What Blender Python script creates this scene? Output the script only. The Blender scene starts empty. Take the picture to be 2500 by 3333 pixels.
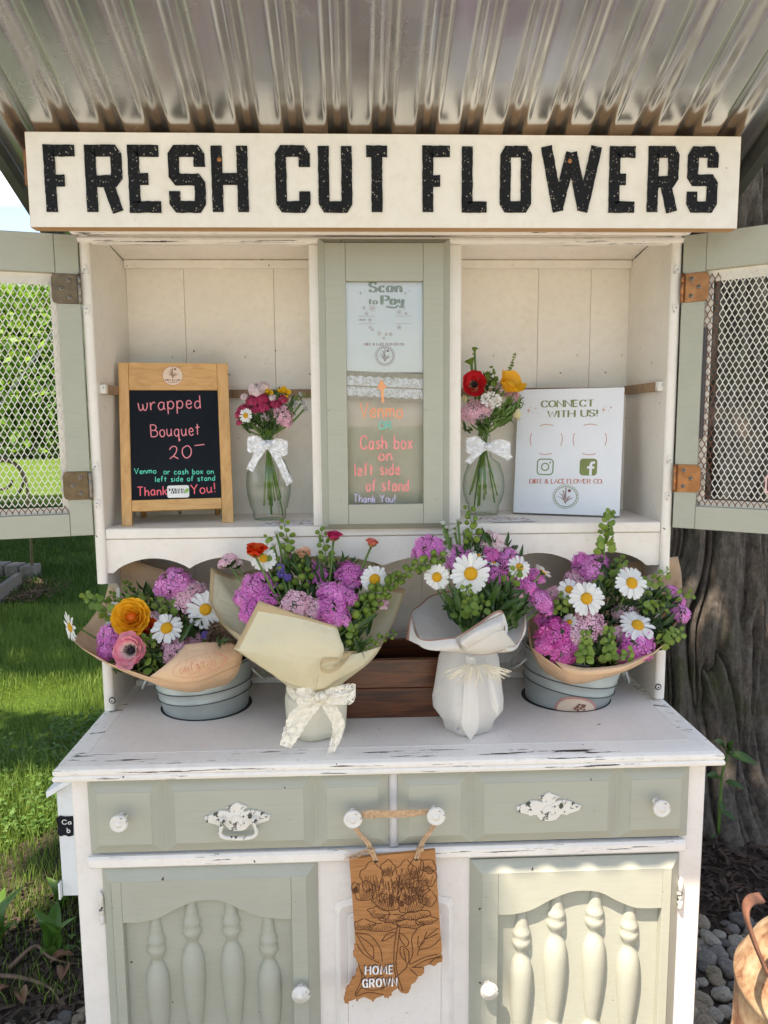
import bpy, math, random
import numpy as np
from mathutils import Vector, Matrix
random.seed(7); RNG = np.random.default_rng(7)
S = bpy.context.scene
COL = S.collection
# ---------------------------------------------------------------- camera
CP = np.array([-.0577, -1.3977, 1.3966]); _p, _y, _r, FL = .1217, .0375, -.0077, 2416.06
CF = np.array([math.sin(_y)*math.cos(_p), math.cos(_y)*math.cos(_p), -math.sin(_p)])
_r0 = np.array([math.cos(_y), -math.sin(_y), 0.]); _u0 = np.cross(_r0, CF)
CR = math.cos(_r)*_r0+math.sin(_r)*_u0; CU = -math.sin(_r)*_r0+math.cos(_r)*_u0
cam = bpy.data.objects.new('camera', bpy.data.cameras.new('camera')); COL.objects.link(cam)
m = Matrix.Identity(4)
for i in range(3):
    m[i][0] = CR[i]; m[i][1] = CU[i]; m[i][2] = -CF[i]; m[i][3] = CP[i]
cam.matrix_world = m
cam.data.sensor_fit = 'HORIZONTAL'; cam.data.sensor_width = 36
cam.data.lens = FL/2500*36; cam.data.clip_end = 600; cam.data.clip_start = .02
S.camera = cam
# ---------------------------------------------------------------- world, sun, exposure
SUN = Vector((.9, 1., -2.5)).normalized()          # direction the light travels
w = bpy.data.worlds.new("World"); S.world = w; w.use_nodes = True
nt = w.node_tree; nt.nodes.clear()
sky = nt.nodes.new('ShaderNodeTexSky'); sky.sky_type = 'NISHITA'; sky.sun_disc = False
sky.sun_elevation = math.asin(-SUN.z); sky.sun_rotation = math.atan2(-SUN.x, -SUN.y)
sky.ozone_density = 2.0; sky.dust_density = .6
bg = nt.nodes.new('ShaderNodeBackground'); bg.inputs[1].default_value = .095
wo = nt.nodes.new('ShaderNodeOutputWorld')
tc = nt.nodes.new('ShaderNodeTexCoord'); mp = nt.nodes.new('ShaderNodeMapping'); mp.inputs['Scale'].default_value = (2.2, 2.2, 9)
nz = nt.nodes.new('ShaderNodeTexNoise'); nz.inputs['Scale'].default_value = 1.6; nz.inputs['Detail'].default_value = 7
cr = nt.nodes.new('ShaderNodeValToRGB'); cr.color_ramp.elements[0].position = .50; cr.color_ramp.elements[1].position = .72
mx = nt.nodes.new('ShaderNodeMix'); mx.data_type = 'RGBA'; mx.inputs['B'].default_value = (6.5, 6.7, 7.0, 1)
L = nt.links.new
L(tc.outputs['Generated'], mp.inputs['Vector']); L(mp.outputs[0], nz.inputs['Vector']); L(nz.outputs['Fac'], cr.inputs[0])
L(cr.outputs[0], mx.inputs['Factor']); L(sky.outputs[0], mx.inputs['A']); L(mx.outputs['Result'], bg.inputs[0]); L(bg.outputs[0], wo.inputs[0])
sun = bpy.data.objects.new('sun', bpy.data.lights.new('sun', 'SUN')); COL.objects.link(sun)
sun.data.energy = 2.8; sun.data.angle = math.radians(.5); sun.data.color = (1, .94, .84)
sun.rotation_euler = SUN.to_track_quat('-Z', 'Y').to_euler()
S.view_settings.view_transform = 'Standard'; S.view_settings.look = 'None'; S.view_settings.gamma = 1
S.view_settings.use_curve_mapping = False
S.view_settings.exposure = 2.0
S.view_settings.use_white_balance = True; S.view_settings.white_balance_temperature = 7250; S.view_settings.white_balance_tint = 14
S.cycles.max_bounces = 10; S.cycles.transparent_max_bounces = 24; S.cycles.transmission_bounces = 8
S.cycles.sample_clamp_indirect = 6
# ---------------------------------------------------------------- pixel -> place helpers (photo pixels, 2500 wide)
def ray(u, v): return CF+(u-1250)/FL*CR-(v-1666.5)/FL*CU
def at(u, v, Y):
    d = ray(u, v); return CP+d*(Y-CP[1])/d[1]
def atz(u, v, Z):
    d = ray(u, v); return CP+d*(Z-CP[2])/d[2]
def proj(P):
    q = np.asarray(P)-CP; z = q@CF
    return 1250+FL*(q@CR)/z, 1666.5-FL*(q@CU)/z
class Plane:                                        # a flat face of a sign: a along ex, b along ey, h towards the viewer
    def __init__(s, P0, ex, ey):
        s.P = np.array(P0, float); s.ex = np.array(ex, float)/np.linalg.norm(ex)
        ey = np.array(ey, float); ey -= s.ex*(ey@s.ex); s.ey = ey/np.linalg.norm(ey); s.n = np.cross(s.ex, s.ey)
    def pix(s, u, v):
        d = ray(u, v); q = CP+d*((s.P-CP)@s.n)/(d@s.n)-s.P
        return np.array([q@s.ex, q@s.ey])
    def pt(s, a, b, h=0): return s.P+s.ex*a+s.ey*b+s.n*h
FRONT = lambda Y: Plane((0, Y, 0), (1, 0, 0), (0, 0, 1))
def crop(ox, oy, sc): return lambda x, y: (ox+x/sc, oy+y/sc)
c3 = crop(0, 700, 2.011); c4 = crop(700, 700, 2.011); c5 = crop(1450, 700, 1.58)
q1 = crop(150, 1700, 2.37); q2 = crop(680, 1650, 2.37); q3 = crop(1250, 1600, 2.602); q4 = crop(1650, 1600, 2.37)
bl = crop(150, 2350, 1.4426); br = crop(1250, 2350, 1.3272); c7 = crop(1050, 2550, 2.8244)
# ---------------------------------------------------------------- materials
MATS = {}
def newmat(name):
    mt = bpy.data.materials.new(name); mt.use_nodes = True; n = mt.node_tree
    b = n.nodes['Principled BSDF']; MATS[name] = mt
    return mt, n, b
def coords(n, scale=(1, 1, 1), rot=(0, 0, 0), src='Object'):
    t = n.nodes.new('ShaderNodeTexCoord'); mp = n.nodes.new('ShaderNodeMapping')
    mp.inputs['Scale'].default_value = scale; mp.inputs['Rotation'].default_value = rot
    n.links.new(t.outputs[src], mp.inputs['Vector']); return mp.outputs[0]
def noise(n, vec, scale, detail=4, rough=.55, dist=0):
    z = n.nodes.new('ShaderNodeTexNoise'); z.inputs['Scale'].default_value = scale; z.inputs['Detail'].default_value = detail
    z.inputs['Roughness'].default_value = rough; z.inputs['Distortion'].default_value = dist
    n.links.new(vec, z.inputs['Vector']); return z.outputs['Fac']
def ramp(n, fac, stops):
    r = n.nodes.new('ShaderNodeValToRGB'); e = r.color_ramp.elements
    while len(e) < len(stops): e.new(.5)
    for k, (p, c) in enumerate(stops):
        e[k].position = p; e[k].color = (*c, 1) if len(c) == 3 else c
    n.links.new(fac, r.inputs[0]); return r.outputs[0]
def mixc(n, fac, a, b, mode='MIX'):
    x = n.nodes.new('ShaderNodeMix'); x.data_type = 'RGBA'; x.blend_type = mode
    for sock, val in ((x.inputs['Factor'], fac), (x.inputs['A'], a), (x.inputs['B'], b)):
        if hasattr(val, 'links'): n.links.new(val, sock)
        elif isinstance(val, (int, float)): sock.default_value = val
        else: sock.default_value = (*val, 1) if len(val) == 3 else val
    return x.outputs['Result']
def bump(n, b, h, strength=.3, dist=.002):
    k = n.nodes.new('ShaderNodeBump'); k.inputs['Strength'].default_value = strength; k.inputs['Distance'].default_value = dist
    n.links.new(h, k.inputs['Height']); n.links.new(k.outputs[0], b.inputs['Normal'])
def sc3(c, k): return tuple(min(1, x*k) for x in c)
def simple(name, col, rough=.5, metal=0, var=.12, vscale=20, bmp=0, bscale=150, spec=.5, transl=0):
    mt, n, b = newmat(name)
    v = coords(n)
    f = noise(n, v, vscale, 5)
    c = ramp(n, f, [(.3, sc3(col, 1-var)), (.7, sc3(col, 1+var))])
    n.links.new(c, b.inputs['Base Color']); b.inputs['Roughness'].default_value = rough; b.inputs['Metallic'].default_value = metal
    b.inputs['Specular IOR Level'].default_value = spec
    if bmp: bump(n, b, noise(n, v, bscale, 4), bmp, .001)
    if transl:
        t = n.nodes.new('ShaderNodeBsdfTranslucent'); n.links.new(c, t.inputs[0])
        s = n.nodes.new('ShaderNodeMixShader'); s.inputs[0].default_value = transl
        n.links.new(b.outputs[0], s.inputs[1]); n.links.new(t.outputs[0], s.inputs[2])
        n.links.new(s.outputs[0], n.nodes['Material Output'].inputs[0])
    return mt
def paint(name, col, under=(.03, .025, .022), chips=.0, chipscale=(6, 40, 60), grain=(4, 4, 4), rough=.5, dirt=.06, var=.05):
    mt, n, b = newmat(name)
    v = coords(n); vg = coords(n, grain)
    big = noise(n, v, 7, 4); fine = noise(n, vg, 60, 6, .6)
    c = ramp(n, big, [(.3, sc3(col, 1-var)), (.7, sc3(col, 1+var))])
    c = mixc(n, ramp(n, noise(n, v, 3.2, 6, .7), [(.5, (0, 0, 0)), (.85, (dirt*5,)*3)]), c, tuple(x*y for x, y in zip(col, (.72, .64, .52))))
    st_ = noise(n, coords(n, tuple(g_*.6 for g_ in grain)), 24, 5, .7)
    c = mixc(n, ramp(n, st_, [(.48, (0, 0, 0)), (.72, (.34,)*3)]), c, tuple(x*y for x, y in zip(col, (.80, .77, .72))))
    speck = ramp(n, noise(n, v, 75, 2, .5), [(.765, (0, 0, 0)), (.78, (1, 1, 1))])
    c = mixc(n, speck, c, (.06, .04, .03))
    if chips:
        vc = coords(n, chipscale)
        ch = ramp(n, noise(n, vc, 1, 7, .68), [(chips, (0, 0, 0)), (chips+.006, (1, 1, 1))])
        c = mixc(n, ch, c, under)
    n.links.new(c, b.inputs['Base Color']); b.inputs['Roughness'].default_value = rough
    bump(n, b, fine, .25, .0009)
    return mt
def wood(name, a, bcol, dark, scale=(3, 3, 40), rough=.45, ring=6, contrast=1):
    mt, n, b = newmat(name)
    v = coords(n, scale)
    w_ = n.nodes.new('ShaderNodeTexNoise'); w_.inputs['Scale'].default_value = ring; w_.inputs['Detail'].default_value = 8
    w_.inputs['Distortion'].default_value = .8; w_.inputs['Roughness'].default_value = .65; n.links.new(v, w_.inputs['Vector'])
    c = ramp(n, w_.outputs['Fac'], [(.3, dark), (.45, bcol), (.62, a), (.8, bcol)])
    n.links.new(c, b.inputs['Base Color']); b.inputs['Roughness'].default_value = rough
    bump(n, b, w_.outputs['Fac'], .25, .001)
    return mt
WHITE = (.80, .755, .695)
SAGE = (.40, .405, .335)
white = paint('white_paint', WHITE)
white_in = paint('interior_paint', (.85, .79, .71), dirt=.08)
white_edge = paint('worn_white_edge', (.83, .785, .73), chips=.605, chipscale=(7, 90, 190), dirt=.03)
white_top = paint('worn_white_top', (.80, .75, .70), chips=.75, chipscale=(14, 60, 60), dirt=.05)
white_frame = paint('frame_white', (.82, .775, .73), chips=.73, chipscale=(14, 60, 70), dirt=.03)
sage = paint('sage_paint', SAGE, grain=(2, 2, 14), dirt=.03, under=(.12, .11, .09), chips=.785, chipscale=(40, 40, 40))
sage_h = paint('sage_paint_rail', SAGE, grain=(1.2, 6, 22), dirt=.03)
raw = wood('raw_cleat', (.36, .24, .15), (.28, .18, .11), (.2, .13, .08), (30, 30, 8), .85, 3)
pine = wood('raw_pine', (.55, .34, .17), (.46, .26, .12), (.35, .18, .08), (2, 40, 40), .7, 4)
oak_v = wood('oak_upright', (.72, .42, .16), (.62, .34, .115), (.5, .25, .075), (18, 18, 1.6), .42, 4)
oak_h = wood('oak_crosswise', (.72, .42, .16), (.62, .34, .115), (.5, .25, .075), (1.6, 18, 18), .42, 4)
walnut = wood('dark_stained_board', (.17, .050, .014), (.075, .020, .006), (.014, .005, .003), (1.4, 16, 22), .34, 3.0)
ply = wood('laser_cut_plywood', (.46, .205, .070), (.38, .162, .050), (.27, .108, .032), (3, 10, 34), .55, 6)
burnt = simple('engraved_line', (.095, .032, .010), .85)
slate = simple('chalkboard_slate', (.006, .009, .014), .55, var=.35, vscale=9, spec=.15)
ink_pink = simple('pink_chalk', (.85, .28, .33), .8)
ink_hot = simple('coral_chalk', (.92, .16, .2), .8)
ink_teal = simple('mint_chalk', (.10, .72, .55), .8)
ink_orange = simple('orange_marker', (.86, .33, .16), .6)
ink_coral = simple('coral_marker', (.86, .27, .26), .6)
ink_lilac = simple('lilac_marker', (.55, .47, .72), .6)
ink_teal2 = simple('teal_marker', (.14, .5, .42), .6)
ink_olive = simple('olive_print', (.20, .23, .08), .6)
ink_green = simple('sage_print', (.25, .29, .17), .6)
ink_rust = simple('rust_print', (.56, .19, .12), .6)
ink_rose = simple('rose_print', (.42, .22, .19), .6)
ink_brown = simple('brown_print', (.24, .09, .06), .6)
ink_black = simple('black_print', (.012, .012, .012), .5)
paper_w = simple('white_card', (.78, .80, .84), .35, var=.02)
paper_s = simple('sticker_paper', (.80, .62, .48), .5, var=.03)
galv = simple('galvanised_tub', (.46, .50, .49), .42, .2, var=.10, vscale=16, bmp=.12, bscale=60)
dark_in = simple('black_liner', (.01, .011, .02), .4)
brass = simple('aged_brass', (.36, .16, .07), .34, .85, var=.25, vscale=60, bmp=.15, bscale=200)
bronze = simple('dark_bronze', (.15, .105, .065), .38, .8, var=.3, vscale=60, bmp=.2, bscale=200)
steel = simple('screw_steel', (.25, .22, .19), .4, .9)
wire_w = simple('white_wire', (.78, .75, .68), .5)
wire_r = simple('rusty_wire', (.16, .065, .035), .8)
jute = simple('jute', (.52, .34, .20), .9, var=.25, vscale=200, bmp=.4, bscale=500)
knobw = paint('knob_white', (.74, .71, .66), chips=.62, chipscale=(90, 90, 90), dirt=0)
letter = None
mt, n, b = newmat('weathered_black_letter'); letter = mt
v = coords(n)
vo = n.nodes.new('ShaderNodeTexVoronoi'); vo.inputs['Scale'].default_value = 210; n.links.new(v, vo.inputs['Vector'])
sp = ramp(n, vo.outputs['Distance'], [(.17, (1, 1, 1)), (.30, (0, 0, 0))])
msk = ramp(n, noise(n, v, 60, 4, .7), [(.47, (0, 0, 0)), (.62, (1, 1, 1))])
f = mixc(n, 1, sp, msk, 'MULTIPLY')
n.links.new(mixc(n, f, (.006, .006, .008), (.45, .40, .33)), b.inputs['Base Color'])
b.inputs['Roughness'].default_value = .45; b.inputs['Specular IOR Level'].default_value = .22; bump(n, b, noise(n, v, 180, 4), .9, .003)
# corrugated metal
def metal_sheet(name, col, rough, b2):
    mt, n, b = newmat(name); v = coords(n)
    f = noise(n, v, 5, 6, .65); st = noise(n, coords(n, (40, 2, 2)), 1, 5)
    c = mixc(n, .4, ramp(n, f, [(.3, sc3(col, .72)), (.7, sc3(col, 1.1))]), ramp(n, st, [(.3, sc3(col, .7)), (.7, sc3(col, 1.15))]))
    spk = ramp(n, noise(n, v, 90, 3, .6), [(.70, (0, 0, 0)), (.76, (.6, .6, .6))])
    n.links.new(mixc(n, spk, c, (.5, .48, .45)), b.inputs['Base Color'])
    b.inputs['Metallic'].default_value = .94
    n.links.new(ramp(n, f, [(.3, (rough*.8,)*3), (.7, (rough*1.3,)*3)]), b.inputs['Roughness'])
    bump(n, b, noise(n, v, 9, 3), b2, .01); return mt
tin_dull = metal_sheet('weathered_corrugated_metal', (.74, .735, .72), .24, .10)
tin_new = metal_sheet('shiny_corrugated_metal', (.86, .855, .84), .20, .09)
trim = simple('grey_edge_trim', (.11, .12, .11), .5, .6)
# petals and leaves
def petal(name, c1, c2, transl=.25, rough=.5):
    mt, n, b = newmat(name)
    g = n.nodes.new('ShaderNodeNewGeometry'); oi = n.nodes.new('ShaderNodeObjectInfo')
    ad = n.nodes.new('ShaderNodeMath'); ad.operation = 'ADD'; n.links.new(g.outputs['Random Per Island'], ad.inputs[0])
    ml = n.nodes.new('ShaderNodeMath'); ml.operation = 'MULTIPLY'; ml.inputs[1].default_value = .5
    n.links.new(oi.outputs['Random'], ad.inputs[1]); n.links.new(ad.outputs[0], ml.inputs[0])
    c = ramp(n, ml.outputs[0], [(.1, c1), (.9, c2)])
    n.links.new(c, b.inputs['Base Color']); b.inputs['Roughness'].default_value = rough
    t = n.nodes.new('ShaderNodeBsdfTranslucent'); n.links.new(c, t.inputs[0])
    s = n.nodes.new('ShaderNodeMixShader'); s.inputs[0].default_value = transl
    n.links.new(b.outputs[0], s.inputs[1]); n.links.new(t.outputs[0], s.inputs[2])
    n.links.new(s.outputs[0], n.nodes['Material Output'].inputs[0]); return mt
P_purple = petal('orchid_petal', (.74, .15, .56), (.92, .38, .78))
P_magenta = petal('magenta_petal', (.74, .08, .44), (.88, .26, .66))
P_pink = petal('pink_petal', (.90, .48, .62), (.95, .70, .78))
P_pale = petal('pale_pink_petal', (.84, .62, .66), (.90, .80, .78))
P_crim = petal('crimson_petal', (.45, .010, .08), (.68, .06, .20))
P_white = petal('white_petal', (.80, .80, .76), (.88, .88, .86))
P_orange = petal('orange_petal', (.86, .20, .004), (.92, .40, .008))
P_deep = petal('deep_orange_petal', (.70, .08, .004), (.84, .17, .006))
P_rose = petal('rose_petal', (.82, .12, .18), (.88, .36, .34))
P_red = petal('red_petal', (.72, .03, .008), (.84, .09, .012))
P_peach = petal('peach_petal', (.84, .45, .28), (.86, .60, .42))
P_coral = petal('coral_petal', (.80, .16, .12), (.84, .30, .22))
P_yellow = petal('yellow_petal', (.85, .50, .01), (.9, .62, .03))
P_violet = petal('violet_petal', (.14, .09, .42), (.30, .22, .58))
P_cream = petal('cream_petal', (.82, .76, .42), (.86, .82, .56))
def petal2(name, inner, outer, a=.25, b_=.75):
    mt, n, b = newmat(name); t = n.nodes.new('ShaderNodeTexCoord'); sp_ = n.nodes.new('ShaderNodeSeparateXYZ'); n.links.new(t.outputs['Object'], sp_.inputs[0])
    c = ramp(n, sp_.outputs['Y'], [(a, inner), (b_, outer)]); n.links.new(c, b.inputs['Base Color']); b.inputs['Roughness'].default_value = .5
    tr = n.nodes.new('ShaderNodeBsdfTranslucent'); n.links.new(c, tr.inputs[0]); s_ = n.nodes.new('ShaderNodeMixShader'); s_.inputs[0].default_value = .25
    n.links.new(b.outputs[0], s_.inputs[1]); n.links.new(tr.outputs[0], s_.inputs[2]); n.links.new(s_.outputs[0], n.nodes['Material Output'].inputs[0]); return mt
P_anpink = petal2('anemone_pink_petal', (.88, .74, .66), (.88, .25, .38), .38, 1.0); P_anred = petal2('anemone_red_petal', (.80, .66, .40), (.66, .02, .03), .35, .55)
P_poppy = petal('poppy_petal', (.92, .42, .01), (.95, .58, .03)); P_oranger = petal2('orange_ranunculus_petal', (.84, .20, .004), (.95, .52, .03), .15, .6)
disc_y = simple('daisy_eye', (.72, .36, .004), .7, var=.4, vscale=500, bmp=1, bscale=900)
disc_k = simple('black_eye', (.012, .006, .012), .6, bmp=1, bscale=700)
G_pod = petal('pod_green', (.12, .22, .025), (.28, .40, .07), .35)
G_leaf = petal('dark_leaf', (.018, .05, .010), (.06, .13, .02), .2, .42)
G_stem = simple('stem_green', (.11, .2, .04), .5)
G_stem2 = simple('vase_stem_green', (.14, .26, .035), .5, transl=.2)
def wrapmat(name, col, transl=.34, rough=.45, vs=6, var=.04):
    mt = simple(name, col, rough, var=var, vscale=vs, transl=transl); n = mt.node_tree; b = n.nodes['Principled BSDF']; v = coords(n)
    vo = n.nodes.new('ShaderNodeTexVoronoi'); vo.inputs['Scale'].default_value = 26; vo.feature = 'DISTANCE_TO_EDGE'; n.links.new(v, vo.inputs['Vector'])
    h = mixc(n, .5, ramp(n, vo.outputs['Distance'], [(0, (0, 0, 0)), (.12, (1, 1, 1))]), ramp(n, noise(n, v, 22, 3, .5, .8), [(.3, (0, 0, 0)), (.7, (1, 1, 1))])); bump(n, b, h, .38, .0035); return mt
W_kraft = wrapmat('kraft_paper', (.78, .54, .35), .2, .65, var=.08)
W_cream = wrapmat('cream_tissue', (.88, .83, .64), .45)
W_creamb = wrapmat('gold_border_tissue', (.68, .52, .30))
W_white = wrapmat('white_tissue', (.86, .84, .81), .42)
W_roseb = wrapmat('rose_gold_border', (.56, .32, .23))
W_sagew = wrapmat('pale_green_tissue', (.88, .85, .72))
def lace_mat(name, col, scale):
    mt, n, b = newmat(name); v = coords(n)
    b.inputs['Base Color'].default_value = (*col, 1); b.inputs['Roughness'].default_value = .8
    vo = n.nodes.new('ShaderNodeTexVoronoi'); vo.inputs['Scale'].default_value = scale; vo.feature = 'DISTANCE_TO_EDGE'
    n.links.new(v, vo.inputs['Vector'])
    a = ramp(n, vo.outputs['Distance'], [(.12, (1, 1, 1)), (.2, (0, 0, 0))])
    fl = ramp(n, noise(n, v, scale*.28, 2), [(.5, (0, 0, 0)), (.53, (1, 1, 1))])
    a = mixc(n, 1, a, fl, 'LIGHTEN')
    n.links.new(a, b.inputs['Alpha']); return mt
lace = lace_mat('ivory_lace', (.82, .76, .64), 420)
lace_w = lace_mat('white_lace', (.86, .87, .90), 420)
mt, n, b = newmat('thin_vase_glass'); glass = mt
lw = n.nodes.new('ShaderNodeLayerWeight'); lw.inputs[0].default_value = .35
tr = n.nodes.new('ShaderNodeBsdfTransparent'); n.links.new(ramp(n, lw.outputs['Facing'], [(.2, (.955, .975, .95)), (.9, (.42, .55, .44))]), tr.inputs[0])
gl = n.nodes.new('ShaderNodeBsdfGlossy'); gl.inputs['Roughness'].default_value = .03; ms = n.nodes.new('ShaderNodeMixShader'); n.links.new(ramp(n, lw.outputs['Facing'], [(.1, (.045,)*3), (.7, (.22,)*3), (1, (.75,)*3)]), ms.inputs[0]); n.links.new(tr.outputs[0], ms.inputs[1]); n.links.new(gl.outputs[0], ms.inputs[2]); n.links.new(ms.outputs[0], n.nodes['Material Output'].inputs[0])
mt, n, b = newmat('vase_glass')
b.inputs['Base Color'].default_value = (.90, .97, .91, 1); b.inputs['Transmission Weight'].default_value = 1
b.inputs['Roughness'].default_value = .0; b.inputs['IOR'].default_value = 1.45
mt, n, b = newmat('window_pane'); pane_m = mt
fr = n.nodes.new('ShaderNodeFresnel'); fr.inputs[0].default_value = 1.5
gl = n.nodes.new('ShaderNodeBsdfGlossy'); gl.inputs['Roughness'].default_value = .02
tr = n.nodes.new('ShaderNodeBsdfTransparent'); tr.inputs[0].default_value = (.98, .985, .98, 1)
ms = n.nodes.new('ShaderNodeMixShader'); n.links.new(fr.outputs[0], ms.inputs[0]); n.links.new(tr.outputs[0], ms.inputs[1]); n.links.new(gl.outputs[0], ms.inputs[2])
n.links.new(ms.outputs[0], n.nodes['Material Output'].inputs[0])
# ---------------------------------------------------------------- mesh helpers
class MB:
    def __init__(s): s.v = []; s.f = []; s.m = []; s.sm = []
    def add(s, vs, fs, mi=0, smooth=False):
        o = len(s.v); s.v.extend([tuple(map(float, x)) for x in vs])
        for f in fs: s.f.append(tuple(i+o for i in f)); s.m.append(mi); s.sm.append(smooth)
        return s
    def box(s, x0, x1, y0, y1, z0, z1, mi=0, bev=0):
        if bev:
            e = bev
            X = (x0, x0+e, x1-e, x1); Y = (y0, y0+e, y1-e, y1); Z = (z0, z0+e, z1-e, z1)
            ring = [(1, 0), (2, 0), (3, 1), (3, 2), (2, 3), (1, 3), (0, 2), (0, 1)]
            vs = []
            inner = [(1, 1), (2, 1), (2, 1), (2, 2), (2, 2), (1, 2), (1, 2), (1, 1)]
            for (zz, rr) in ((0, inner), (1, ring), (2, ring), (3, inner)):
                for (a, b_) in rr: vs.append((X[a], Y[b_], Z[zz]))
            fs = []
            for k in range(3):
                for i in range(8):
                    j = (i+1) % 8; fs.append((k*8+i, k*8+j, k*8+8+j, k*8+8+i))
            fs.append(tuple(range(7, -1, -1))); fs.append(tuple(range(24, 32)))
            return s.add(vs, fs, mi)
        vs = [(x, y, z) for z in (z0, z1) for y in (y0, y1) for x in (x0, x1)]
        return s.add(vs, [(0, 2, 3, 1), (4, 5, 7, 6), (0, 1, 5, 4), (2, 6, 7, 3), (0, 4, 6, 2), (1, 3, 7, 5)], mi)
    def prism(s, pl, pts, h0, h1, mi=0, bev=0):
        n_ = len(pts); vs = [pl.pt(a, b_, h0) for a, b_ in pts]
        if bev:
            c = np.array(pts); cc = []
            for i in range(n_):
                a = c[i-1]; b_ = c[i]; d = c[(i+1) % n_]
                t1 = (b_-a)/(np.linalg.norm(b_-a)+1e-9); t2 = (d-b_)/(np.linalg.norm(d-b_)+1e-9)
                nn = np.array([-(t1+t2)[1], (t1+t2)[0]]); nn /= (np.linalg.norm(nn)+1e-9); cc.append(b_+nn*bev)
            area = sum(c[i-1][0]*c[i][1]-c[i][0]*c[i-1][1] for i in range(n_))
            if area < 0: cc = [2*c[i]-cc[i] for i in range(n_)]
            vs += [pl.pt(a, b_, h1-bev) for a, b_ in pts]; vs += [pl.pt(a, b_, h1) for a, b_ in cc]
            fs = [(i, (i+1) % n_, n_+(i+1) % n_, n_+i) for i in range(n_)]+[(n_+i, n_+(i+1) % n_, 2*n_+(i+1) % n_, 2*n_+i) for i in range(n_)]
            fs += [tuple(range(2*n_, 3*n_)), tuple(range(n_-1, -1, -1))]
        else:
            vs += [pl.pt(a, b_, h1) for a, b_ in pts]
            fs = [(i, (i+1) % n_, n_+(i+1) % n_, n_+i) for i in range(n_)]
            fs += [tuple(range(n_, 2*n_)), tuple(range(n_-1, -1, -1))]
        return s.add(vs, fs, mi)
    def raised(s, x0, x1, z0, z1, bv, y0, y1, mi=0):      # a panel with sloping edges, front at y1 (smaller y)
        vs = [(x0, y0, z0), (x1, y0, z0), (x1, y0, z1), (x0, y0, z1), (x0+bv, y1, z0+bv), (x1-bv, y1, z0+bv), (x1-bv, y1, z1-bv), (x0+bv, y1, z1-bv)]
        return s.add(vs, [(4, 5, 6, 7), (0, 1, 5, 4), (1, 2, 6, 5), (2, 3, 7, 6), (3, 0, 4, 7)], mi)
    def ringslope(s, o, i, yo, yi, mi=0):                 # o,i = (x0,x1,z0,z1)
        f = lambda r, y: [(r[0], y, r[2]), (r[1], y, r[2]), (r[1], y, r[3]), (r[0], y, r[3])]
        return s.add(f(o, yo)+f(i, yi), [(0, 1, 5, 4), (1, 2, 6, 5), (2, 3, 7, 6), (3, 0, 4, 7)], mi)
    def lathe(s, c, prof, seg=24, axis=(0, 0, 1), mi=0, smooth=True, mod=None, sx=1, sy=1):
        ax = Vector(axis).normalized(); q = ax.to_track_quat('Z', 'Y').to_matrix(); vs = []
        for (r, z) in prof:
            for k in range(seg):
                t = 2*math.pi*k/seg; rr = r*(mod(t, z) if mod else 1)
                p = q@Vector((rr*math.cos(t)*sx, rr*math.sin(t)*sy, z)); vs.append((c[0]+p.x, c[1]+p.y, c[2]+p.z))
        fs = [(i*seg+k, i*seg+(k+1) % seg, (i+1)*seg+(k+1) % seg, (i+1)*seg+k) for i in range(len(prof)-1) for k in range(seg)]
        return s.add(vs, fs, mi, smooth)
    def tube(s, pts, rad, seg=6, mi=0, cap=True):
        pts = [Vector(p) for p in pts]; n_ = len(pts); rad = rad if hasattr(rad, '__len__') else [rad]*n_
        vs = []; prev = None
        for i, p in enumerate(pts):
            t = (pts[min(i+1, n_-1)]-pts[max(i-1, 0)]).normalized()
            if prev is None:
                a = Vector((0, 0, 1)) if abs(t.z) < .9 else Vector((1, 0, 0)); u = t.cross(a).normalized()
            else: u = (prev-t*prev.dot(t)).normalized()
            prev = u; w_ = t.cross(u)
            for k in range(seg):
                an = 2*math.pi*k/seg; vs.append(p+(u*math.cos(an)+w_*math.sin(an))*rad[i])
        fs = [(i*seg+k, i*seg+(k+1) % seg, (i+1)*seg+(k+1) % seg, (i+1)*seg+k) for i in range(n_-1) for k in range(seg)]
        if cap: fs += [tuple(range(seg-1, -1, -1)), tuple(range((n_-1)*seg, n_*seg))]
        return s.add(vs, fs, mi, True)
    def grid(s, P, mi=0, smooth=True, mfun=None, closed=False):        # P: rows of points
        R_ = len(P); C_ = len(P[0]); o = len(s.v)
        for r in P: s.v.extend([tuple(map(float, x)) for x in r])
        for i in range(R_-1):
            for j in range(C_ if closed else C_-1):
                jj = (j+1) % C_
                s.f.append((o+i*C_+j, o+i*C_+jj, o+(i+1)*C_+jj, o+(i+1)*C_+j)); s.m.append(mfun(i, j) if mfun else mi); s.sm.append(smooth)
        return s
    def disc(s, c, n_, r, seg=16, mi=0, h=0):
        ax = Vector(n_).normalized(); q = ax.to_track_quat('Z', 'Y').to_matrix()
        vs = [Vector(c)+q@Vector((r*math.cos(2*math.pi*k/seg), r*math.sin(2*math.pi*k/seg), h)) for k in range(seg)]
        return s.add(vs, [tuple(range(seg))], mi)
    def mesh(s, name, mats, origin=None):
        v_ = np.array(s.v, float)
        c = (v_.min(0)+v_.max(0))/2 if origin is None else np.array(origin, float)
        me = bpy.data.meshes.new(name); me.from_pydata((v_-c).tolist(), [], s.f)
        for mt in (mats if isinstance(mats, (list, tuple)) else [mats]): me.materials.append(mt)
        me.polygons.foreach_set('material_index', s.m); me.polygons.foreach_set('use_smooth', s.sm); me.update()
        return me, c
WM = {}
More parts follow.
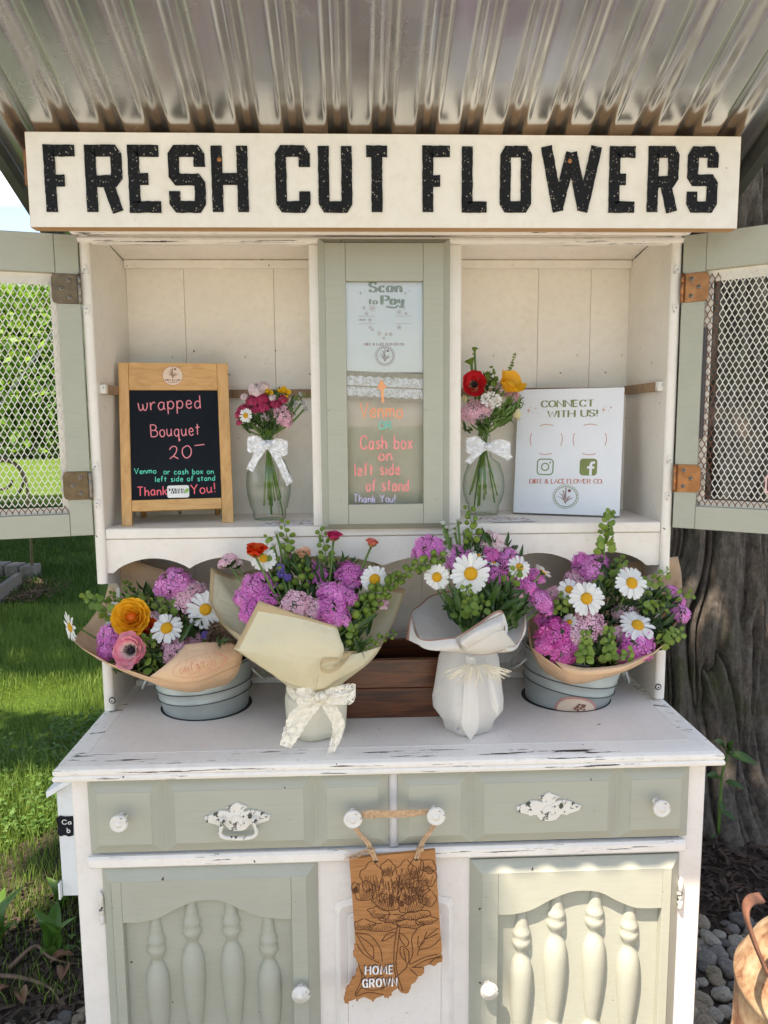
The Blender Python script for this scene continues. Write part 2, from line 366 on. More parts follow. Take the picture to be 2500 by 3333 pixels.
def link(name, data, Mw, parent=None, **props):
    o = bpy.data.objects.new(name, data); COL.objects.link(o)
    if parent is not None:
        o.parent = parent; o.matrix_parent_inverse = WM[parent.name].inverted()
    o.matrix_basis = Mw; WM[o.name] = Mw.copy()
    for k, v_ in props.items(): o[k] = v_
    return o
def T(c): return Matrix.Translation(Vector([float(x) for x in c]))
def part(name, mb, mats, parent=None, **props):
    me, c = mb.mesh(name, mats); return link(name, me, T(c), parent, **props)
def thing(name, label, cat, loc, group=None):
    o = link(name, None, T(loc)); o['label'] = label; o['category'] = cat
    if group: o['group'] = group
    return o
def solo(name, mb, mats, label, cat, group=None):
    o = part(name, mb, mats); o['label'] = label; o['category'] = cat
    if group: o['group'] = group
    return o
def mats_mesh(me, mt):
    c = me.copy(); c.materials.clear(); c.materials.append(mt); return c
def basis(c, nrm, up=(0, 0, 1), s=1.0, spin=0.0):
    z = Vector(nrm).normalized(); u = Vector(up); x = u.cross(z)
    if x.length < 1e-4: x = Vector((1, 0, 0)).cross(z)
    x.normalize(); y = z.cross(x); M_ = Matrix.Identity(4)
    cs, sn = math.cos(spin), math.sin(spin)
    xx = x*cs+y*sn; yy = -x*sn+y*cs
    for i in range(3): M_[i][0] = xx[i]*s; M_[i][1] = yy[i]*s; M_[i][2] = z[i]*s; M_[i][3] = float(c[i])
    return M_
def catmull(P, k, closed=False):
    P = np.array(P, float); n_ = len(P); out = []
    rng = range(n_ if closed else n_-1)
    for i in rng:
        g = (lambda j: P[j % n_]) if closed else (lambda j: P[min(max(j, 0), n_-1)] if 0 <= j < n_ else (2*P[0]-P[1] if j < 0 else 2*P[-1]-P[-2]))
        a, b_, c, d = g(i-1), g(i), g(i+1), g(i+2)
        for t in np.arange(k)/k: out.append(.5*((2*b_)+(-a+c)*t+(2*a-5*b_+4*c-d)*t*t+(-a+3*b_-3*c+d)*t**3))
    if not closed: out.append(P[-1])
    return np.array(out)
def patch(rows, k=6):
    A = [catmull(r, k) for r in rows]; A = np.array(A)
    return np.array([catmull(A[:, j], k) for j in range(A.shape[1])]).transpose(1, 0, 2)
def hashn(ix, iy, iz, seed=0):
    h = (ix.astype(np.int64)*374761393+iy.astype(np.int64)*668265263+iz.astype(np.int64)*2147483647+seed*144269) & 0x7fffffff
    h = ((h ^ (h >> 13))*1274126177) & 0x7fffffff
    return ((h ^ (h >> 16)) & 0xffff)/65535.
def vnoise(x, y, z=0., seed=0):
    x = np.asarray(x, float); y = np.asarray(y, float); z = np.zeros_like(x)+z
    xi, yi, zi = np.floor(x), np.floor(y), np.floor(z); fx, fy, fz = x-xi, y-yi, z-zi
    fx, fy, fz = [t*t*(3-2*t) for t in (fx, fy, fz)]; r = 0
    for a in (0, 1):
        for b_ in (0, 1):
            for c in (0, 1):
                r = r+hashn(xi+a, yi+b_, zi+c, seed)*(fx if a else 1-fx)*(fy if b_ else 1-fy)*(fz if c else 1-fz)
    return r
def fbm(x, y, z=0., o=4, seed=0):
    r = 0; a = .5
    for i in range(o): r = r+a*vnoise(x*2**i, y*2**i, np.asarray(z)*2**i, seed+i); a *= .5
    return r
def raw_mesh(name, V, Fq, mt, smooth=False):          # fast path for numpy arrays (all faces same size)
    me = bpy.data.meshes.new(name); V = np.asarray(V, np.float32); Fq = np.asarray(Fq, np.int32); k = Fq.shape[1]
    me.vertices.add(len(V)); me.vertices.foreach_set('co', V.ravel())
    me.loops.add(Fq.size); me.loops.foreach_set('vertex_index', Fq.ravel())
    me.polygons.add(len(Fq)); me.polygons.foreach_set('loop_start', np.arange(len(Fq), dtype=np.int32)*k)
    me.polygons.foreach_set('loop_total', np.full(len(Fq), k, np.int32))
    me.polygons.foreach_set('use_smooth', np.full(len(Fq), smooth))
    me.materials.append(mt); me.update(calc_edges=True); return me
# ---------------------------------------------------------------- lettering: stroke glyphs (x 0..10, cap height 10, x-height 6)
GL = {
'A': (8, "0,0 4,10 8,0;1.6,3.6 6.4,3.6"), 'B': (7, "0,0 0,10;~0,10 4,9.9 6,8.6 6,6.8 4,5.4 0,5.3;~0,5.3 4.6,5.2 7,4 7,1.4 4.6,.1 0,0"),
'C': (7.5, "~7.5,7.6 6.4,9.5 4,10 1.4,8.8 0,5 1.4,1.2 4,0 6.4,.5 7.5,2.4"), 'D': (8, "0,0 0,10;~0,10 4,9.9 7.6,7.4 7.6,2.6 4,.1 0,0"),
'E': (6.3, "6.3,10 0,10 0,0 6.3,0;0,5.2 5,5.2"), 'F': (6, "0,0 0,10 6,10;0,5.2 4.8,5.2"),
'G': (8, "~7.5,7.6 6.4,9.5 4,10 1.4,8.8 0,5 1.4,1.2 4,0 6.4,.6 7.6,2.2;7.6,0 7.6,4.6 4.6,4.6"), 'H': (8, "0,0 0,10;8,0 8,10;0,5.2 8,5.2"),
'I': (1.2, ".6,0 .6,10"), 'K': (7, "0,0 0,10;7,10 0,4.6;2.2,6.2 7,0"), 'L': (6, "0,10 0,0 6,0"), 'M': (9.5, "0,0 .6,10 4.75,2 8.9,10 9.5,0"), 'N': (8, "0,0 0,10 8,0 8,10"),
'O': (8.4, "~4.2,10 1.2,8.6 0,5 1.2,1.4 4.2,0 7.2,1.4 8.4,5 7.2,8.6 4.2,10"), 'P': (7, "0,0 0,10;~0,10 4.6,9.9 7,8.6 7,6.2 4.6,4.9 0,4.8"),
'R': (7.4, "0,0 0,10;~0,10 4.4,9.9 6.6,8.6 6.6,6.4 4.4,5.2 0,5.1;3.2,5.1 7.4,0"), 'S': (6.8, "~6.4,8 5.2,9.6 3.2,10 1,9.2 .4,7.4 1.6,5.8 4.8,4.6 6.4,3 5.8,.9 3.6,0 1.2,.5 0,2.4"),
'T': (7.6, "0,10 7.6,10;3.8,10 3.8,0"), 'U': (8, "0,10 0,3.4;~0,3.4 .8,1 4,0 7.2,1 8,3.4;8,3.4 8,10"), 'V': (8, "0,10 4,0 8,10"), 'W': (11, "0,10 2.8,0 5.5,9 8.2,0 11,10"),
'Y': (7.6, "0,10 3.8,5 7.6,10;3.8,5 3.8,0"), '!': (1.5, ".7,10 .7,3;.7,1 .7,0"), '&': (8, "~7.6,0 2.2,7 2.6,9.4 4.6,9.4 4.8,7.2 .8,4 .6,1.4 3,0 5.6,1.2 7.4,4.6"), '.': (1.5, ".5,.2 .5,1.4"),
'a': (6, "~5.4,5 3.6,6 1.4,5.4 .2,3 1.2,.5 3,.2 4.6,1.4 5.4,5;~5.4,5.8 5.2,1.6 6.2,.2"), 'b': (5.6, "0,10 .2,.2;~.2,3.4 1.6,5.4 3.8,5.6 5.2,3.6 4.4,.9 2.2,0 .2,1"),
'c': (5, "~5,5 3.4,6 1.2,5.2 .2,3 1.2,.6 3.2,0 5,1"), 'd': (6, "~5,4.8 3.4,5.8 1.2,5 .2,2.8 1.2,.5 3.2,.3 5,2;5.4,10 5.1,0"), 'e': (5.2, "~.4,3 4.8,3.4 4.2,5.4 2.4,6 .6,4.4 .4,2 1.6,.3 3.6,0 5.2,1.2"),
'f': (4.4, "~4.4,9 3.4,10 2.2,9 1.9,6 1.7,0;0,5.6 4,6"), 'h': (5.4, "0,10 .1,0;~.1,3 1.6,5.4 3.6,5.8 4.8,4.2 5.2,0"), 'i': (1.2, ".6,5.8 .6,0;.7,8 .9,8.8"),
'k': (5, "0,10 0,0;4.8,6 0,2.6;1.8,3.8 5,0"), 'l': (1.4, ".6,10 .6,0"), 'm': (8.4, "0,6 .1,0;~.1,3.4 1.4,5.6 3,5.6 4,3.6 4,0;~4,3.4 5.4,5.6 7,5.6 8,3.8 8.2,0"),
'n': (5.4, "0,6 .2,0;~.2,3.2 1.8,5.6 3.8,5.6 4.8,4 5.2,0"), 'o': (5.6, "~2.8,6 .8,5 .2,3 1,.8 2.8,0 4.8,.8 5.6,3 4.8,5.2 2.8,6"), 'p': (5.6, ".2,6 0,-4;~.2,3.4 1.6,5.6 3.8,5.8 5.4,3.8 4.6,1 2.4,.1 .2,1.4"),
'q': (5.8, "~5.2,5 3.4,6 1.2,5.2 .2,3 1.2,.6 3.2,.2 5,2;~5.2,5.8 5,-3 5.4,-4 6.4,-2.6"), 'r': (4.2, "0,6 .3,0;~.3,3 1.6,5.2 3.2,6 4.2,5.2"), 's': (4.6, "~4.4,5.2 2.8,6 .8,5.2 1,3.8 3.6,2.6 4.2,1 2.6,0 .2,.8"),
't': (4.6, "2.2,9 2.1,0;0,6 4.6,6.4"), 'u': (5.6, "~0,6 .2,2 1.6,.2 3.4,.6 5,3;~5,6 4.9,1.4 5.8,.1"), 'v': (5, "0,6 2.4,0 5,6.2"), 'x': (5, "0,6 5,0;5,6.2 0,-.2"), 'y': (5.2, "~0,6 .6,3 2.4,2.2 4.6,3.4;~4.9,6 4.4,0 2.8,-3.4 .6,-2.8"),
'w': (8, "~0,6 .6,1.4 2,.2 3.8,2 4,5;~4,5 4.4,1 6,.2 7.6,2.4 8,6"), '2': (6, "~.4,7 2,9.4 4.6,9.4 5.4,7 4,3.6 1,.4 .6,.4 3,1.6 6,-.4"), '0': (6.6, "~3.6,9.6 1,7.6 .4,4 1.8,.6 4,0 6.2,2.6 6.6,6.6 5.2,9.2 3.6,9.6"), '-': (7, "0,9.4 7,10"), ' ': (4, ""),
}
def strokes_of(ch):
    w_, s_ = GL[ch]; out = []
    for st in s_.split(';'):
        if not st: continue
        sm = st[0] == '~'; pts = [tuple(map(float, q.split(','))) for q in st.lstrip('~').split()]
        if sm: pts = catmull(pts, 5).tolist()
        out.append(pts)
    return w_, out
def ribbon(mb, pl, pts, wf, h=.0004, mi=0, thick=0, jit=0):
    P_ = np.array(pts, float)
    if jit:
        Q = [P_[0]]
        for a, b_ in zip(P_[:-1], P_[1:]):
            k = max(1, int(np.linalg.norm(b_-a)/.0062))
            for t in range(1, k+1): Q.append(a+(b_-a)*t/k)
        P_ = np.array(Q)
    n_ = len(P_); Lf = []; Rt = []
    for i in range(n_):
        d1 = P_[i]-P_[i-1] if i else P_[1]-P_[0]; d2 = P_[i+1]-P_[i] if i < n_-1 else d1
        l1 = np.linalg.norm(d1)+1e-9; l2 = np.linalg.norm(d2)+1e-9; d1 = d1/l1; d2 = d2/l2
        t = d1+d2; t = t/(np.linalg.norm(t)+1e-9); nn = np.array([-t[1], t[0]]); cosb = max(.5, abs(nn@np.array([-d1[1], d1[0]])))
        w_ = wf(t)/2/cosb; ja, jb = (1+random.uniform(-jit, jit), 1+random.uniform(-jit, jit)) if jit else (1, 1)
        Lf.append(P_[i]+nn*w_*ja); Rt.append(P_[i]-nn*w_*jb)
    if thick:
        rows = [[pl.pt(*p, 0) for p in Lf], [pl.pt(*p, h) for p in Lf], [pl.pt(*p, h) for p in Rt], [pl.pt(*p, 0) for p in Rt]]
        mb.grid(rows, mi, False)
        o = len(mb.v); mb.add([rows[k][0] for k in range(4)]+[rows[k][-1] for k in range(4)], [(0, 1, 2, 3), (7, 6, 5, 4)], mi)
    else:
        mb.grid([[pl.pt(*p, h) for p in Rt], [pl.pt(*p, h) for p in Lf]], mi, False)
def text(mb, pl, s, A, B, cap, wt, h=.0004, serif=False, hand=0, mi=0, thick=0, sp=2.6):
    """text from plane point A to B (baseline); cap = cap height; wt = stroke width, all metres"""
    A = np.array(A, float); B = np.array(B, float); tot = sum(GL[c][0]+sp for c in s)-sp
    Ln = np.linalg.norm(B-A); kx = Ln/tot; ky = cap/10; ex = (B-A)/Ln; ey = np.array([-ex[1], ex[0]]); x = 0; k = 0
    for c in s:
        w_, sts = strokes_of(c); dy = random.uniform(-hand, hand)*cap; sl = random.uniform(-hand, hand)
        for st in sts:
            pts = [A+ex*((x+p[0]+p[1]*sl*.5)*kx)+ey*(p[1]*ky+dy) for p in st]
            wf = (lambda t: wt*(.32+.9*abs(t@ey))) if serif else (lambda t: wt)
            ribbon(mb, pl, pts, wf, h+(k % 5)*.00003, mi, thick); k += 1
            if serif:
                for q, r in ((st[0], st[1]), (st[-1], st[-2])):
                    if abs(q[1]-r[1]) > abs(q[0]-r[0])*1.2 and (q[1] < .3 or q[1] > 9.6) and c not in 'CGSO&ace!.':
                        p0 = A+ex*((x+q[0]-1)*kx)+ey*(q[1]*ky+dy); p1 = A+ex*((x+q[0]+1)*kx)+ey*(q[1]*ky+dy)
                        ribbon(mb, pl, [p0, p1], lambda t: wt*.4, h+.0002, mi)
        x += w_+sp
    return mb
def ptext(mb, pl, s, p0, p1, cap_px, wt, **k):       # baseline between two photo pixels; cap height in photo pixels
    A = pl.pix(*p0); B = pl.pix(*p1); Z = pl.pix(p0[0], p0[1]-cap_px); return text(mb, pl, s, A, B, abs(Z[1]-A[1]), wt, **k)
def circ(c, r, n_=28, a0=0, a1=2*math.pi, ry=None):
    return [(c[0]+r*math.cos(a0+(a1-a0)*i/n_), c[1]+(ry or r)*math.sin(a0+(a1-a0)*i/n_)) for i in range(n_+1)]
def sprigmark(mb, pl, c, s, h=.0006, mi=0):             # small printed emblem: stems with leaves and a round flower head
    for tx, ty, l_ in ((-.95, .05, 3), (-.75, .45, 4), (-.35, .75, 5), (0, .95, 6), (.62, .15, 4), (.95, -.1, 4)):
        p0 = (c[0]+tx*.04*s, c[1]-.8*s); p1 = (c[0]+tx*s, c[1]+ty*s); mid = ((p0[0]*.6+p1[0]*.4)-tx*.10*s, p0[1]*.45+p1[1]*.55)
        cv = catmull([p0, mid, p1], 4); ribbon(mb, pl, cv, lambda t: .035*s, h, mi)
        for k in range(l_):
            q = cv[min(len(cv)-1, 3+k)] if k+3 < len(cv) else cv[-1]
            for sg in (-1, 1): ribbon(mb, pl, [q, (q[0]+sg*.10*s, q[1]+.10*s)], lambda t: .06*s, h+.0001, mi)
    mb.prism(pl, circ((c[0]+.42*s, c[1]+.72*s), .19*s, 9)[:-1], h, h+.0001, mi)
def star4(mb, pl, c, s, h=.0006):
    pts = []
    for k in range(8):
        r = s if k % 2 == 0 else s*.16; a = math.pi/4*k; pts.append((c[0]+r*.8*math.cos(a), c[1]+r*math.sin(a)))
    mb.prism(pl, pts, h, h+.0001)
def PW(u, v, Y): return at(u, v, Y)
# ================================================================ SETTING
def ground_mat():
    mt, n, b = newmat('lawn_soil'); v = coords(n)
    f = noise(n, v, 1.3, 6, .6); g = noise(n, v, 38, 5, .7)
    c = mixc(n, .5, ramp(n, f, [(.3, (.06, .12, .012)), (.7, (.13, .22, .03))]), ramp(n, g, [(.3, (.04, .08, .010)), (.7, (.20, .31, .045))]))
    n.links.new(c, b.inputs['Base Color']); b.inputs['Roughness'].default_value = .9; b.inputs['Specular IOR Level'].default_value = .1
    bump(n, b, g, 1, .05); return mt
def add_sheet(name, poly, z, mt):
    mb = MB().prism(Plane((0, 0, 0), (1, 0, 0), (0, 1, 0)), poly, z-.0, z+.0005); return part(name, mb, mt, kind='structure')
gx = np.concatenate([-np.geomspace(200, .5, 60), np.linspace(-.4, .4, 5), np.geomspace(.5, 200, 60)])
part('ground', MB().grid([[(x, y, -.012+.012*math.sin(x*1.7)*math.sin(y*1.3)) for x in gx] for y in gx]), ground_mat(), kind='structure')
soil = simple('dark_soil', (.045, .03, .02), .95, var=.5, vscale=30, bmp=1, bscale=60)
gravel = simple('pale_bounce_gravel', (.42, .39, .35), .9, var=.25, vscale=60, bmp=.8, bscale=90)
Pxy = Plane((0, 0, 0), (1, 0, 0), (0, 1, 0))
def blob(cx, cy, rx, ry, n_=40, wob=.12, seed=0):
    return [(cx+rx*math.cos(t)*(1+wob*(vnoise(math.cos(t)*2+5, math.sin(t)*2+5, seed=seed)-.5)*2), cy+ry*math.sin(t)*(1+wob*(vnoise(math.cos(t)*2+9, math.sin(t)*2+3, seed=seed)-.5)*2)) for t in np.linspace(0, 2*math.pi, n_, endpoint=False)]
part('bounce_gravel', MB().prism(Pxy, [(-9, -9), (9, -9), (9, -1.05), (3, -.95), (0, -1.0), (-3, -.9), (-9, -1.1)], -.01, .004), gravel, kind='structure')  # unseen pale gravel added in front to bounce sunlight onto the stand
part('mulch_bed', MB().prism(Pxy, blob(.75, .55, 1.95, 1.25), -.02, .008), soil, kind='structure')
sb = part('stone_border', MB().prism(Pxy, blob(.1, -.1, 1.35, .72, seed=3), -.02, .012), soil, kind='structure')
# river stones
stone_mats = [simple('stone_'+k, c, .85, var=.4, vscale=3, bmp=.8, bscale=9) for k, c in (('grey', (.17, .15, .135)), ('tan', (.24, .19, .135)), ('dark', (.10, .09, .085)), ('pale', (.28, .245, .20)))]
import bmesh
def stone_mesh(seed):
    bm = bmesh.new(); bmesh.ops.create_icosphere(bm, subdivisions=2, radius=1)
    for v_ in bm.verts:
        c = v_.co; k = .62+.75*float(vnoise(c.x*1.5+seed, c.y*1.5, c.z*1.5+seed))+.12*float(vnoise(c.x*4+seed, c.y*4, c.z*4)); v_.co = Vector((c.x*k, c.y*k*.85, c.z*k*.55))
    me = bpy.data.meshes.new('stone'); bm.to_mesh(me); bm.free()
    for p_ in me.polygons: p_.use_smooth = True
    return me
SM = []
for k in range(4):
    me = stone_mesh(k*7.3)
    for mt in stone_mats: SM.append(mats_mesh(me, mt))
placed = []
def put_stones(n_, rx, ry, smin, smax, excl):
    c = 0; tries = 0
    while c < n_ and tries < n_*60:
        tries += 1
        x = random.uniform(*rx); y = random.uniform(*ry); s_ = random.uniform(smin, smax)
        if excl(x, y): continue
        if any((x-a)**2+(y-b_)**2 < (.62*(s_+t_))**2*1.3 for a, b_, t_ in placed): continue
        placed.append((x, y, s_)); c += 1
        M_ = T((x, y, .012+s_*.32))@Matrix.Rotation(random.uniform(0, 6.28), 4, 'Z')@Matrix.Rotation(random.uniform(-.3, .3), 4, 'X')@Matrix.Scale(s_, 4)
        link('stone', random.choice(SM), M_, sb)
put_stones(205, (.56, 1.15), (-.1, .46), .014, .032, lambda x, y: y > .50-.1*(x-.6))
put_stones(60, (-.98, -.57), (.02, .42), .015, .032, lambda x, y: y > .16+.35*(x+.9))
put_stones(32, (.56, 1.1), (-.6, -.1), .022, .036, lambda x, y: False)
# mulch chips
chips_m = simple('bark_mulch', (.055, .032, .022), .9, var=.6, vscale=14)
def chips(name, n_, fx, fy, ok, mt, lmin=.012, lmax=.05, kind='stuff'):
    V = []; F_ = []; t = 0
    box = np.array([[x, y, z] for z in (-.5, .5) for y in (-.5, .5) for x in (-.5, .5)])
    fq = np.array([(0, 2, 3, 1), (4, 5, 7, 6), (0, 1, 5, 4), (2, 6, 7, 3), (0, 4, 6, 2), (1, 3, 7, 5)])
    while t < n_:
        x = random.uniform(*fx); y = random.uniform(*fy)
        if not ok(x, y): continue
        s_ = np.array([random.uniform(lmin, lmax), random.uniform(.004, .010), random.uniform(.002, .005)])
        M_ = (Matrix.Rotation(random.uniform(0, 6.28), 3, 'Z')@Matrix.Rotation(random.gauss(0, .3), 3, 'Y')@Matrix.Rotation(random.gauss(0, .4), 3, 'X'))
        pts = (box*s_)@np.array(M_).T; pts[:4] *= .8
        V.append(pts+np.array([x, y, random.uniform(.010, .028)])); F_.append(fq+8*t); t += 1
    return link(name, raw_mesh(name, np.concatenate(V), np.concatenate(F_), mt), T((0, 0, 0)), None, kind=kind)
chips('bark_chips', 9000, (.5, 2.4), (.30, 1.7), lambda x, y: y > .46-.1*(x-.6)+random.gauss(0, .03), chips_m)
chips('twig_litter', 2600, (-1.25, -.5), (.0, .9), lambda x, y: y < .75+.5*(x+.9)+random.gauss(0, .12), simple('dry_litter', (.065, .045, .032), .9, var=.6, vscale=20), .008, .05)
# grass blades
def in_bed(x, y):
    return ((x-.75)/1.95)**2+((y-.55)/1.25)**2 < .93
def blades(name, n_, samp, hmin, hmax, wd, c1, c2, bend=.5):
    x, y = samp(n_); n_ = len(x)
    h = RNG.uniform(hmin, hmax, n_)*(.6+.8*vnoise(x*3, y*3, seed=4)); a = RNG.uniform(0, 2*np.pi, n_); la = RNG.uniform(0, 2*np.pi, n_); ln = RNG.uniform(.15, 1, n_)*bend*h
    wv = np.stack([np.cos(a), np.sin(a), 0*a], 1)*(wd*RNG.uniform(.6, 1.3, n_))[:, None]/2
    ld = np.stack([np.cos(la), np.sin(la), 0*a], 1)*ln[:, None]; up = np.array([0, 0, 1.])[None]*h[:, None]
    B = np.stack([x, y, 0*x], 1)
    V = np.stack([B-wv, B+wv, B-wv*.8+ld*.35+up*.55, B+wv*.8+ld*.35+up*.55, B+ld+up*.95-wv*.15, B+ld+up*.95+wv*.15], 1).reshape(-1, 3)
    F_ = (np.array([[0, 1, 3, 2], [2, 3, 5, 4]])[None]+6*np.arange(n_)[:, None, None]).reshape(-1, 4)
    return link(name, raw_mesh(name, V, F_, petal(name+'_green', c1, c2, .35, .6)), T((0, 0, 0)), None, kind='stuff')
def near_s(n_):
    x = RNG.uniform(-3.2, -.5, n_); y = RNG.uniform(.25, 4.2, n_); dens = fbm(x*2.2, y*2.2, seed=11)
    k = (x > -(.62+.62*(y+1.4))) & (x < -.35-.0*y) & ((y > .60+.5*(x+.9)) | (RNG.random(n_) < .30)) & (RNG.random(n_) < np.clip((dens-.28)*4, .12, 1)) & (RNG.random(n_) < np.clip(2.6/(y+1.4), 0, 1))
    return x[k], y[k]
blades('near_grass', 150000, near_s, .03, .085, .0030, (.05, .11, .010), (.24, .35, .065))  # lighter blade colour brightens the sunlit strip
def mid_s(n_):
    t = RNG.random(n_)**.6; y = 4+9*t; x = -(y+1.4)*RNG.uniform(.36, .68, n_); k = RNG.random(n_) > 0; return x, y
blades('mid_grass', 60000, mid_s, .04, .08, .009, (.018, .048, .004), (.055, .115, .012))  # same lawn coloured darker, putting the shade into the blades
def right_s(n_):
    x = RNG.uniform(1.3, 4.5, n_); y = RNG.uniform(1.4, 6, n_); k = ~in_bed(x, y); return x[k], y[k]
blades('right_grass', 22000, right_s, .04, .09, .006, (.05, .12, .012), (.14, .26, .035))
# clover patches
def clover(name, n_):
    V = []; F_ = []; k = 0
    ang = np.linspace(0, 2*np.pi, 7)[:-1]; leaf = np.stack([.5+.5*np.cos(ang), .42*np.sin(ang), 0*ang], 1)
    while k < n_:
        x = random.uniform(-2.1, -.55); y = random.uniform(.2, 2.7)
        if x < -(.6+.6*(y+1.4)) or fbm(x*1.8+4, y*1.8, seed=21) < .47 or y < .38+.3*(x+.9): continue
        z = random.uniform(.015, .06); r = random.uniform(.007, .013); a0 = random.uniform(0, 6.28)
        til = np.array(Matrix.Rotation(random.gauss(0, .35), 3, 'X')@Matrix.Rotation(random.gauss(0, .35), 3, 'Y'))
        for q in range(3):
            a = a0+q*2.094; R_ = np.array([[math.cos(a), -math.sin(a), 0], [math.sin(a), math.cos(a), 0], [0, 0, 1]])
            V.append((leaf*r)@R_.T@til.T+np.array([x, y, z])); F_.append(np.arange(6)[None]+6*k*3+6*q)
        k += 1
    link(name, raw_mesh(name, np.concatenate(V), np.concatenate(F_), petal('clover_green', (.05, .13, .018), (.19, .34, .06), .3, .6)), T((0, 0, 0)), None, kind='stuff')
clover('clover', 7500)
# broad leaf meshes (shared)
def leaf_mesh(name, Ln, W_, curve=.25, fold=.15, mt=None, tip=.5, nseg=7, wave=0):
    mb = MB(); rows = []
    for i in range(nseg+1):
        t = i/nseg; wd = W_*math.sin(math.pi*min(1, t**tip*1.0))**.8 if 0 < t < 1 else .0006
        z = curve*Ln*math.sin(t*math.pi*.55)-curve*Ln*t*t*.8
        rows.append([(sx*wd/2, t*Ln, z+abs(sx)*fold*wd+wave*wd*math.sin(t*9+sx*2)) for sx in (-1, -.5, 0, .5, 1)])
    mb.grid(rows); me, c = mb.mesh(name, mt or G_leaf, (0, 0, 0)); return me
weedm = petal('plantain_green', (.06, .15, .02), (.14, .27, .045), .3, .4)
broad = leaf_mesh('leaf', .17, .05, .35, .25, weedm, .8, wave=.06)
def weed(loc, n_, s_, label, lean=1.0):
    t = thing('broadleaf_weed', label, 'weed', loc)
    for k in range(n_):
        a = k*2.4+random.uniform(-.3, .3)
        M_ = T(loc)@Matrix.Rotation(a, 4, 'Z')@Matrix.Rotation(lean*random.uniform(.6, 1.3), 4, 'X')@Matrix.Scale(s_*random.uniform(.7, 1.2), 4)
        link('leaf', broad, M_, t)
weed((-1.02, .42, .01), 7, 1.0, 'large ribbed weed with long leaves at lower left corner of lawn', .9)
weed((-.86, .40, .01), 5, .8, 'low broad-leaved weed beside the dead brown leaf near the cabinet')
weed((-.92, .62, .01), 4, .6, 'small rounded-leaf weed behind the long-leaved weed')
weed((-.76, .58, .01), 3, .75, 'weed with upright paddle leaf below the white cash box', 1.0)
weed((-1.15, 2.15, .01), 5, .6, 'pale sunlit weed in the bright strip of lawn')
weed((-1.0, 1.15, .01), 4, .55, 'single pale leafy weed in the shaded clover patch')
deadm = simple('dead_leaf_brown', (.20, .10, .06), .7, var=.4, vscale=30)
dead = leaf_mesh('dead_leaf', .065, .030, .3, .5, deadm, .8, wave=.12)
for (x, y, a, lab) in ((-.80, .40, 1.9, 'curled dead brown leaf next to the broad green weed'), (-.86, .24, .6, 'pinkish dead leaf pointing up beside the pale stones'), (-.92, .30, 2.6, 'small dead leaf on dark soil at lower left'), (-.80, .31, .2, 'dead leaf under the weeds by the cabinet foot')):
    o = link('dead_leaf', dead, T((x, y, .03))@Matrix.Rotation(a, 4, 'Z')@Matrix.Rotation(-.25, 4, 'X')); o['label'] = lab; o['category'] = 'dead leaf'
# exposed roots
rm = simple('root_brown', (.17, .11, .075), .9, var=.4, vscale=40)
for pts, lab in ((((-1.0, .34, .03), (-.9, .31, .045), (-.82, .29, .03), (-.78, .25, .02)), 'thin brown root lying across the bare soil at lower left'), (((-.95, .36, .03), (-.9, .4, .06), (-.85, .37, .05), (-.8, .38, .02)), 'pale curling rootlet above the bare soil')):
    solo('root', MB().tube(catmull(pts, 6), np.linspace(.006, .002, 19), 6), rm, lab, 'root')
# ---------------------------------------------------------------- tree with thick furrowed trunk
bark = simple('bark', (.13, .108, .085), .95, var=.3, vscale=4, bmp=.7, bscale=70)
mt, n, b = newmat('furrowed_bark'); v = coords(n)
fz_ = noise(n, coords(n, (9, 9, 5)), 4.2, 10, .8, .1)
c = ramp(n, fz_, [(.34, (.07, .055, .044)), (.5, (.19, .155, .125)), (.68, (.33, .28, .24))])
c = mixc(n, ramp(n, noise(n, v, 3.5, 5, .7), [(.52, (0, 0, 0)), (.68, (.8, .8, .8))]), c, (.115, .125, .04))
n.links.new(c, b.inputs['Base Color']); b.inputs['Roughness'].default_value = .95; bump(n, b, fz_, 1, .03); bark2 = mt
TX, TY = 1.17, 1.42
na, nh = 760, 560
th = np.linspace(0, 2*np.pi, na, endpoint=False)[None, :]; zz = np.linspace(-.05, 3.6, nh)[:, None]
R0 = .41+.05*np.exp(-zz/1.2)+.26*np.exp(-np.maximum(zz, 0)/.16)*(.55+.45*np.cos(th*5+.6))
arc = th*6.2
warp = .35*(vnoise(np.cos(th)*4+5, np.sin(th)*4+5, zz*3, 17)-.5)
ridge = np.abs(fbm(np.cos(th+warp*.5)*8.0+20, np.sin(th+warp*.5)*8.0+20, zz*.9+warp, 3, 31)-.44)*2
ridge = np.clip(ridge*3.0, 0, 1)**.5
plate = fbm(np.cos(th)*20+40, np.sin(th)*20+40, zz*7, 3, 41)
Rr = R0*(1+.05*(vnoise(np.cos(th)*1.5+3, np.sin(th)*1.5+3, zz*.6, 5)-.5)*2)+.075*(ridge-.75)+.036*(plate-.5)+.05*(fbm(np.cos(th)*3+30, np.sin(th)*3+30, zz*1.2, 3, 77)-.5)
V = np.stack([TX+Rr*np.cos(th)+.03*zz*0, TY+Rr*np.sin(th), zz+0*th], -1).reshape(-1, 3)
i0 = (np.arange(nh-1)[:, None]*na+np.arange(na)[None, :]); j1 = np.roll(np.arange(na), -1)[None, :]
F_ = np.stack([i0, np.arange(nh-1)[:, None]*na+j1, np.arange(1, nh)[:, None]*na+j1, np.arange(1, nh)[:, None]*na+np.arange(na)[None, :]], -1).reshape(-1, 4)
tree = thing('tree', 'large tree with thick furrowed mossy trunk behind the right cabinet door', 'tree', (TX, TY, 0))
link('trunk', raw_mesh('trunk', V, F_, bark2, False), T((0, 0, 0)), tree)
mb = MB()
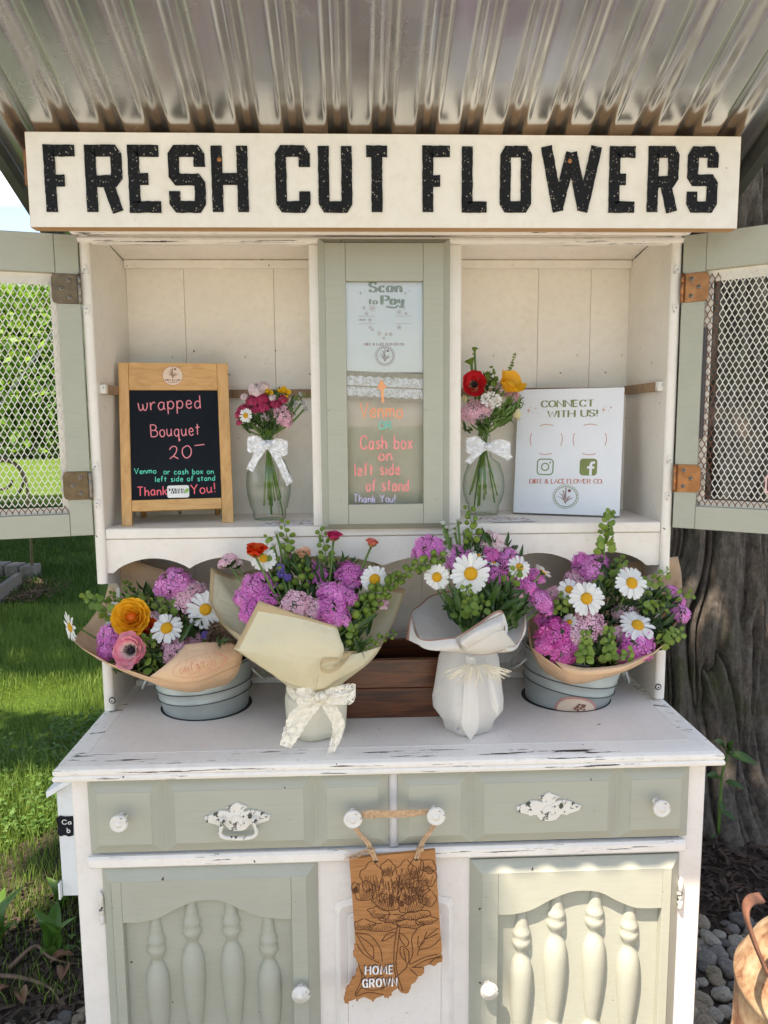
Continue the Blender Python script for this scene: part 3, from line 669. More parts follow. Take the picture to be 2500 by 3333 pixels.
for a, l_, r_ in ((2.2, 3.5, .16), (3.4, 4.2, .18), (4.2, 4, .15), (5.3, 3.5, .14), (.6, 3, .15), (1.4, 3, .14)):
    p0 = Vector((TX, TY, 3.3)); p3 = p0+Vector((math.cos(a)*l_, math.sin(a)*l_, l_*1.0)); mb.tube(catmull([p0, p0.lerp(p3, .35)+Vector((0, 0, .3)), p0.lerp(p3, .7), p3], 4), np.linspace(r_*1.4, r_*.3, 13), 8)
mb.tube([(TX, TY, 3.4), (TX-.1, TY, 5), (TX, TY+.2, 7.5)], [.42, .3, .12], 10)
part('limb', mb, bark, tree)
# unseen crown leaves, mask-placed so sun hits lawn strip, right door and milk can
leafm = petal('canopy_leaf', (.045, .11, .015), (.11, .22, .035), .4, .5)
def shade(x, y):
    r = np.full(x.shape, .25)
    nf = fbm(x*1.6, y*1.6, seed=61)
    far = (y > 2.70) & (y < 11.5) & (x > -10) & (x < 5); r[far] = 1
    bandl = (x < -.45) & (y > 2.08) & (y <= 2.70); r[bandl] = np.where(nf[bandl] > .56, .7, 0)
    nearl = (x < -.45) & (y > .1) & (y <= 2.08); r[nearl] = np.where(nf[nearl] > .385, 1, .0)
    edge = .135+.9*(y+.215)
    st = (x > -1.6) & (x < edge) & (y > -.9) & (y <= .5); r[st] = 1
    st2 = (x >= edge) & (x < 1.5) & (y > -.7) & (y < .42); r[st2] = 0
    bk = (x > -.45) & (x < 3) & (y > .45) & (y <= 2.95); r[bk] = .9
    fr_ = (y < -.9); r[fr_] = np.where(nf[fr_] > .52, .5, .0)
    return r
def shade_leaves(n_, zlo, zhi, box_, size):
    gx_ = RNG.uniform(box_[0], box_[1], n_); gy_ = RNG.uniform(box_[2], box_[3], n_); z = RNG.uniform(zlo, zhi, n_)
    keep = RNG.random(n_) < shade(gx_, gy_); gx_, gy_, z = gx_[keep], gy_[keep], z[keep]
    x = gx_-.36*z; y = gy_-.4*z
    q = np.stack([x, y, z], 1)-CP; d = q@CF; u = 1250+FL*(q@CR)/d; v_ = 1666.5-FL*(q@CU)/d
    ok = ~((d > 0) & (u > -300) & (u < 2800) & (v_ > -500) & (v_ < 3600)); x, y, z = x[ok], y[ok], z[ok]
    k = len(x); c = np.stack([x, y, z], 1)
    a = RNG.normal(size=(k, 3)); a /= np.linalg.norm(a, axis=1)[:, None]; b_ = np.cross(a, RNG.normal(size=(k, 3))); b_ /= np.linalg.norm(b_, axis=1)[:, None]
    s_ = RNG.uniform(.6, 1.3, k)[:, None]*size
    V = np.stack([c-a*s_, c-b_*s_*.55, c+a*s_, c+b_*s_*.55], 1).reshape(-1, 3)
    return V, np.arange(4*k).reshape(-1, 4)
V1, F1 = shade_leaves(34000, 4.2, 9.5, (-10, 5, 2.65, 11.5), .16)
V2, F2 = shade_leaves(24000, 3.9, 6.5, (-4, 3.2, -.95, 2.72), .08)
V3, F3 = shade_leaves(17000, 3.9, 5.6, (-1.75, .7, -.9, .55), .065)
link('crown', raw_mesh('crown', np.concatenate([V1, V2, V3]), np.concatenate([F1, F2+len(V1), F3+len(V1)+len(V2)]), leafm), T((0, 0, 0)), tree)  # unseen leaf mass added and shaped to cast the shade
# far hedge of bushes and trees behind the lawn
def bush(name, label, cat, loc, rx, ry, h, n_, c1, c2, ls, group=None, trunk=True):
    t = thing(name, label, cat, loc, group)
    cl = max(8, int(n_/140)); cc = RNG.normal(size=(cl, 3)); cc /= np.linalg.norm(cc, axis=1)[:, None]; cc *= (RNG.random(cl)**.4)[:, None]
    idx = RNG.integers(0, cl, n_); off = RNG.normal(size=(n_, 3))*.20
    p_ = cc[idx]*.8+off; p_ = p_*np.array([rx, ry, h/2])+np.array([0, 0, h*.5]); p_[:, 2] = np.abs(p_[:, 2])
    a = RNG.normal(size=(n_, 3)); a /= np.linalg.norm(a, axis=1)[:, None]; b_ = np.cross(a, RNG.normal(size=(n_, 3))); b_ /= np.linalg.norm(b_, axis=1)[:, None]
    s_ = RNG.uniform(.5, 1.3, n_)[:, None]*ls; c = p_+np.array(loc)
    V = np.stack([c-a*s_, c-b_*s_*.6, c+a*s_, c+b_*s_*.6], 1).reshape(-1, 3)
    link('crown', raw_mesh('crown', V, np.arange(4*n_).reshape(-1, 4), petal(name+'_leaf', c1, c2, .45, .5)), T((0, 0, 0)), t)
    if trunk:
        mb = MB()
        for k in range(3): mb.tube([loc, (loc[0]+random.uniform(-.3, .3)*rx, loc[1], loc[2]+h*.35), (loc[0]+random.uniform(-.6, .6)*rx, loc[1], loc[2]+h*.7)], [.12, .08, .03], 6)
        part('trunk', mb, bark, t)
g1, g2 = (.16, .30, .03), (.36, .52, .08)
bush('bush', 'tall sunlit yellow-green bush far behind the left wire door', 'bush', (-14.2, 31, 0), 4.2, 3, 7.7, 16000, g1, g2, .22)
bush('bush', 'dark green bush mass at far left behind wire mesh', 'bush', (-19.5, 32, 0), 3.6, 3, 7.6, 14000, (.03, .08, .012), (.10, .2, .03), .17)
bush('bush', 'rounded lower bush right of the tall one beyond the lawn', 'bush', (-10.6, 30, 0), 3.2, 2, 6.2, 9000, (.07, .17, .02), (.2, .36, .05), .15)
bush('bush', 'greyish bare-branched shrub behind the sunlit bushes', 'bush', (-17, 38, 0), 6, 2.5, 8.6, 9000, (.10, .12, .06), (.22, .24, .12), .2)
bush('bush', 'far bush behind the cabinet at the left side', 'bush', (-6.0, 33, 0), 3.4, 2.5, 5.0, 6000, g1, g2, .18)
bush('tree', 'distant leafy tree seen right of the thick trunk', 'tree', (12.5, 22, 0), 4.5, 3, 7, 8000, (.05, .12, .02), (.14, .26, .04), .22)
bush('bush', 'distant hedge behind the trunk on the right', 'bush', (9, 16, 0), 3.5, 1.5, 2.4, 5000, (.05, .12, .02), (.14, .26, .04), .12)
# trees on the photographer's side of the added gravel (seen only as reflections and as surroundings)
bush('tree', 'leafy tree across the added gravel on the left', 'tree', (-7, -12, 0), 4, 4, 9, 5000, (.05, .12, .02), (.14, .26, .04), .3)
bush('tree', 'leafy tree across the added gravel on the right', 'tree', (7, -13, 0), 4, 4, 8.5, 5000, (.05, .12, .02), (.14, .26, .04), .3)
# raised bed and blocks, ornamental hook
bedw = wood('weathered_timber', (.14, .115, .09), (.15, .12, .10), (.08, .06, .05), (2, 20, 20), .85, 4)
rb = thing('raised_bed', 'weathered grey timber garden bed corner with paving blocks on the lawn', 'garden bed', (-3.35, 4.6, 0))
p0 = atz(64, 1912, 0); p1 = atz(0, 1962, 0)
d = (p1-p0); d /= np.linalg.norm(d)
plb = Plane(p0, d, (0, 0, 1))
part('side_board', MB().prism(plb, [(0, 0), (2.0, 0), (2.0, .13), (0, .13)], -.02, .02), bedw, rb)
blk = simple('paving_block_grey', (.17, .145, .125), .9, var=.2, vscale=20, bmp=.4, bscale=80)
for k in range(3):
    q = atz(86, 1890, 0)+np.array([-.16*k, .10+.06*k, 0]); part('block', MB().box(q[0]-.06, q[0]+.06, q[1]-.09, q[1]+.09, 0, .125, bev=.008), blk, rb)
chips('leaf_litter', 700, (-3.5, -2.4), (4.0, 5.3), lambda x, y: ((x+3.05)/.6)**2+((y-4.75)/.55)**2 < random.uniform(.4, 1), simple('litter_brown', (.17, .10, .07), .9, var=.6, vscale=12), .05, .12)
hk = thing('garden_hook', 'bronze shepherd hook with scrolled top standing beside the raised bed', 'garden hook', tuple(atz(106, 1885, 0)))
hm = simple('hook_bronze', (.15, .12, .07), .4, .6)
Yh = float(atz(106, 1885, 0)[1]); hp = [at(*c3(x, y), Yh) for x, y in ((215, 2400), (200, 2100), (186, 1900), (178, 1790), (150, 1690), (90, 1620), (20, 1590), (-40, 1600))]
hp[0] = atz(106, 1885, 0)
part('pole', MB().tube(catmull(hp, 5), .014, 8), hm, hk)
ctr = at(*c3(20, 1720), Yh); Rg = float(np.linalg.norm(at(*c3(150, 1720), Yh)-ctr))
part('scroll_ring', MB().tube([(ctr[0]+Rg*(1-.09*t)*math.cos(t), Yh, ctr[2]+Rg*(1-.09*t)*math.sin(t)) for t in np.linspace(-.9, 6.0, 50)], .012, 8), hm, hk)
rp = [at(*c3(-60, 1320), 8), at(*c3(150, 1040), 8.2), at(*c3(352, 765), 8.4)]
solo('rope', MB().tube(rp, .012, 6), simple('white_rope', (.6, .6, .56), .8), 'pale taut rope slanting across the view behind the left wire mesh', 'rope')
# ================================================================ CABINET
cab = thing('hutch_cabinet', 'white and sage green painted hutch cabinet used as a flower stand', 'cabinet', (0, 0, 0))
XI, XO = .530, .548; YB = .21
# hutch sides with the cut-away between the shelf and the counter
prof = [(0.0, .845), (0.0, .985), (.012, 1.0), (.045, 1.02), (.066, 1.05), (.07, 1.07), (.052, 1.085), (.0, 1.096), (0, 1.755), (YB, 1.725), (YB, .845)]
for sx in (-1, 1):
    pl = Plane((sx*XO, 0, 0), (0, 1, 0), (0, 0, 1)); pts = prof
    mb = MB()
    a, b2 = (0, .018) if sx < 0 else (-.018, 0)
    mb.prism(pl, [(p, q) for p, q in pts], a, b2)
    part('side_panel', mb, white_frame if False else white, cab)
    # rounded front edge of the side panel
    mb = MB(); x0 = sx*(XO-.009)
    for za, zb in ((.847, .983), (1.096, 1.75)):
        mb.grid([[(x0+.0095*math.cos(t), -.0005-.006*math.sin(t), z) for t in np.linspace(0, math.pi, 9)] for z in (za, zb)])
        for z, f in ((za, -1), (zb, 1)):
            mb.add([(x0+.0095*math.cos(t), -.0005-.006*math.sin(t), z) for t in np.linspace(0, math.pi, 9)], [tuple(range(9))])
    part('edge_bead', mb, white, cab)
    c = at(*(q1(510, 1375) if sx < 0 else q4(1168, 1508)), -.008)
    mb = MB().lathe(c, [(0, 0), (.0042, 0), (.0042, .0012), (.0036, .002), (0, .002)], 14, (0, -1, 0)); 
    mb.box(c[0]-.0026, c[0]+.0026, c[1]-.0025, c[1]-.0018, c[2]-.0005, c[2]+.0005, 1).box(c[0]-.0005, c[0]+.0005, c[1]-.0026, c[1]-.0019, c[2]-.0026, c[2]+.0026, 1)
    mb.lathe((c[0], c[1]+.0015, c[2]), [(.0043, 0), (.0062, .0002), (.0066, .0008)], 14, (0, -1, 0), 1)
    part('screw', mb, [knobw, ink_black], cab)
# top rail with bead moulding, ceiling board
mb = MB().box(-XO-.012, XO+.012, -.016, -.001, 1.730, 1.757, bev=.004).box(-XI, XI, -.002, .018, 1.7167, 1.7295, bev=.003)
mb.box(-XO-.006, XO+.006, -.01, -.0005, 1.7175, 1.7275, bev=.003)
part('top_rail', mb, white_edge, cab)
part('top_board', MB().add([(x, y, z) for x in (-XI, XI) for y, z in ((.0185, 1.7520), (YB-.002, 1.7300), (YB-.002, 1.7360), (.0185, 1.7580))], [(0, 4, 5, 1), (3, 2, 6, 7), (0, 1, 2, 3), (4, 7, 6, 5)]), white_in, cab)
# back planks (a separate board each)
xs = [-.53, -.395, -.215, -.065, .07, .245, .395, .53]
gv = sorted([float(at(u, 1100, YB)[0]) for u in (605, 895)]+[float(at(u, 1100, YB)[0]) for u in (1750, 1920)])
xs = [-.53, gv[0], gv[1], -.07, .085, gv[2], gv[3], .53]
for a, b2 in zip(xs[:-1], xs[1:]):
    part('back_plank', MB().box(a+.0003, b2-.0003, YB, YB+.012, .845, 1.730, bev=.0007), white_in, cab)
part('backing_sheet', MB().box(-XO+.001, XO-.001, YB+.0125, YB+.016, .845, 1.732), white_in, cab)  # added behind the planks to block sky light at the seams
part('back_batten', MB().box(-XI, XI, YB-.014, YB-.0005, float(at(700, 872, YB-.014)[2]), 1.7300, bev=.002), white_in, cab)
zc0 = float(at(*c4(300, 1195), YB-.012)[2]); zc1 = float(at(*c4(300, 1142), YB-.012)[2])
part('back_cleat', MB().box(-XI+.012, XI-.012, YB-.012, YB-.0006, zc0, zc1, bev=.001), raw, cab)
part('low_back_board', MB().box(-XI, XI, YB-.012, YB-.0006, .8445, .930, bev=.002), white, cab)
for sx in (-1, 1):
    za, zb = float(at(*(c3(640, 1170) if sx < 0 else c5(1130, 905)), .02)[2]), float(at(*(c3(640, 1110) if sx < 0 else c5(1130, 857)), .02)[2])
    x0, x1 = sorted((sx*XI, sx*(XI-.011)))
    part('side_cleat', MB().box(x0, x1, .026, YB-.013, za, zb, bev=.001), raw, cab)
    part('cleat_end', MB().box(x0, x1, .012, .0258, za, zb, bev=.001), knobw, cab)
# shelf and scalloped apron
part('shelf', MB().box(-XI, XI, .0, YB-.0005, 1.180, 1.2, bev=.002), white, cab)
def XA(u): return float(at(u, 1840, .004)[0])
zt = 1.1788; zarch = float(at(513, 1817, .004)[2]); zval = float(at(625, 1850, .004)[2]); zlow = float(at(346, 1866, .004)[2])
cx_ = XA(1248); pxm = (XA(1900)-XA(600))/1300
bounds = [(-855, -625), (-625, -390), (-390, 0), (0, 390), (390, 625), (625, 855)]
low = [(-XI, zlow), (cx_-868*pxm, zlow)]
for a, b2 in bounds:
    for k in range(13):
        t = k/12; s_ = math.sin(math.pi*t)
        low.append((cx_+(a+(b2-a)*t)*pxm, zval+(zarch-zval)*s_**.8))
low += [(cx_+868*pxm, zlow), (XI, zlow)]
part('scalloped_apron', MB().prism(FRONT(.020), low+[(XI, zt), (-XI, zt)], 0, .016), white, cab)
# centre compartment stiles and dividers
def xs_at(cc, pts, Y): return [float(at(*cc(*p), Y)[0]) for p in pts]
dl, dr = np.mean(xs_at(c4, ((665, 140), (705, 2050)), -.02)), np.mean(xs_at(c4, ((1552, 142), (1530, 2050)), -.02))
dzt = float(at(*c4(1100, 142), -.02)[2]); dzb = float(at(*c4(1100, 2058), -.02)[2])
sl = np.mean(xs_at(c4, ((612, 500), (650, 2030)), 0)); sr = np.mean(xs_at(c5, ((80, 500), (78, 1540)), 0))
for a, b2 in ((sl, dl+.012), (dr-.012, sr)):
    part('stile', MB().box(a, b2, -.001, .019, 1.2005, 1.7163, bev=.002), white, cab)
for a in (sl, sr-.014):
    part('divider', MB().box(a+.0005, a+.0135, .0195, YB-.013, 1.2004, 1.7163), white_in, cab)
# centre door: frame, glass, notice
cd = part('glass_door', MB().ringslope((dl, dr, dzb, dzt), (dl+.012, dr-.012, dzb+.010, dzt-.010), -.009, -.020).box(dl+.0003, dr-.0003, -.0088, -.0015, dzb+.0003, dzb+.010).box(dl+.0003, dl+.012, -.0088, -.0015, dzb+.010, dzt-.01).box(dr-.012, dr-.0003, -.0088, -.0015, dzb+.010, dzt-.01).box(dl+.0003, dr-.0003, -.0088, -.0015, dzt-.01, dzt-.0003), sage, cab)
pl_, pr_ = np.mean(xs_at(c4, ((857, 430), (870, 1893)), -.02)), np.mean(xs_at(c4, ((1372, 430), (1358, 1893)), -.02))
pzt, pzb = float(at(*c4(1100, 430), -.02)[2]), float(at(*c4(1100, 1893), -.02)[2])
a0, a1, z0, z1 = dl+.012, dr-.012, dzb+.010, dzt-.010
part('door_stile', MB().box(a0, pl_, -.020, -.003, z0, z1, bev=.0008), sage, cd)
part('door_stile', MB().box(pr_, a1, -.020, -.003, z0, z1, bev=.0008), sage, cd)
part('door_rail', MB().box(pl_+.0004, pr_-.0004, -.0195, -.003, pzt, z1, bev=.0008), sage_h, cd)
part('door_rail', MB().box(pl_+.0004, pr_-.0004, -.0195, -.003, z0, pzb, bev=.0008), sage_h, cd)
part('inner_panel', MB().box(dl+.004, dr-.004, .018, .026, 1.2006, 1.7160), paint('inner_panel_paint', (.80, .72, .62), dirt=.12), cab)
part('glass_pane', MB().box(pl_-.001, pr_+.001, -.0105, -.0085, pzb-.001, pzt+.001), pane_m, cd)
# paper notice behind the glass
NP = FRONT(-.0062)
def nz(x, y): return NP.pix(*c4(x, y))
pzp = float(nz(1100, 1030)[1])
pnote = link('payment_notice', None, T((0, -.006, 1.5))); pnote['label'] = 'white pay notice with green heading behind the glass of the centre door'; pnote['category'] = 'notice'
part('paper', MB().prism(NP, [(pl_, pzp), (pr_, pzp), (pr_, pzt), (pl_, pzt)], -.0006, 0), simple('glossy_notice', (.84, .85, .84), .3, var=.02), pnote)
mb = MB(); K = dict(serif=True, wt=.0052)
ptext(mb, NP, 'Scan', c4(1012, 502), c4(1220, 502), 30, **K); ptext(mb, NP, 'to', c4(1006, 582), c4(1060, 582), 17, wt=.0035, serif=True)
part('heading', mb, ink_green, pnote)
mb = MB(); ptext(mb, NP, 'Pay', c4(1092, 584), c4(1232, 584), 27, **K); ribbon(mb, NP, catmull([nz(1200, 590), nz(1175, 607), nz(1120, 600)], 4), lambda t: .003, .0009)
part('heading', mb, ink_green, pnote)
mb = MB(); ptext(mb, NP, 'DIRT & LACE FLOWER CO.', c4(978, 853), c4(1242, 853), 7.5, wt=.0011, serif=True, sp=2.2)
part('shop_name', mb, ink_rose, pnote)
mb = MB(); ptext(mb, NP, 'VENMO', c4(942, 691), c4(986, 691), 5, wt=.0007, sp=2); ptext(mb, NP, 'V', c4(1010, 692), c4(1019, 692), 6, wt=.0011, sp=0)
ribbon(mb, NP, circ(nz(1014, 689), .0028, 16), lambda t: .0005)
for y in (662, 711):
    ribbon(mb, NP, [nz(942, y), nz(1048, y)], lambda t: .0005); ribbon(mb, NP, [nz(1180, y), nz(1288, y)], lambda t: .0005)
for (x, y, r) in ((1030, 610, 22), (1205, 635, 18), (975, 608, 10), (992, 645, 12), (1235, 605, 12), (1250, 645, 10), (1075, 775, 16), (1120, 780, 10), (1150, 780, 12), (1030, 750, 10), (1205, 735, 14), (1105, 805, 9), (1015, 735, 9)):
    c = nz(x, y); rr = r/2.011/FL*1.40
    for k in range(5): ribbon(mb, NP, circ((c[0]+rr*.6*math.cos(k*1.257), c[1]+rr*.6*math.sin(k*1.257)), rr*.38, 8), lambda t: .0004, .0004+k*.00004)
    ribbon(mb, NP, circ(c, rr*.2, 8), lambda t: .0004, .0007)
part('floral_wreath_print', mb, ink_rose, pnote)
mb = MB(); c = nz(1112, 921)
ribbon(mb, NP, circ(c, .0150, 40), lambda t: .0006); 
for k in range(24): ribbon(mb, NP, circ((c[0]+.0165*math.cos(k*.2618), c[1]+.0165*math.sin(k*.2618)), .0022, 6), lambda t: .0005, .0006)
sprigmark(mb, NP, c, .0125); part('round_emblem', mb, ink_brown, pnote)
mb = MB()
for x, y, s_ in ((953, 511, 18), (982, 498, 8), (1245, 511, 15), (1274, 497, 8)): star4(mb, NP, nz(x, y), s_/2.011/FL*1.4)
part('sparkle_print', mb, ink_green, pnote)
# burlap and lace band inside the door
burlap = simple('burlap', (.36, .30, .20), .95, var=.3, vscale=300, bmp=.8, bscale=700)
bd = thing('burlap_band', 'burlap ribbon with white lace stretched across the centre door', 'ribbon', (0, -.004, 1.42))
z0_, z1_ = nz(870, 1205)[1], nz(870, 1018)[1]; z2_, z3_ = nz(1365, 1232)[1], nz(1365, 1043)[1]
part('burlap_strip', MB().prism(NP, [(pl_, z0_), (pr_, z2_), (pr_, z3_), (pl_, z1_)], .0002, .0012), burlap, bd)
mb = MB()
def band_y(x, o): return o+(x-865)*.046
for top, bot in ((1058, 1112), (1122, 1175)):
    up_ = []; dn_ = []
    for k in range(81):
        x = 865+500*k/80; e = 9*abs(math.sin(k*math.pi/9.5))
        up_.append(nz(x, band_y(x, top-(e if top < 1100 else 0)))); dn_.append(nz(x, band_y(x, bot+(e if top > 1100 else 0))))
    mb.grid([[NP.pt(*p, .0018) for p in dn_], [NP.pt(*p, .0018) for p in up_]], 0, False)
part('lace_strip', mb, lace_w, bd)
# marker lettering on the glass
GP = FRONT(-.0106)
def wr(name, s, x0, y, x1, cap, mt, wt=.0028, hand=.04, dy=0):
    mb = MB(); ptext(mb, GP, s, c4(x0, y), c4(x1, y+dy), cap/2.011, wt, hand=hand); return part(name, mb, mt, cd)
wr('marker_lettering', 'Venmo', 950, 1325, 1225, 95, ink_orange); wr('marker_lettering', 'OR', 1076, 1400, 1152, 48, ink_teal2, .0026)
wr('marker_lettering', 'Cash box', 952, 1530, 1290, 85, ink_coral); wr('marker_lettering', 'on', 1072, 1607, 1158, 70, ink_coral)
wr('marker_lettering', 'left side', 915, 1705, 1210, 75, ink_coral, dy=-8); wr('marker_lettering', 'of stand', 990, 1805, 1268, 75, ink_coral)
wr('marker_lettering', 'Thank You!', 908, 1880, 1180, 48, ink_lilac, .0018)
mb = MB(); pts = [c4(*p) for p in ((1088, 1072), (1125, 1130), (1102, 1138), (1108, 1228), (1092, 1228), (1084, 1140), (1060, 1140))]
mb.prism(GP, [GP.pix(*p) for p in pts][::-1], 0, .0012); part('orange_arrow', mb, simple('orange_arrow_sticker', (.80, .36, .16), .6), cd)
# expanded-metal doors
def hexmesh(pl, a0, a1, b0, b1, w_, hgt, wd, inset):
    """sinuous strands; returns bright mesh and rusty edge mesh"""
    A = MB(); B = MB(); nx = int((a1-a0)/w_); 
    for i in range(nx+1):
        x = a0+i*w_; sg = 1 if i % 2 else -1
        pts = []; y = b0; ph = 0
        while y < b1+.001:
            xo = sg*(1 if ph % 2 else -1)*w_*.46
            pts += [(x+xo, y), (x+xo, min(b1, y+hgt*.16))]; y += hgt*.5; ph += 1
        tgt = B if inset(x) else A
        for k in range(0, len(pts)-1):
            p, q = pts[k], pts[k+1]
            if q[1] <= p[1]: continue
            tt = B if (inset(x) or p[1] < b0+.012) else A
            dx, dy = q[0]-p[0], q[1]-p[1]; l_ = math.hypot(dx, dy); nx_, ny_ = -dy/l_*wd/2, dx/l_*wd/2
            c = [(p[0]-nx_, p[1]-ny_), (q[0]-nx_, q[1]-ny_), (q[0]+nx_, q[1]+ny_), (p[0]+nx_, p[1]+ny_)]
            h = .0004*(k % 3)
            tt.add([pl.pt(*t_, h) for t_ in c]+[pl.pt(*t_, h+.0012) for t_ in c], [(4, 7, 6, 5), (0, 4, 5, 1), (2, 6, 7, 3)])
    return A, B
def hutch_door(side, ang):
    sg = -1 if side == 'L' else 1
    hx = sg*.5475; ex = np.array([sg*math.cos(ang), -math.sin(ang), 0])
    pl = Plane((hx, -.010, 0), ex if sg > 0 else -ex, (0, 0, 1))     # a grows to the right
    W_ = .40; z0, z1 = 1.190, 1.7295
    c = c3 if side == 'L' else None
    if side == 'L': o = [pl.pix(*p) for p in (c3(365, 375), c3(452, 1958))]
    else: o = [pl.pix(*p) for p in ((2100+728/3.6875, 700+655/3.6875), (2100+450/2.765, 1300+962/2.765))]
    st = abs((o[0][0]+o[1][0])/2); ot, ob = o[0][1], o[1][1]
    R_ = lambda a, b_: tuple(sorted((sg*a, sg*b_)))
    d_ = part('wire_door', MB().prism(pl, [(R_(.0, st)[0], z0), (R_(0, st)[1], z0), (R_(0, st)[1], z1), (R_(0, st)[0], z1)], -.019, 0, bev=.0015), sage, cab)
    a, b_ = R_(W_-.062, W_); part('door_stile', MB().prism(pl, [(a, z0), (b_, z0), (b_, z1), (a, z1)], -.019, 0, bev=.0015), sage, d_)
    a, b_ = R_(st+.0004, W_-.0624)
    part('door_rail', MB().prism(pl, [(a, ot), (b_, ot), (b_, z1), (a, z1)], -.019, 0, bev=.001), sage_h, d_)
    part('door_rail', MB().prism(pl, [(a, z0), (b_, z0), (b_, ob), (a, ob)], -.019, 0, bev=.001), sage_h, d_)
    # inner back lip of the frame
    mb = MB(); q = .012
    for aa, bb, cc_, dd in ((st, st+q, ob, ot), (W_-.0624-q, W_-.0624, ob, ot), (st+q, W_-.0624-q, ob, ob+q), (st+q, W_-.0624-q, ot-q-.008, ot)):
        x0, x1 = R_(aa, bb); mb.prism(pl, [(x0, cc_+.0003), (x1, cc_+.0003), (x1, dd-.0003), (x0, dd-.0003)], -.018, -.013)
    part('inner_lip', mb, white_in, d_)
    rust = (lambda x: abs(x) < st+.024) if side == 'R' else (lambda x: False)
    A, B = hexmesh(pl, R_(st+.002, W_-.064)[0], R_(st+.002, W_-.064)[1], ob+.002, ot-.006, .0052, .0205, .0013, rust)
    for v_ in (A, B): v_.v = [tuple(np.array(p)+pl.n*(-.010)) for p in v_.v]
    part('expanded_metal', A, wire_w, d_); part('rusty_mesh_edge', B, wire_r, d_)
    # hinges
    for hz in ((at(*c3(460, 480), -.02)[2], at(*c3(545, 1772), -.02)[2]) if side == 'L' else (at(2245, 933, -.03)[2], at(2223, 1558, -.03)[2])):
        mm = bronze if side == 'L' else brass
        a, b_ = .004, .047; w2 = .026; r = .008
        pts = [(a, hz-w2), (b_-r, hz-w2), (b_-.3*r, hz-w2+.3*r), (b_, hz-w2+r), (b_, hz+w2-r), (b_-.3*r, hz+w2-.3*r), (b_-r, hz+w2), (a, hz+w2)]
        pts = [(sg*p, z) for p, z in pts]
        if sg < 0: pts = pts[::-1]
        hi = part('hinge', MB().prism(pl, pts, .0003, .0022, bev=.0007), mm, cab)
        for (sa, sz) in ((.030, 0), (.017, .015), (.017, -.015)):
            c = pl.pt(sg*sa, hz+sz, .0022); mb = MB().lathe(c, [(0, 0), (.0042, 0), (.0040, .0009), (.0025, .0014), (0, .0014)], 12, pl.n)
            for q1_, q2_ in (((-.0026, -.0005), (.0026, .0005)), ((-.0005, -.0026), (.0005, .0026))):
                mb.prism(pl, [(sg*sa+q1_[0], hz+sz+q1_[1]), (sg*sa+q2_[0], hz+sz+q1_[1]), (sg*sa+q2_[0], hz+sz+q2_[1]), (sg*sa+q1_[0], hz+sz+q2_[1])], .0034, .0039, 1)
            part('screw', mb, [steel, ink_black], hi)
        part('hinge_barrel', MB().lathe((hx-sg*.002, -.0165, hz-w2), [(0, 0), (.0032, 0), (.0032, .014), (.0028, .0145), (.0034, .015), (.0034, .036), (.0028, .0365), (.0032, .037), (.0032, .052), (0, .052)], 10), steel if sg < 0 else mm, hi)
        for dz in (-.034, .034):
            c0 = (hx-sg*.010, -.0072, hz+dz); P_ = FRONT(-.0072)
            mb = MB().prism(P_, [(c0[0]+x_*sg, c0[2]+z_*(1 if dz > 0 else -1)) for x_, z_ in ([(-.006, -.006), (.006, -.006), (.006, .002), (.003, .008), (-.001, .010), (-.004, .004)] if True else [])][::(1 if sg*dz > 0 else -1)], 0, .0016, bev=.0004)
            mb.lathe((c0[0]+sg*.001, c0[1]-.0016, c0[2]), [(0, 0), (.0030, 0), (.0026, .0008), (0, .0008)], 10, (0, -1, 0))
            mb.prism(P_, [(c0[0]+sg*.001+a_, c0[2]+b__) for a_, b__ in ((-.0018, -.0004), (.0018, -.0004), (.0018, .0004), (-.0018, .0004))], .0026, .0029, 1)
            part('hinge_lobe', mb, [knobw, ink_black], hi)
    return pl, d_
plL, dL = hutch_door('L', math.radians(15)); plR, dR = hutch_door('R', math.radians(36))
part('door_catch', MB().prism(plR, [(plR.pix(2289, 1065)[0]-.004, plR.pix(2289, 1428)[1]), (plR.pix(2289, 1065)[0]+.006, plR.pix(2289, 1428)[1]), (plR.pix(2289, 1065)[0]+.006, plR.pix(2289, 1065)[1]), (plR.pix(2289, 1065)[0]-.004, plR.pix(2289, 1065)[1])], -.017, -.006, bev=.001), simple('dark_plastic', (.06, .05, .055), .5), dR)
c = plR.pix(2500, 1575)
ps = thing('hanging_tag', 'dark tag with pink rounded border hanging on the right wire door at image edge', 'tag', plR.pt(*c, .004))
def rrect(x0, x1, y0, y1, r, k=5):
    o = []
    for cx, cy, a in ((x1-r, y0+r, -90), (x1-r, y1-r, 0), (x0+r, y1-r, 90), (x0+r, y0+r, 180)):
        for i in range(k+1):
            t = math.radians(a+90*i/k); o.append((cx+r*math.cos(t), cy+r*math.sin(t)))
    return o
part('border', MB().prism(plR, rrect(c[0]-.004, c[0]+.06, c[1]-.017, c[1]+.017, .006), .0015, .0035), simple('pink_card', (.8, .5, .47), .6), ps)
part('face', MB().prism(plR, rrect(c[0]-.001, c[0]+.057, c[1]-.014, c[1]+.014, .005), .0036, .0042), simple('dark_card', (.02, .015, .03), .5), ps)
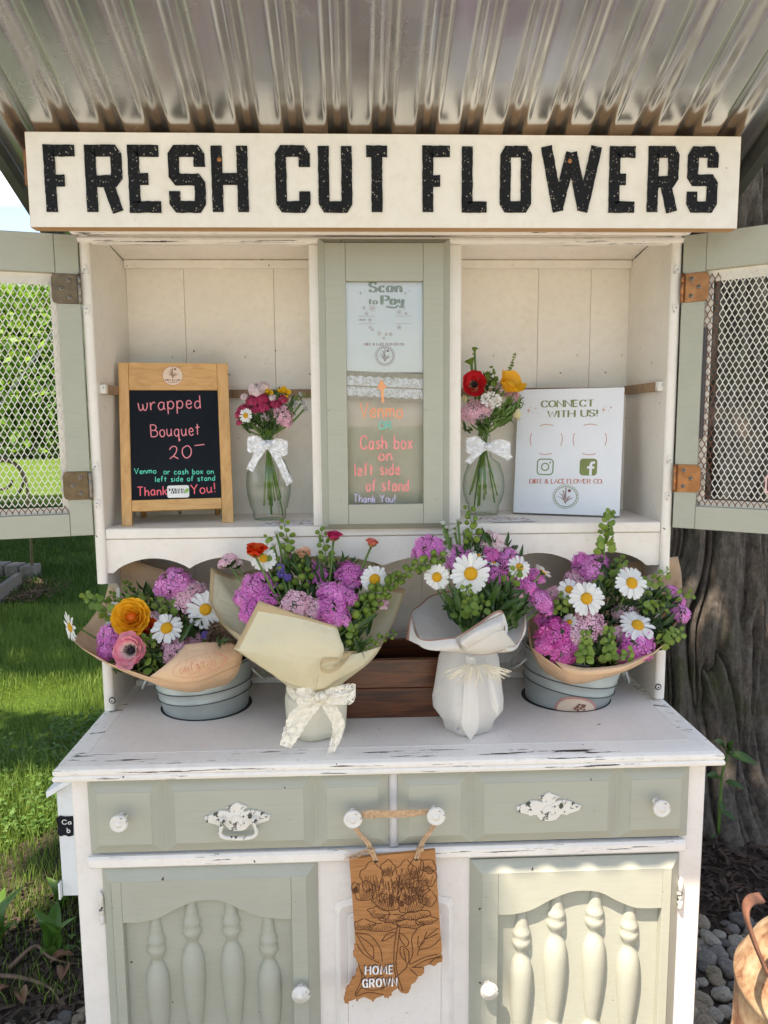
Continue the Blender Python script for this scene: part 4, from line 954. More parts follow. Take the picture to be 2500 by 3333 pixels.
# ---------------------------------------------------------------- counter top
def offrect(o, z): return [(-.5605+o, -.231+o, z), (.5605-o, -.231+o, z), (.5605-o, .235, z), (-.5605+o, .235, z)]
rings = [(.046, .8432), (.0452, .8424), (.044, .8430), (.020, .8405), (.010, .8385), (.004, .8350), (.0022, .8305), (.0030, .8262), (.0052, .8250), (.0030, .8238), (.001, .8205), (.0022, .8160), (.008, .8125), (.03, .8118)]
mb = MB(); rr = [offrect(o, z) for o, z in rings]
for i in range(len(rr)-1):
    for k in range(4):
        a, b_ = rr[i][k], rr[i][(k+1) % 4]; c, d = rr[i+1][(k+1) % 4], rr[i+1][k]
        mb.add([a, b_, c, d], [(3, 2, 1, 0)], 1 if i > 1 else 0)
mb.add(rr[0], [(0, 1, 2, 3)], 0); mb.add(rr[-1], [(3, 2, 1, 0)], 1)
counter = part('counter_top', mb, [white_top, white_edge], cab)
# ---------------------------------------------------------------- base carcass
BX = .541; BY = -.200
part('carcass', MB().box(-BX, BX, BY, .2, .06, .8115, bev=.002), white_frame, cab)
part('plinth', MB().box(-BX+.02, BX-.02, BY+.03, .18, 0, .0598), white_frame, cab)
for x in (-BX+.03, BX-.03): part('foot', MB().box(x-.028, x+.028, BY+.002, BY+.028, 0, .0597, bev=.003), white_frame, cab)
zr0 = float(np.mean([at(*bl(188, 695), BY-.014)[2], at(*br(1310, 563), BY-.014)[2]])); zr1 = float(np.mean([at(*bl(200, 640), BY-.014)[2], at(*br(1310, 514), BY-.014)[2]]))
part('middle_rail', MB().box(float(at(280, 2810, BY-.014)[0]), float(at(2238, 2760, BY-.014)[0]), BY-.015, BY-.0005, zr0, zr1, bev=.004), white_edge, cab)
def drawer(cc, TL, TR, BR_, BL_, cuts, grp):
    x0 = float(np.mean([at(*cc(*TL), BY-.018)[0], at(*cc(*BL_), BY-.018)[0]])); x1 = float(np.mean([at(*cc(*TR), BY-.018)[0], at(*cc(*BR_), BY-.018)[0]]))
    z0 = float(np.mean([at(*cc(*BR_), BY-.018)[2], at(*cc(*BL_), BY-.018)[2]])); z1 = .8110
    d_ = part('drawer_front', MB().box(x0, x1, BY-.008, BY-.0005, z0, z1, bev=.002), sage_h, cab)
    Xs = [x0+(x1-x0)*(c-TL[0])/(TR[0]-TL[0]) for c in cuts]
    for a, b_ in zip(Xs[::2], Xs[1::2]):
        part('raised_panel', MB().raised(a+.001, b_-.001, z0+.002, z1-.002, .019, BY-.0082, BY-.019).box(a+.019, b_-.019, BY-.0195, BY-.0192, z0+.0215, z1-.0215), sage_h, d_)
    return d_, (x0+x1)/2
dA, xa = drawer(bl, (178, 262), (1612, 225), (1612, 600), (200, 632), (178, 536, 540, 1256, 1260, 1612), 'd')
dB, xb = drawer(br, (58, 203), (1335, 178), (1320, 500), (58, 553), (58, 378, 382, 1016, 1020, 1335), 'd')
xm = (float(at(*bl(1615, 400), BY-.01)[0])+float(at(*br(58, 400), BY-.01)[0]))/2
part('drawer_divider', MB().lathe((xm, BY-.002, zr1+.002), [(.009, 0), (.009, .8105-zr1-.002)], 12), simple('grey_white', (.6, .58, .58), .5), cab)
def knob(cc, x, y, par, r=.0155):
    c = at(*cc(x, y), BY-.045); c = (c[0], BY-.0195, c[2])
    return part('knob', MB().lathe(c, [(.007, 0), (.0055, .004), (.005, .012), (.009, .016), (r*.95, .020), (r, .0235), (r*.93, .0265), (r*.72, .0275), (r*.68, .0265), (r*.4, .0262), (r*.35, .0285), (0, .0290)], 24, (0, -1, 0)), knobw, par)
k1 = knob(bl, 340, 480, dA, .0148); k2 = knob(bl, 1441, 460, dA, .0158); k3 = knob(br, 226, 410, dB, .0158); k4 = knob(br, 1202, 377, dB, .0148)
plate = [(-155, -20), (-128, -30), (-100, -38), (-85, -50), (-60, -50), (-30, -42), (-36, -56), (-52, -65), (-26, -76), (0, -90), (26, -76), (52, -65), (36, -56), (30, -42), (60, -50), (85, -48), (110, -38), (135, -25), (155, -20), (148, 5), (128, 12), (100, 20), (90, 28), (60, 22), (50, 35), (38, 48), (15, 55), (-15, 55), (-38, 48), (-50, 35), (-60, 22), (-90, 28), (-100, 20), (-128, 12), (-148, 5)]
chipw = paint('chipped_enamel', (.72, .69, .63), under=(.05, .055, .045), chips=.56, chipscale=(75, 75, 75), dirt=0)
def pull(cc, x, y, sc, par, bail):
    P_ = FRONT(BY-.0197); s_ = sc*1.18/FL/1.0
    c = P_.pix(*cc(x, y)); k = abs(P_.pix(*cc(x+100, y))[0]-c[0])/100*sc
    pts = [(c[0]+p*k, c[1]-q*k) for p, q in plate][::-1]
    h_ = part('handle_plate', MB().prism(P_, pts, 0, .0035, bev=.0012), chipw, par)
    part('boss', MB().prism(P_, [(c[0]+p*k*.5, c[1]-q*k*.55) for p, q in circ((0, 5), 60, 14)[:-1]], .0034, .0052, bev=.0012), chipw, h_)
    if bail:
        pts = [at(*cc(a, b_), BY-.030) for a, b_ in ((828, 475), (822, 500), (818, 525), (835, 541), (870, 546), (905, 547), (945, 545), (975, 537), (988, 520), (983, 495), (975, 470))]
        part('bail', MB().tube(catmull(pts, 4), .0035, 8), chipw, h_)
        for q in ((828, 470), (978, 467)): part('post', MB().lathe(tuple(at(*cc(*q), BY-.033)+np.array([0, .010, 0])), [(.0055, 0), (.0055, .006), (.004, .010), (0, .011)], 12, (0, -1, 0)), chipw, h_)
pull(bl, 900, 458, 1.0, dA, True); pull(br, 710, 378, .9, dB, False)
# base doors with arched opening and turned balusters
balp = [(.0085, .0), (.0085, -.045), (.0095, -.060), (.0120, -.075), (.0125, -.083), (.0155, -.088), (.0158, -.094), (.0130, -.099), (.0165, -.104), (.0165, -.112), (.0125, -.119), (.0098, -.126), (.0092, -.130), (.0150, -.140), (.0192, -.155), (.0208, -.175), (.0205, -.200), (.0180, -.235), (.0145, -.270), (.0115, -.292), (.0100, -.300), (.0162, -.306), (.0168, -.313), (.0125, -.320), (.0105, -.327), (.0160, -.333), (.0165, -.340), (.012, -.347), (.0095, -.36), (.0085, -.44)]
def base_door(cc, TL, TR, op, arch, bals, kn, hinge, side):
    YF = BY-.019
    x0 = float(at(*cc(*TL), YF)[0]); x1 = float(at(*cc(*TR), YF)[0]); z1 = float(np.mean([at(*cc(*TL), YF)[2], at(*cc(*TR), YF)[2]])); z0 = .10; e = .018
    ox0, ox1 = [float(at(*cc(a, 1100), YF)[0]) for a in op]
    d_ = part('base_door', MB().ringslope((x0, x1, z0, z1), (x0+e, x1-e, z0+e, z1-e), BY-.0045, YF).ringslope((x0, x1, z0, z1), (x0, x1, z0, z1), BY-.0005, BY-.0045), sage, cab)
    mb = MB().box(x0+.001, x1-.001, BY-.0045, BY-.0005, z0+.001, z1-.001); part('back_panel', mb, sage, d_)
    part('door_stile', MB().box(x0+e, ox0, YF, BY-.0048, z0+e, z1-e, bev=.0006), sage, d_)
    part('door_stile', MB().box(ox1, x1-e, YF, BY-.0048, z0+e, z1-e, bev=.0006), sage, d_)
    ap = [tuple(FRONT(YF).pix(*cc(*p))) for p in arch]; ap[0] = (ox0+.0003, ap[0][1]); ap[-1] = (ox1-.0003, ap[-1][1])
    ap = [tuple(p) for p in catmull(ap, 5)]
    part('arched_rail', MB().prism(FRONT(BY-.0048), [(ox0+.0003, z1-e), *ap, (ox1-.0003, z1-e)][::1], 0, .0140, bev=.0004), sage_h, d_)
    part('door_rail', MB().box(ox0+.0003, ox1-.0003, YF+.0004, BY-.0048, z0+e, z0+e+.06), sage_h, d_)
    for bx, nz_ in bals:
        p = at(*cc(bx, nz_), BY-.012); zt_ = p[2]+.094
        mb = MB().lathe((p[0], BY-.0035, zt_), [(r*1.0, z) for r, z in balp], 26, sy=.92); part('baluster', mb, sage, d_)
    c = at(*cc(*kn), YF-.02); part('knob', MB().lathe((c[0], YF+.0002, c[2]), [(.008, 0), (.0055, .004), (.005, .010), (.0155, .013), (.0158, .017), (.0140, .0195), (.0085, .0200), (.0075, .023), (0, .0240)], 22, (0, -1, 0)), knobw, d_)
    hx = x0-.004 if side < 0 else x1+.004; hz = float(at(*cc(*hinge), BY-.01)[2])
    mb = MB().lathe((hx, BY-.006, hz-.030), [(0, 0), (.003, 0), (.0045, .003), (.0045, .017), (.0038, .0175), (.0045, .018), (.0045, .032), (.0038, .0325), (.0045, .033), (.0045, .050), (.0030, .056), (.0015, .060), (0, .060)], 10)
    part('hinge', mb, chipw, d_)
base_door(bl, (248, 700), (1272, 685), (368, 1158), ((368, 945), (440, 942), (520, 925), (600, 885), (680, 850), (755, 836), (830, 845), (910, 880), (990, 912), (1070, 924), (1158, 926)), ((513, 1040), (680, 955), (867, 950), (1043, 1035)), (1196, 1288), (245, 880), -1)
base_door(br, (378, 620), (1292, 585), (490, 1188), ((490, 835), (560, 832), (640, 812), (720, 770), (800, 738), (870, 730), (940, 740), (1010, 775), (1080, 802), (1130, 806), (1188, 805)), ((597, 925), (748, 843), (916, 835), (1065, 893)), (457, 1172), (1290, 745), 1)
gap_shade = simple('gap_shade_black', (.012, .011, .010), .9)
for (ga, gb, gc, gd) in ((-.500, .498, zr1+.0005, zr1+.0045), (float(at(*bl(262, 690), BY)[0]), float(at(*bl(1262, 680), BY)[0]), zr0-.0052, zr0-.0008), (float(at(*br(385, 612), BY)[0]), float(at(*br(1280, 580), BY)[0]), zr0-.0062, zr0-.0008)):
    part('gap_shade_strip', MB().box(ga, gb, BY-.0009, BY-.0004, gc, gd), gap_shade, cab)  # thin black strips paint in the shade of drawer and door gaps
# centre panel with arched moulding
P_ = FRONT(BY-.0008)
xL, xR = [float(P_.pix(*c7(a, 1600))[0]) for a in (118, 1200)]; zt_ = float(P_.pix(*c7(500, 985))[1]); zs_ = float(P_.pix(*c7(200, 1085))[1])
def archp(x0, x1, zt, zs, z0, c=.02): return [(x0, z0), (x1, z0), (x1, zs-.01), (x1-.004, zs), (x1-c, zs+.004), (x1-c-.03, zt-.004), ((x0+x1)/2, zt), (x0+c+.03, zt-.004), (x0+c, zs+.004), (x0+.004, zs), (x0, zs-.01)]
mo = archp(xL, xR, zt_, zs_, .12); mi_ = archp(xL+.021, xR-.021, zt_-.022, zs_-.022, .14)
mb = MB(); o3 = [P_.pt(a, b_, .0) for a, b_ in mo]; m3 = [P_.pt(a*.62+c*.38, b_*.62+d*.38, .005) for (a, b_), (c, d) in zip(mo, mi_)]; i3 = [P_.pt(a, b_, .001) for a, b_ in mi_]
mb.grid([i3+[i3[0]], m3+[m3[0]], o3+[o3[0]]], 0, False); part('panel_moulding', mb, white_frame, cab)
part('centre_panel', MB().prism(P_, archp(xL+.0215, xR-.0215, zt_-.0225, zs_-.0225, .1405), .0005, .003, bev=.001), white_frame, cab)
# ================================================================ SIGN
SP = FRONT(-.1145)
sg_ = thing('sign_board', 'long white board with black letters reading FRESH CUT FLOWERS', 'sign', (0, -.1, 1.716))
cs = [SP.pix(*p) for p in ((100, 742), (2403, 742), (2410.5, 444.6), (77.6, 426.5))]
xl_, xr_ = (cs[0][0]+cs[3][0])/2, (cs[1][0]+cs[2][0])/2; zb_, zt2 = (cs[0][1]+cs[1][1])/2, (cs[2][1]+cs[3][1])/2
mb = MB().box(xl_, xr_, -.1140, -.0890, zb_, zt2, 1)
mb.add([(xl_+.0006, -.1145, zb_+.0006), (xr_-.0006, -.1145, zb_+.0006), (xr_-.0006, -.1145, zt2-.0006), (xl_+.0006, -.1145, zt2-.0006)], [(0, 1, 2, 3)], 0)
part('board', mb, [paint('sign_white', (.80, .755, .69), chips=.80, chipscale=(14, 30, 30), dirt=.12, under=(.3, .2, .12)), pine], sg_)
BLK = {  # block letters on a 0..10 x 0..10 grid (stroke centre lines)
'F': ["0,-.9 0,10 10,10", "0,4.7 5.6,4.7"], 'R': ["0,-.9 0,10 8.8,10 10,9.2 10,5.4 8.6,4.6 2.3,4.6", "6.3,4.4 9.9,-.9"], 'E': ["10,10 0,10 0,0 10.2,0", "0,5 5.6,5"],
'S': ["10,7.2 10,9.2 8.8,10 1.2,10 0,9.2 0,5.7 1.4,4.9 8.6,4.9 10,4.1 10,.8 8.8,0 1.2,0 0,.8 0,2.8"], 'H': ["0,-.9 0,10.9", "10,-.9 10,10.9", "0,5 10,5"], 'C': ["10,7.2 10,9.2 8.8,10 1.2,10 0,9.2 0,.8 1.2,0 8.8,0 10,.8 10,2.8"],
'U': ["0,10.9 0,.8 1.2,0 8.8,0 10,.8 10,10.9"], 'T': ["-1.2,10 11.2,10", "5,10 5,-.9"], 'L': ["0,10.9 0,0 10,0"], 'O': ["5,10 1.2,10 0,9.2 0,.8 1.2,0 8.8,0 10,.8 10,9.2 8.8,10 5,10"], 'W': ["0,10.9 2.6,-.8", "2.4,-.4 5,9.8", "5,9.8 7.6,-.4", "7.4,-.8 10,10.9"]}
lets = [('F', 153, 260), ('R', 285, 394), ('E', 424, 533.5), ('S', 554, 665), ('H', 693, 805), ('C', 900, 1007.5), ('U', 1038, 1145), ('T', 1168, 1286), ('F', 1375, 1482), ('L', 1502.5, 1603), ('O', 1626, 1731), ('W', 1755, 1961), ('E', 1979, 2086), ('R', 2104, 2211), ('S', 2232, 2340)]
for ch, u0, u1 in lets:
    f_ = (u0-153)/(2340-153); vt, vb = 472+6*f_, 692.5
    SWd = .0180; A = SP.pix(u0, vb); B = SP.pix(u1, vt)
    if ch == 'T': A = A+np.array([.0075, 0]); B = B-np.array([.0075, 0])
    A = A+SWd/2; B = B-SWd/2; mb = MB()
    if ch == 'W': A[0] += .001; B[0] -= .001
    for k, st in enumerate(BLK[ch]):
        pts = [tuple(map(float, q.split(','))) for q in st.split()]
        pts = [(A[0]+(B[0]-A[0])*p[0]/10, A[1]+(B[1]-A[1])*p[1]/10) for p in pts]
        ribbon(mb, SP, pts, lambda t: SWd, .0022+.0002*k, 0, True, jit=.05)
    part('letter', mb, letter, sg_)
for (u, v_) in ((714, 519), (1855, 524)):
    c = at(u, v_, -.1172); part('screw', MB().lathe(c, [(0, 0), (.004, 0), (.0035, .001), (0, .0012)], 12, (0, -1, 0)), brass, sg_)
# ================================================================ ROOF
rf = thing('corrugated_roof', 'sloping corrugated metal roof sheets above the flower stand', 'roof', (0, 0, 1.83))
def roofz(Y): return 1.8685-.42*(Y+.10)
def sheet(x0, x1, ph, dz, mt):
    xs_ = np.arange(x0, x1+.001, 0.073/20); rows = []
    for Y in np.linspace(-.84, .27, 26):
        r = []
        for x in xs_:
            t = ((x-ph)/.073) % 1; sm3 = lambda q: q*q*(3-2*q); w_ = 2*(sm3((.34-t)/.24) if .10 <= t < .34 else sm3((t-.76)/.24) if t >= .76 else 1. if t < .10 else 0.)-1
            dent = (vnoise(x*3+9, Y*3, seed=3)-.5)*.0022
            r.append((x, Y, roofz(Y)+dz+.0085+.0085*w_+dent))
        rows.append(r)
    return part('roof_sheet', MB().grid(rows), mt, rf)
u2x = lambda u: float(at(u, 425, -.10)[0])
ph = u2x(512); sheet(-.636, u2x(1372), ph, .0, tin_dull); sheet(u2x(1340), .636, ph, .0016, tin_new)
for sx in (-1, 1):
    mb = MB()
    x0, x1 = sorted((sx*.6365, sx*.654))
    pts = []
    for Y in (-.845, .275): pts += [(x0, Y, roofz(Y)-.026), (x1, Y, roofz(Y)-.026), (x1, Y, roofz(Y)+.022), (x0, Y, roofz(Y)+.022)]
    mb.add(pts, [(0, 1, 2, 3), (7, 6, 5, 4), (0, 4, 5, 1), (1, 5, 6, 2), (2, 6, 7, 3), (3, 7, 4, 0)]); part('edge_trim', mb, trim, rf)
bat = wood('roof_batten', (.30, .15, .07), (.24, .11, .05), (.15, .07, .03), (2, 30, 30), .8, 4)
part('batten', MB().box(-.60, .60, -.0885, -.045, 1.790, 1.846), bat, rf)
# ================================================================ CASH BOX
cb = thing('cash_box', 'white cash box with sloping lid fixed to the left side of the cabinet', 'box', (-.6, -.1, .4))
FB = FRONT(-.150); y0 = -.15
bx0 = float(np.mean([FB.pix(184, 2620)[0], FB.pix(205, 2900)[0]])); bz0 = float(FB.pix(210, 2917)[1]); bz1 = float(FB.pix(190, 2580)[1])
cbm = paint('cash_box_white', (.74, .77, .79), dirt=0)
part('body', MB().prism(FB, [(bx0, bz0), (-BX-.0005, bz0), (-BX-.0005, bz1+.030), (bx0, bz1)], -.22, 0, bev=.0015), cbm, cb)
p_ = [FB.pix(160, 2588), FB.pix(196, 2531)]; 
part('lid', MB().prism(FB, [(p_[0][0], p_[0][1]), (-BX-.0005, bz1+.0305), (-BX-.0005, bz1+.040), (p_[0][0]-.001, p_[0][1]+.011)], -.235, .012, bev=.0015), cbm, cb)
part('corner_trim', MB().box(bx0-.003, bx0-.0003, -.16, -.15, bz0, bz0+.03), cbm, cb)
tg = [FB.pix(*p) for p in ((184, 2662), (196, 2654), (210, 2657), (240, 2656), (240, 2717), (226, 2721), (213, 2716), (198, 2720), (188, 2710), (190, 2690))]
part('label_tag', MB().prism(FB, tg[::-1], .0003, .0025), slate, cb)
mb = MB(); B3 = FRONT(-.1527); text(mb, B3, 'Ca', B3.pix(203, 2683), B3.pix(233, 2682), .0078, .0016, hand=.03); text(mb, B3, 'b', B3.pix(219, 2710), B3.pix(229, 2710), .009, .0016)
part('chalk_lettering', mb, simple('white_chalk', (.7, .7, .7), .8), cb)
# ================================================================ HANGING STATE-SHAPED SIGN
hs = thing('wooden_hanging_sign', 'laser-cut plywood state-shaped sign with engraved peony and HOME GROWN', 'sign', (0, -.24, .6))
b0 = at(*c7(245, 695), BY-.020); tilt = math.radians(0)
HP = Plane((0, -.236, 0), (1, 0, 0), (0, 0, 1))
st = [(245, 695), (640, 654), (1035, 612), (1052, 850), (1060, 1000), (1080, 1300), (1098, 1545), (1085, 1562), (1092, 1585), (1105, 1600), (1098, 1640), (1060, 1650), (1040, 1672), (1020, 1680), (985, 1665), (940, 1680), (915, 1700), (935, 1715), (935, 1740), (905, 1770), (880, 1775), (870, 1800), (850, 1830), (815, 1850), (812, 1880), (800, 1900), (790, 1925), (765, 1934), (725, 1925), (705, 1905), (690, 1885), (655, 1905), (635, 1925), (637, 1950), (612, 1958), (605, 1982), (590, 1965), (575, 1978), (560, 1950), (530, 1962), (500, 1970), (480, 1985), (465, 2012), (445, 1990), (430, 1985), (410, 1975), (385, 1965), (355, 1972), (330, 1985), (325, 2005), (310, 2003), (305, 1980), (260, 2000), (240, 2005), (240, 2028), (205, 2020), (195, 1985), (205, 1965), (205, 1945), (215, 1935), (212, 1905), (225, 1880), (245, 1870), (250, 1850), (265, 1830), (270, 1800), (300, 1790), (310, 1730), (325, 1700), (330, 1660), (315, 1640), (305, 1610), (285, 1590), (280, 1560), (295, 1545), (290, 1500), (303, 1480), (290, 1290), (265, 950)]
pts = [tuple(HP.pix(*c7(*p))) for p in st]
part('plywood_panel', MB().prism(HP, pts[::-1], -.006, 0), ply, hs)
mb = MB(); V7 = lambda x, y: HP.pix(*c7(x, y))
def inside(p):
    x, y = p; r = False
    for (ax, ay), (bx_, by_) in zip(pts, pts[1:]+pts[:1]):
        if (ay > y) != (by_ > y) and x < (bx_-ax)*(y-ay)/(by_-ay)+ax: r = not r
    return r
def eng(pp, w_=7, sm=True, h=.0003):
    q = [V7(*p) for p in pp]
    if sm and len(q) > 2: q = catmull(q, 5)
    q = [p for p in q if inside(p)]
    if len(q) > 1: ribbon(mb, HP, q, lambda t: w_*.00018, h+random.uniform(0, .0002))
def petal_eng(cx, cy, rx, ry, rot, hatch=7, w_=7):
    rot = math.radians(rot); o = []
    for k in range(17):
        t = math.pi*(.02+1.96*k/16)-math.pi/2; wob = 1+.10*math.sin(5*t+cx)+.05*math.sin(11*t)
        x, y = rx*math.cos(t)*wob, ry*math.sin(t)*wob; o.append((cx+x*math.cos(rot)-y*math.sin(rot), cy+x*math.sin(rot)+y*math.cos(rot)))
    eng(o, w_)
    for k in range(hatch):
        f_ = (k+.5)/hatch*2-1; x0, x1 = rx*f_*.75, rx*f_*.55; ya = ry*.85*math.sqrt(max(0, 1-f_*f_*.5)); yb = ya-ry*random.uniform(.5, 1.1)
        eng([(cx+x0*math.cos(rot)-ya*math.sin(rot), cy+x0*math.sin(rot)+ya*math.cos(rot)), (cx+x1*math.cos(rot)-yb*math.sin(rot), cy+x1*math.sin(rot)+yb*math.cos(rot))], 5, False)
for a in ((370, 780, 60, 80, -20), (450, 860, 80, 110, 5), (600, 780, 50, 60, 5), (640, 870, 70, 100, 10), (770, 820, 70, 90, 0), (700, 690, 50, 60, 30), (780, 700, 45, 60, 10), (860, 780, 55, 80, 10), (970, 760, 60, 50, 20), (960, 860, 70, 70, 25), (320, 890, 45, 55, -20), (710, 920, 60, 60, 0), (840, 930, 60, 50, 20), (390, 990, 80, 70, -25), (540, 1000, 60, 60, -10), (320, 1040, 55, 60, -40), (590, 1095, 95, 60, 12), (790, 1030, 70, 60, -25), (900, 960, 60, 60, 20), (830, 1110, 110, 60, -18), (960, 1050, 70, 60, 35), (430, 1110, 80, 40, 10), (340, 1170, 60, 40, 20), (520, 1190, 80, 40, 15), (640, 1240, 90, 30, -3), (860, 1210, 110, 32, -8), (460, 1260, 100, 35, 5), (980, 1160, 60, 45, 30), (560, 1320, 110, 32, -4), (800, 1290, 100, 34, 4), (380, 1300, 80, 40, 0), (950, 1260, 80, 30, -8), (1010, 950, 40, 50, 40), (300, 960, 30, 40, 0)):
    if (a[0]*7+a[1]) % 3 != 1: petal_eng(a[0], a[1], a[2]*1.25, a[3]*1.22, a[4], hatch=10, w_=8)
for k in range(260):                                   # shading cuts at the flower's heart
    a = random.uniform(-2.9, -.2); r = random.uniform(40, 330); x = 680+r*math.cos(a)*1.0; y = 1150+r*math.sin(a)*.8; eng([(x, y), (x+random.uniform(-8, 8), y-random.uniform(20, 55))], 6, False)
for s_ in ([(690, 1290), (660, 1500), (655, 1650), (670, 1760), (700, 1890)], [(715, 1300), (690, 1500), (675, 1640), (690, 1760), (740, 1910)], [(300, 1370), (440, 1400), (530, 1520), (550, 1640)], [(310, 1380), (400, 1540), (470, 1610)], [(340, 1400), (460, 1500), (470, 1610)], [(300, 1450), (380, 1570), (520, 1650)], [(870, 1340), (820, 1420), (830, 1560), (800, 1660), (930, 1600), (1090, 1560)], [(1060, 1330), (920, 1450), (870, 1580)], [(880, 1400), (880, 1500), (940, 1450)], [(960, 1360), (940, 1430), (1060, 1380)], [(880, 1530), (1000, 1500), (1080, 1430)], [(690, 1770), (780, 1670), (720, 1580), (720, 1500), (790, 1540), (790, 1650)], [(745, 1520), (765, 1630)], [(700, 1370), (740, 1390), (790, 1450), (770, 1500), (720, 1440), (700, 1370)], [(540, 1450), (600, 1380), (680, 1370), (600, 1430), (540, 1450)], [(800, 1700), (880, 1780), (860, 1820)], [(820, 1690), (920, 1690)], [(330, 1660), (360, 1790), (300, 1950), (420, 1920), (560, 1940)], [(310, 1940), (420, 1800), (560, 1760)], [(350, 1720), (420, 1830)], [(360, 1880), (480, 1900), (610, 1850)], [(540, 1900), (590, 1850)], [(830, 1690), (960, 1620), (1090, 1600)], [(980, 1660), (1040, 1600), (1090, 1590)]):
    eng(s_, 8)
part('engraving', mb, burnt, hs)
for nm, mt, dx, h in (('letter_shadow_layer', burnt, -.0010, .0012), ('raised_lettering', simple('white_acrylic', (.85, .85, .84), .35), 0, .0030)):
    mb = MB(); P2 = Plane(HP.pt(dx, -dx, 0), HP.ex, HP.ey)
    for s_, p0, p1 in (('HOME', (395, 1745), (648, 1738)), ('GROWN', (372, 1865), (682, 1852))):
        A, B = HP.pix(*c7(*p0)), HP.pix(*c7(*p1)); text(mb, P2, s_, A, B, 84/2.8244/FL*1.17, .0023, h=h, serif=True, thick=1, sp=4.2)
    part(nm, mb, mt, hs)
for x, y in ((490, 710), (862, 692)):
    c = V7(x, y); part('hole_disc', MB().prism(HP, circ(c, .0038, 14)[:-1], .0002, .0006), ink_black, hs)
sa = thing('jute_cord', 'jute ribbon looped over two white drawer knobs holding the wooden sign', 'cord', (0, -.23, .7))
kz1 = at(*c7(280, 335), BY-.036); kz2 = at(*c7(1045, 308), BY-.036)
def strip(pa, wds, mt, name, par, tilt_=(0, 0, 1), k=8):
    P_ = catmull(pa, k); wv = np.interp(np.linspace(0, 1, len(P_)), np.linspace(0, 1, len(wds)), wds); up = np.array(tilt_)
    rows = [[p+up*w_*f_+np.array([0, .0015*math.sin(f_*9+i*.5), 0]) for i, (p, w_) in enumerate(zip(P_, wv))] for f_ in (-.5, -.2, .1, .3, .5)]
    return part(name, MB().grid(rows), mt, par)
yy = BY-.034
strip([at(*c7(300, 290), yy), at(*c7(450, 285), yy-.004), at(*c7(640, 282), yy-.006), at(*c7(850, 275), yy-.004), at(*c7(1020, 255), yy)], [.006, .014, .013, .012, .007], jute, 'top_loop', sa)
for ps_ in (((295, 400), (345, 470), (410, 540), (445, 610), (490, 705)), ((1035, 375), (975, 460), (925, 530), (895, 600), (862, 690))):
    P_ = [at(*c7(*p), yy-.002-.002*i) for i, p in enumerate(ps_)]
    for off in (-.0022, .0022):
        part('cord_strand', MB().tube(catmull([p+np.array([off, 0, 0]) for p in P_], 5), .0022, 6), jute, sa)
    c = P_[3]; mb = MB()
    for k in range(4):
        a = k*.9; mb.tube([c+np.array([.0055*math.cos(t), .004*math.sin(t)*math.cos(a)-.002, .0055*math.sin(t)*math.sin(a)+.003*math.cos(t+a)]) for t in np.linspace(0, 6.28, 14)], .0018, 5)
    part('knot', mb, jute, sa)
mb = MB()
for k in range(12):
    p = at(*c7(440, 610), yy-.01); L_ = random.uniform(.02, .055); a = math.radians(random.uniform(175, 205)); q = p+np.array([L_*math.cos(a), random.uniform(-.006, .002), L_*math.sin(a)]); mb.tube([p, (p+q)/2+np.array([0, 0, random.uniform(-.004, .004)]), q], .0005, 4)
part('frayed_ends', mb, jute, sa)
# ================================================================ CHALKBOARD
F0 = atz(*c3(797, 2037), 1.2005); F1 = atz(*c3(1530, 2010), 1.2005)
ex = F1-F0; ex[2] = 0; W_ = np.linalg.norm(ex[:2]); ex /= W_; back = np.array([-ex[1], ex[0], 0]); lean = math.radians(13)
ey = np.array([0, 0, 1])*math.cos(lean)+back*math.sin(lean)
CB = Plane(F0, ex, ey)
tl = CB.pix(*c3(752, 960)); tr_ = CB.pix(*c3(1490, 973)); HT = (tl[1]+tr_[1])/2
cbd = thing('chalkboard', 'oak framed A-frame chalkboard with pink and mint writing about a wrapped bouquet', 'chalkboard', tuple(F0))
iL = (CB.pix(*c3(836, 1142))[0]+CB.pix(*c3(868, 1863))[0])/2; iR = (CB.pix(*c3(1425, 1148))[0]+CB.pix(*c3(1450, 1852))[0])/2
iT = CB.pix(*c3(1130, 1144))[1]; iB = CB.pix(*c3(1160, 1858))[1]; rB = CB.pix(*c3(1160, 1930))[1]
part('frame_upright', MB().prism(CB, [(0, 0), (iL, 0), (iL, HT), (0, HT)], -.014, 0, bev=.0012), oak_v, cbd)
part('frame_upright', MB().prism(CB, [(iR, 0), (W_, 0), (W_, HT), (iR, HT)], -.014, 0, bev=.0012), oak_v, cbd)
part('frame_rail', MB().prism(CB, [(iL+.0003, iT), (iR-.0003, iT), (iR-.0003, HT), (iL+.0003, HT)], -.014, -.0004, bev=.001), oak_h, cbd)
part('frame_rail', MB().prism(CB, [(iL+.0003, rB), (iR-.0003, rB), (iR-.0003, iB), (iL+.0003, iB)], -.014, -.0004, bev=.001), oak_h, cbd)
part('slate_panel', MB().prism(CB, [(iL-.002, iB-.002), (iR+.002, iB-.002), (iR+.002, iT+.002), (iL-.002, iT+.002)], -.010, -.004), slate, cbd)
bk = back*.075
for a in (.03, W_-.03):
    p = CB.pt(a, HT*.9, -.016); q = F0+ex*a+back*.125; q[2] = 1.2015
    part('rear_leg', MB().tube([p, q], .006, 4), oak_v, cbd)
mb = MB(); p = CB.pt(W_*.5, .03, -.014)
for k in range(9): mb.tube([p+back*.008*k*.9+np.array([.0028*math.cos(t), .0028*math.sin(t)*(k % 2), .0035*math.sin(t)-.0016*k]) for t in np.linspace(0, 6.28, 9)], .0006, 4)
part('chain', mb, steel, cbd)
SL = Plane(CB.pt(0, 0, -.004), CB.ex, CB.ey)
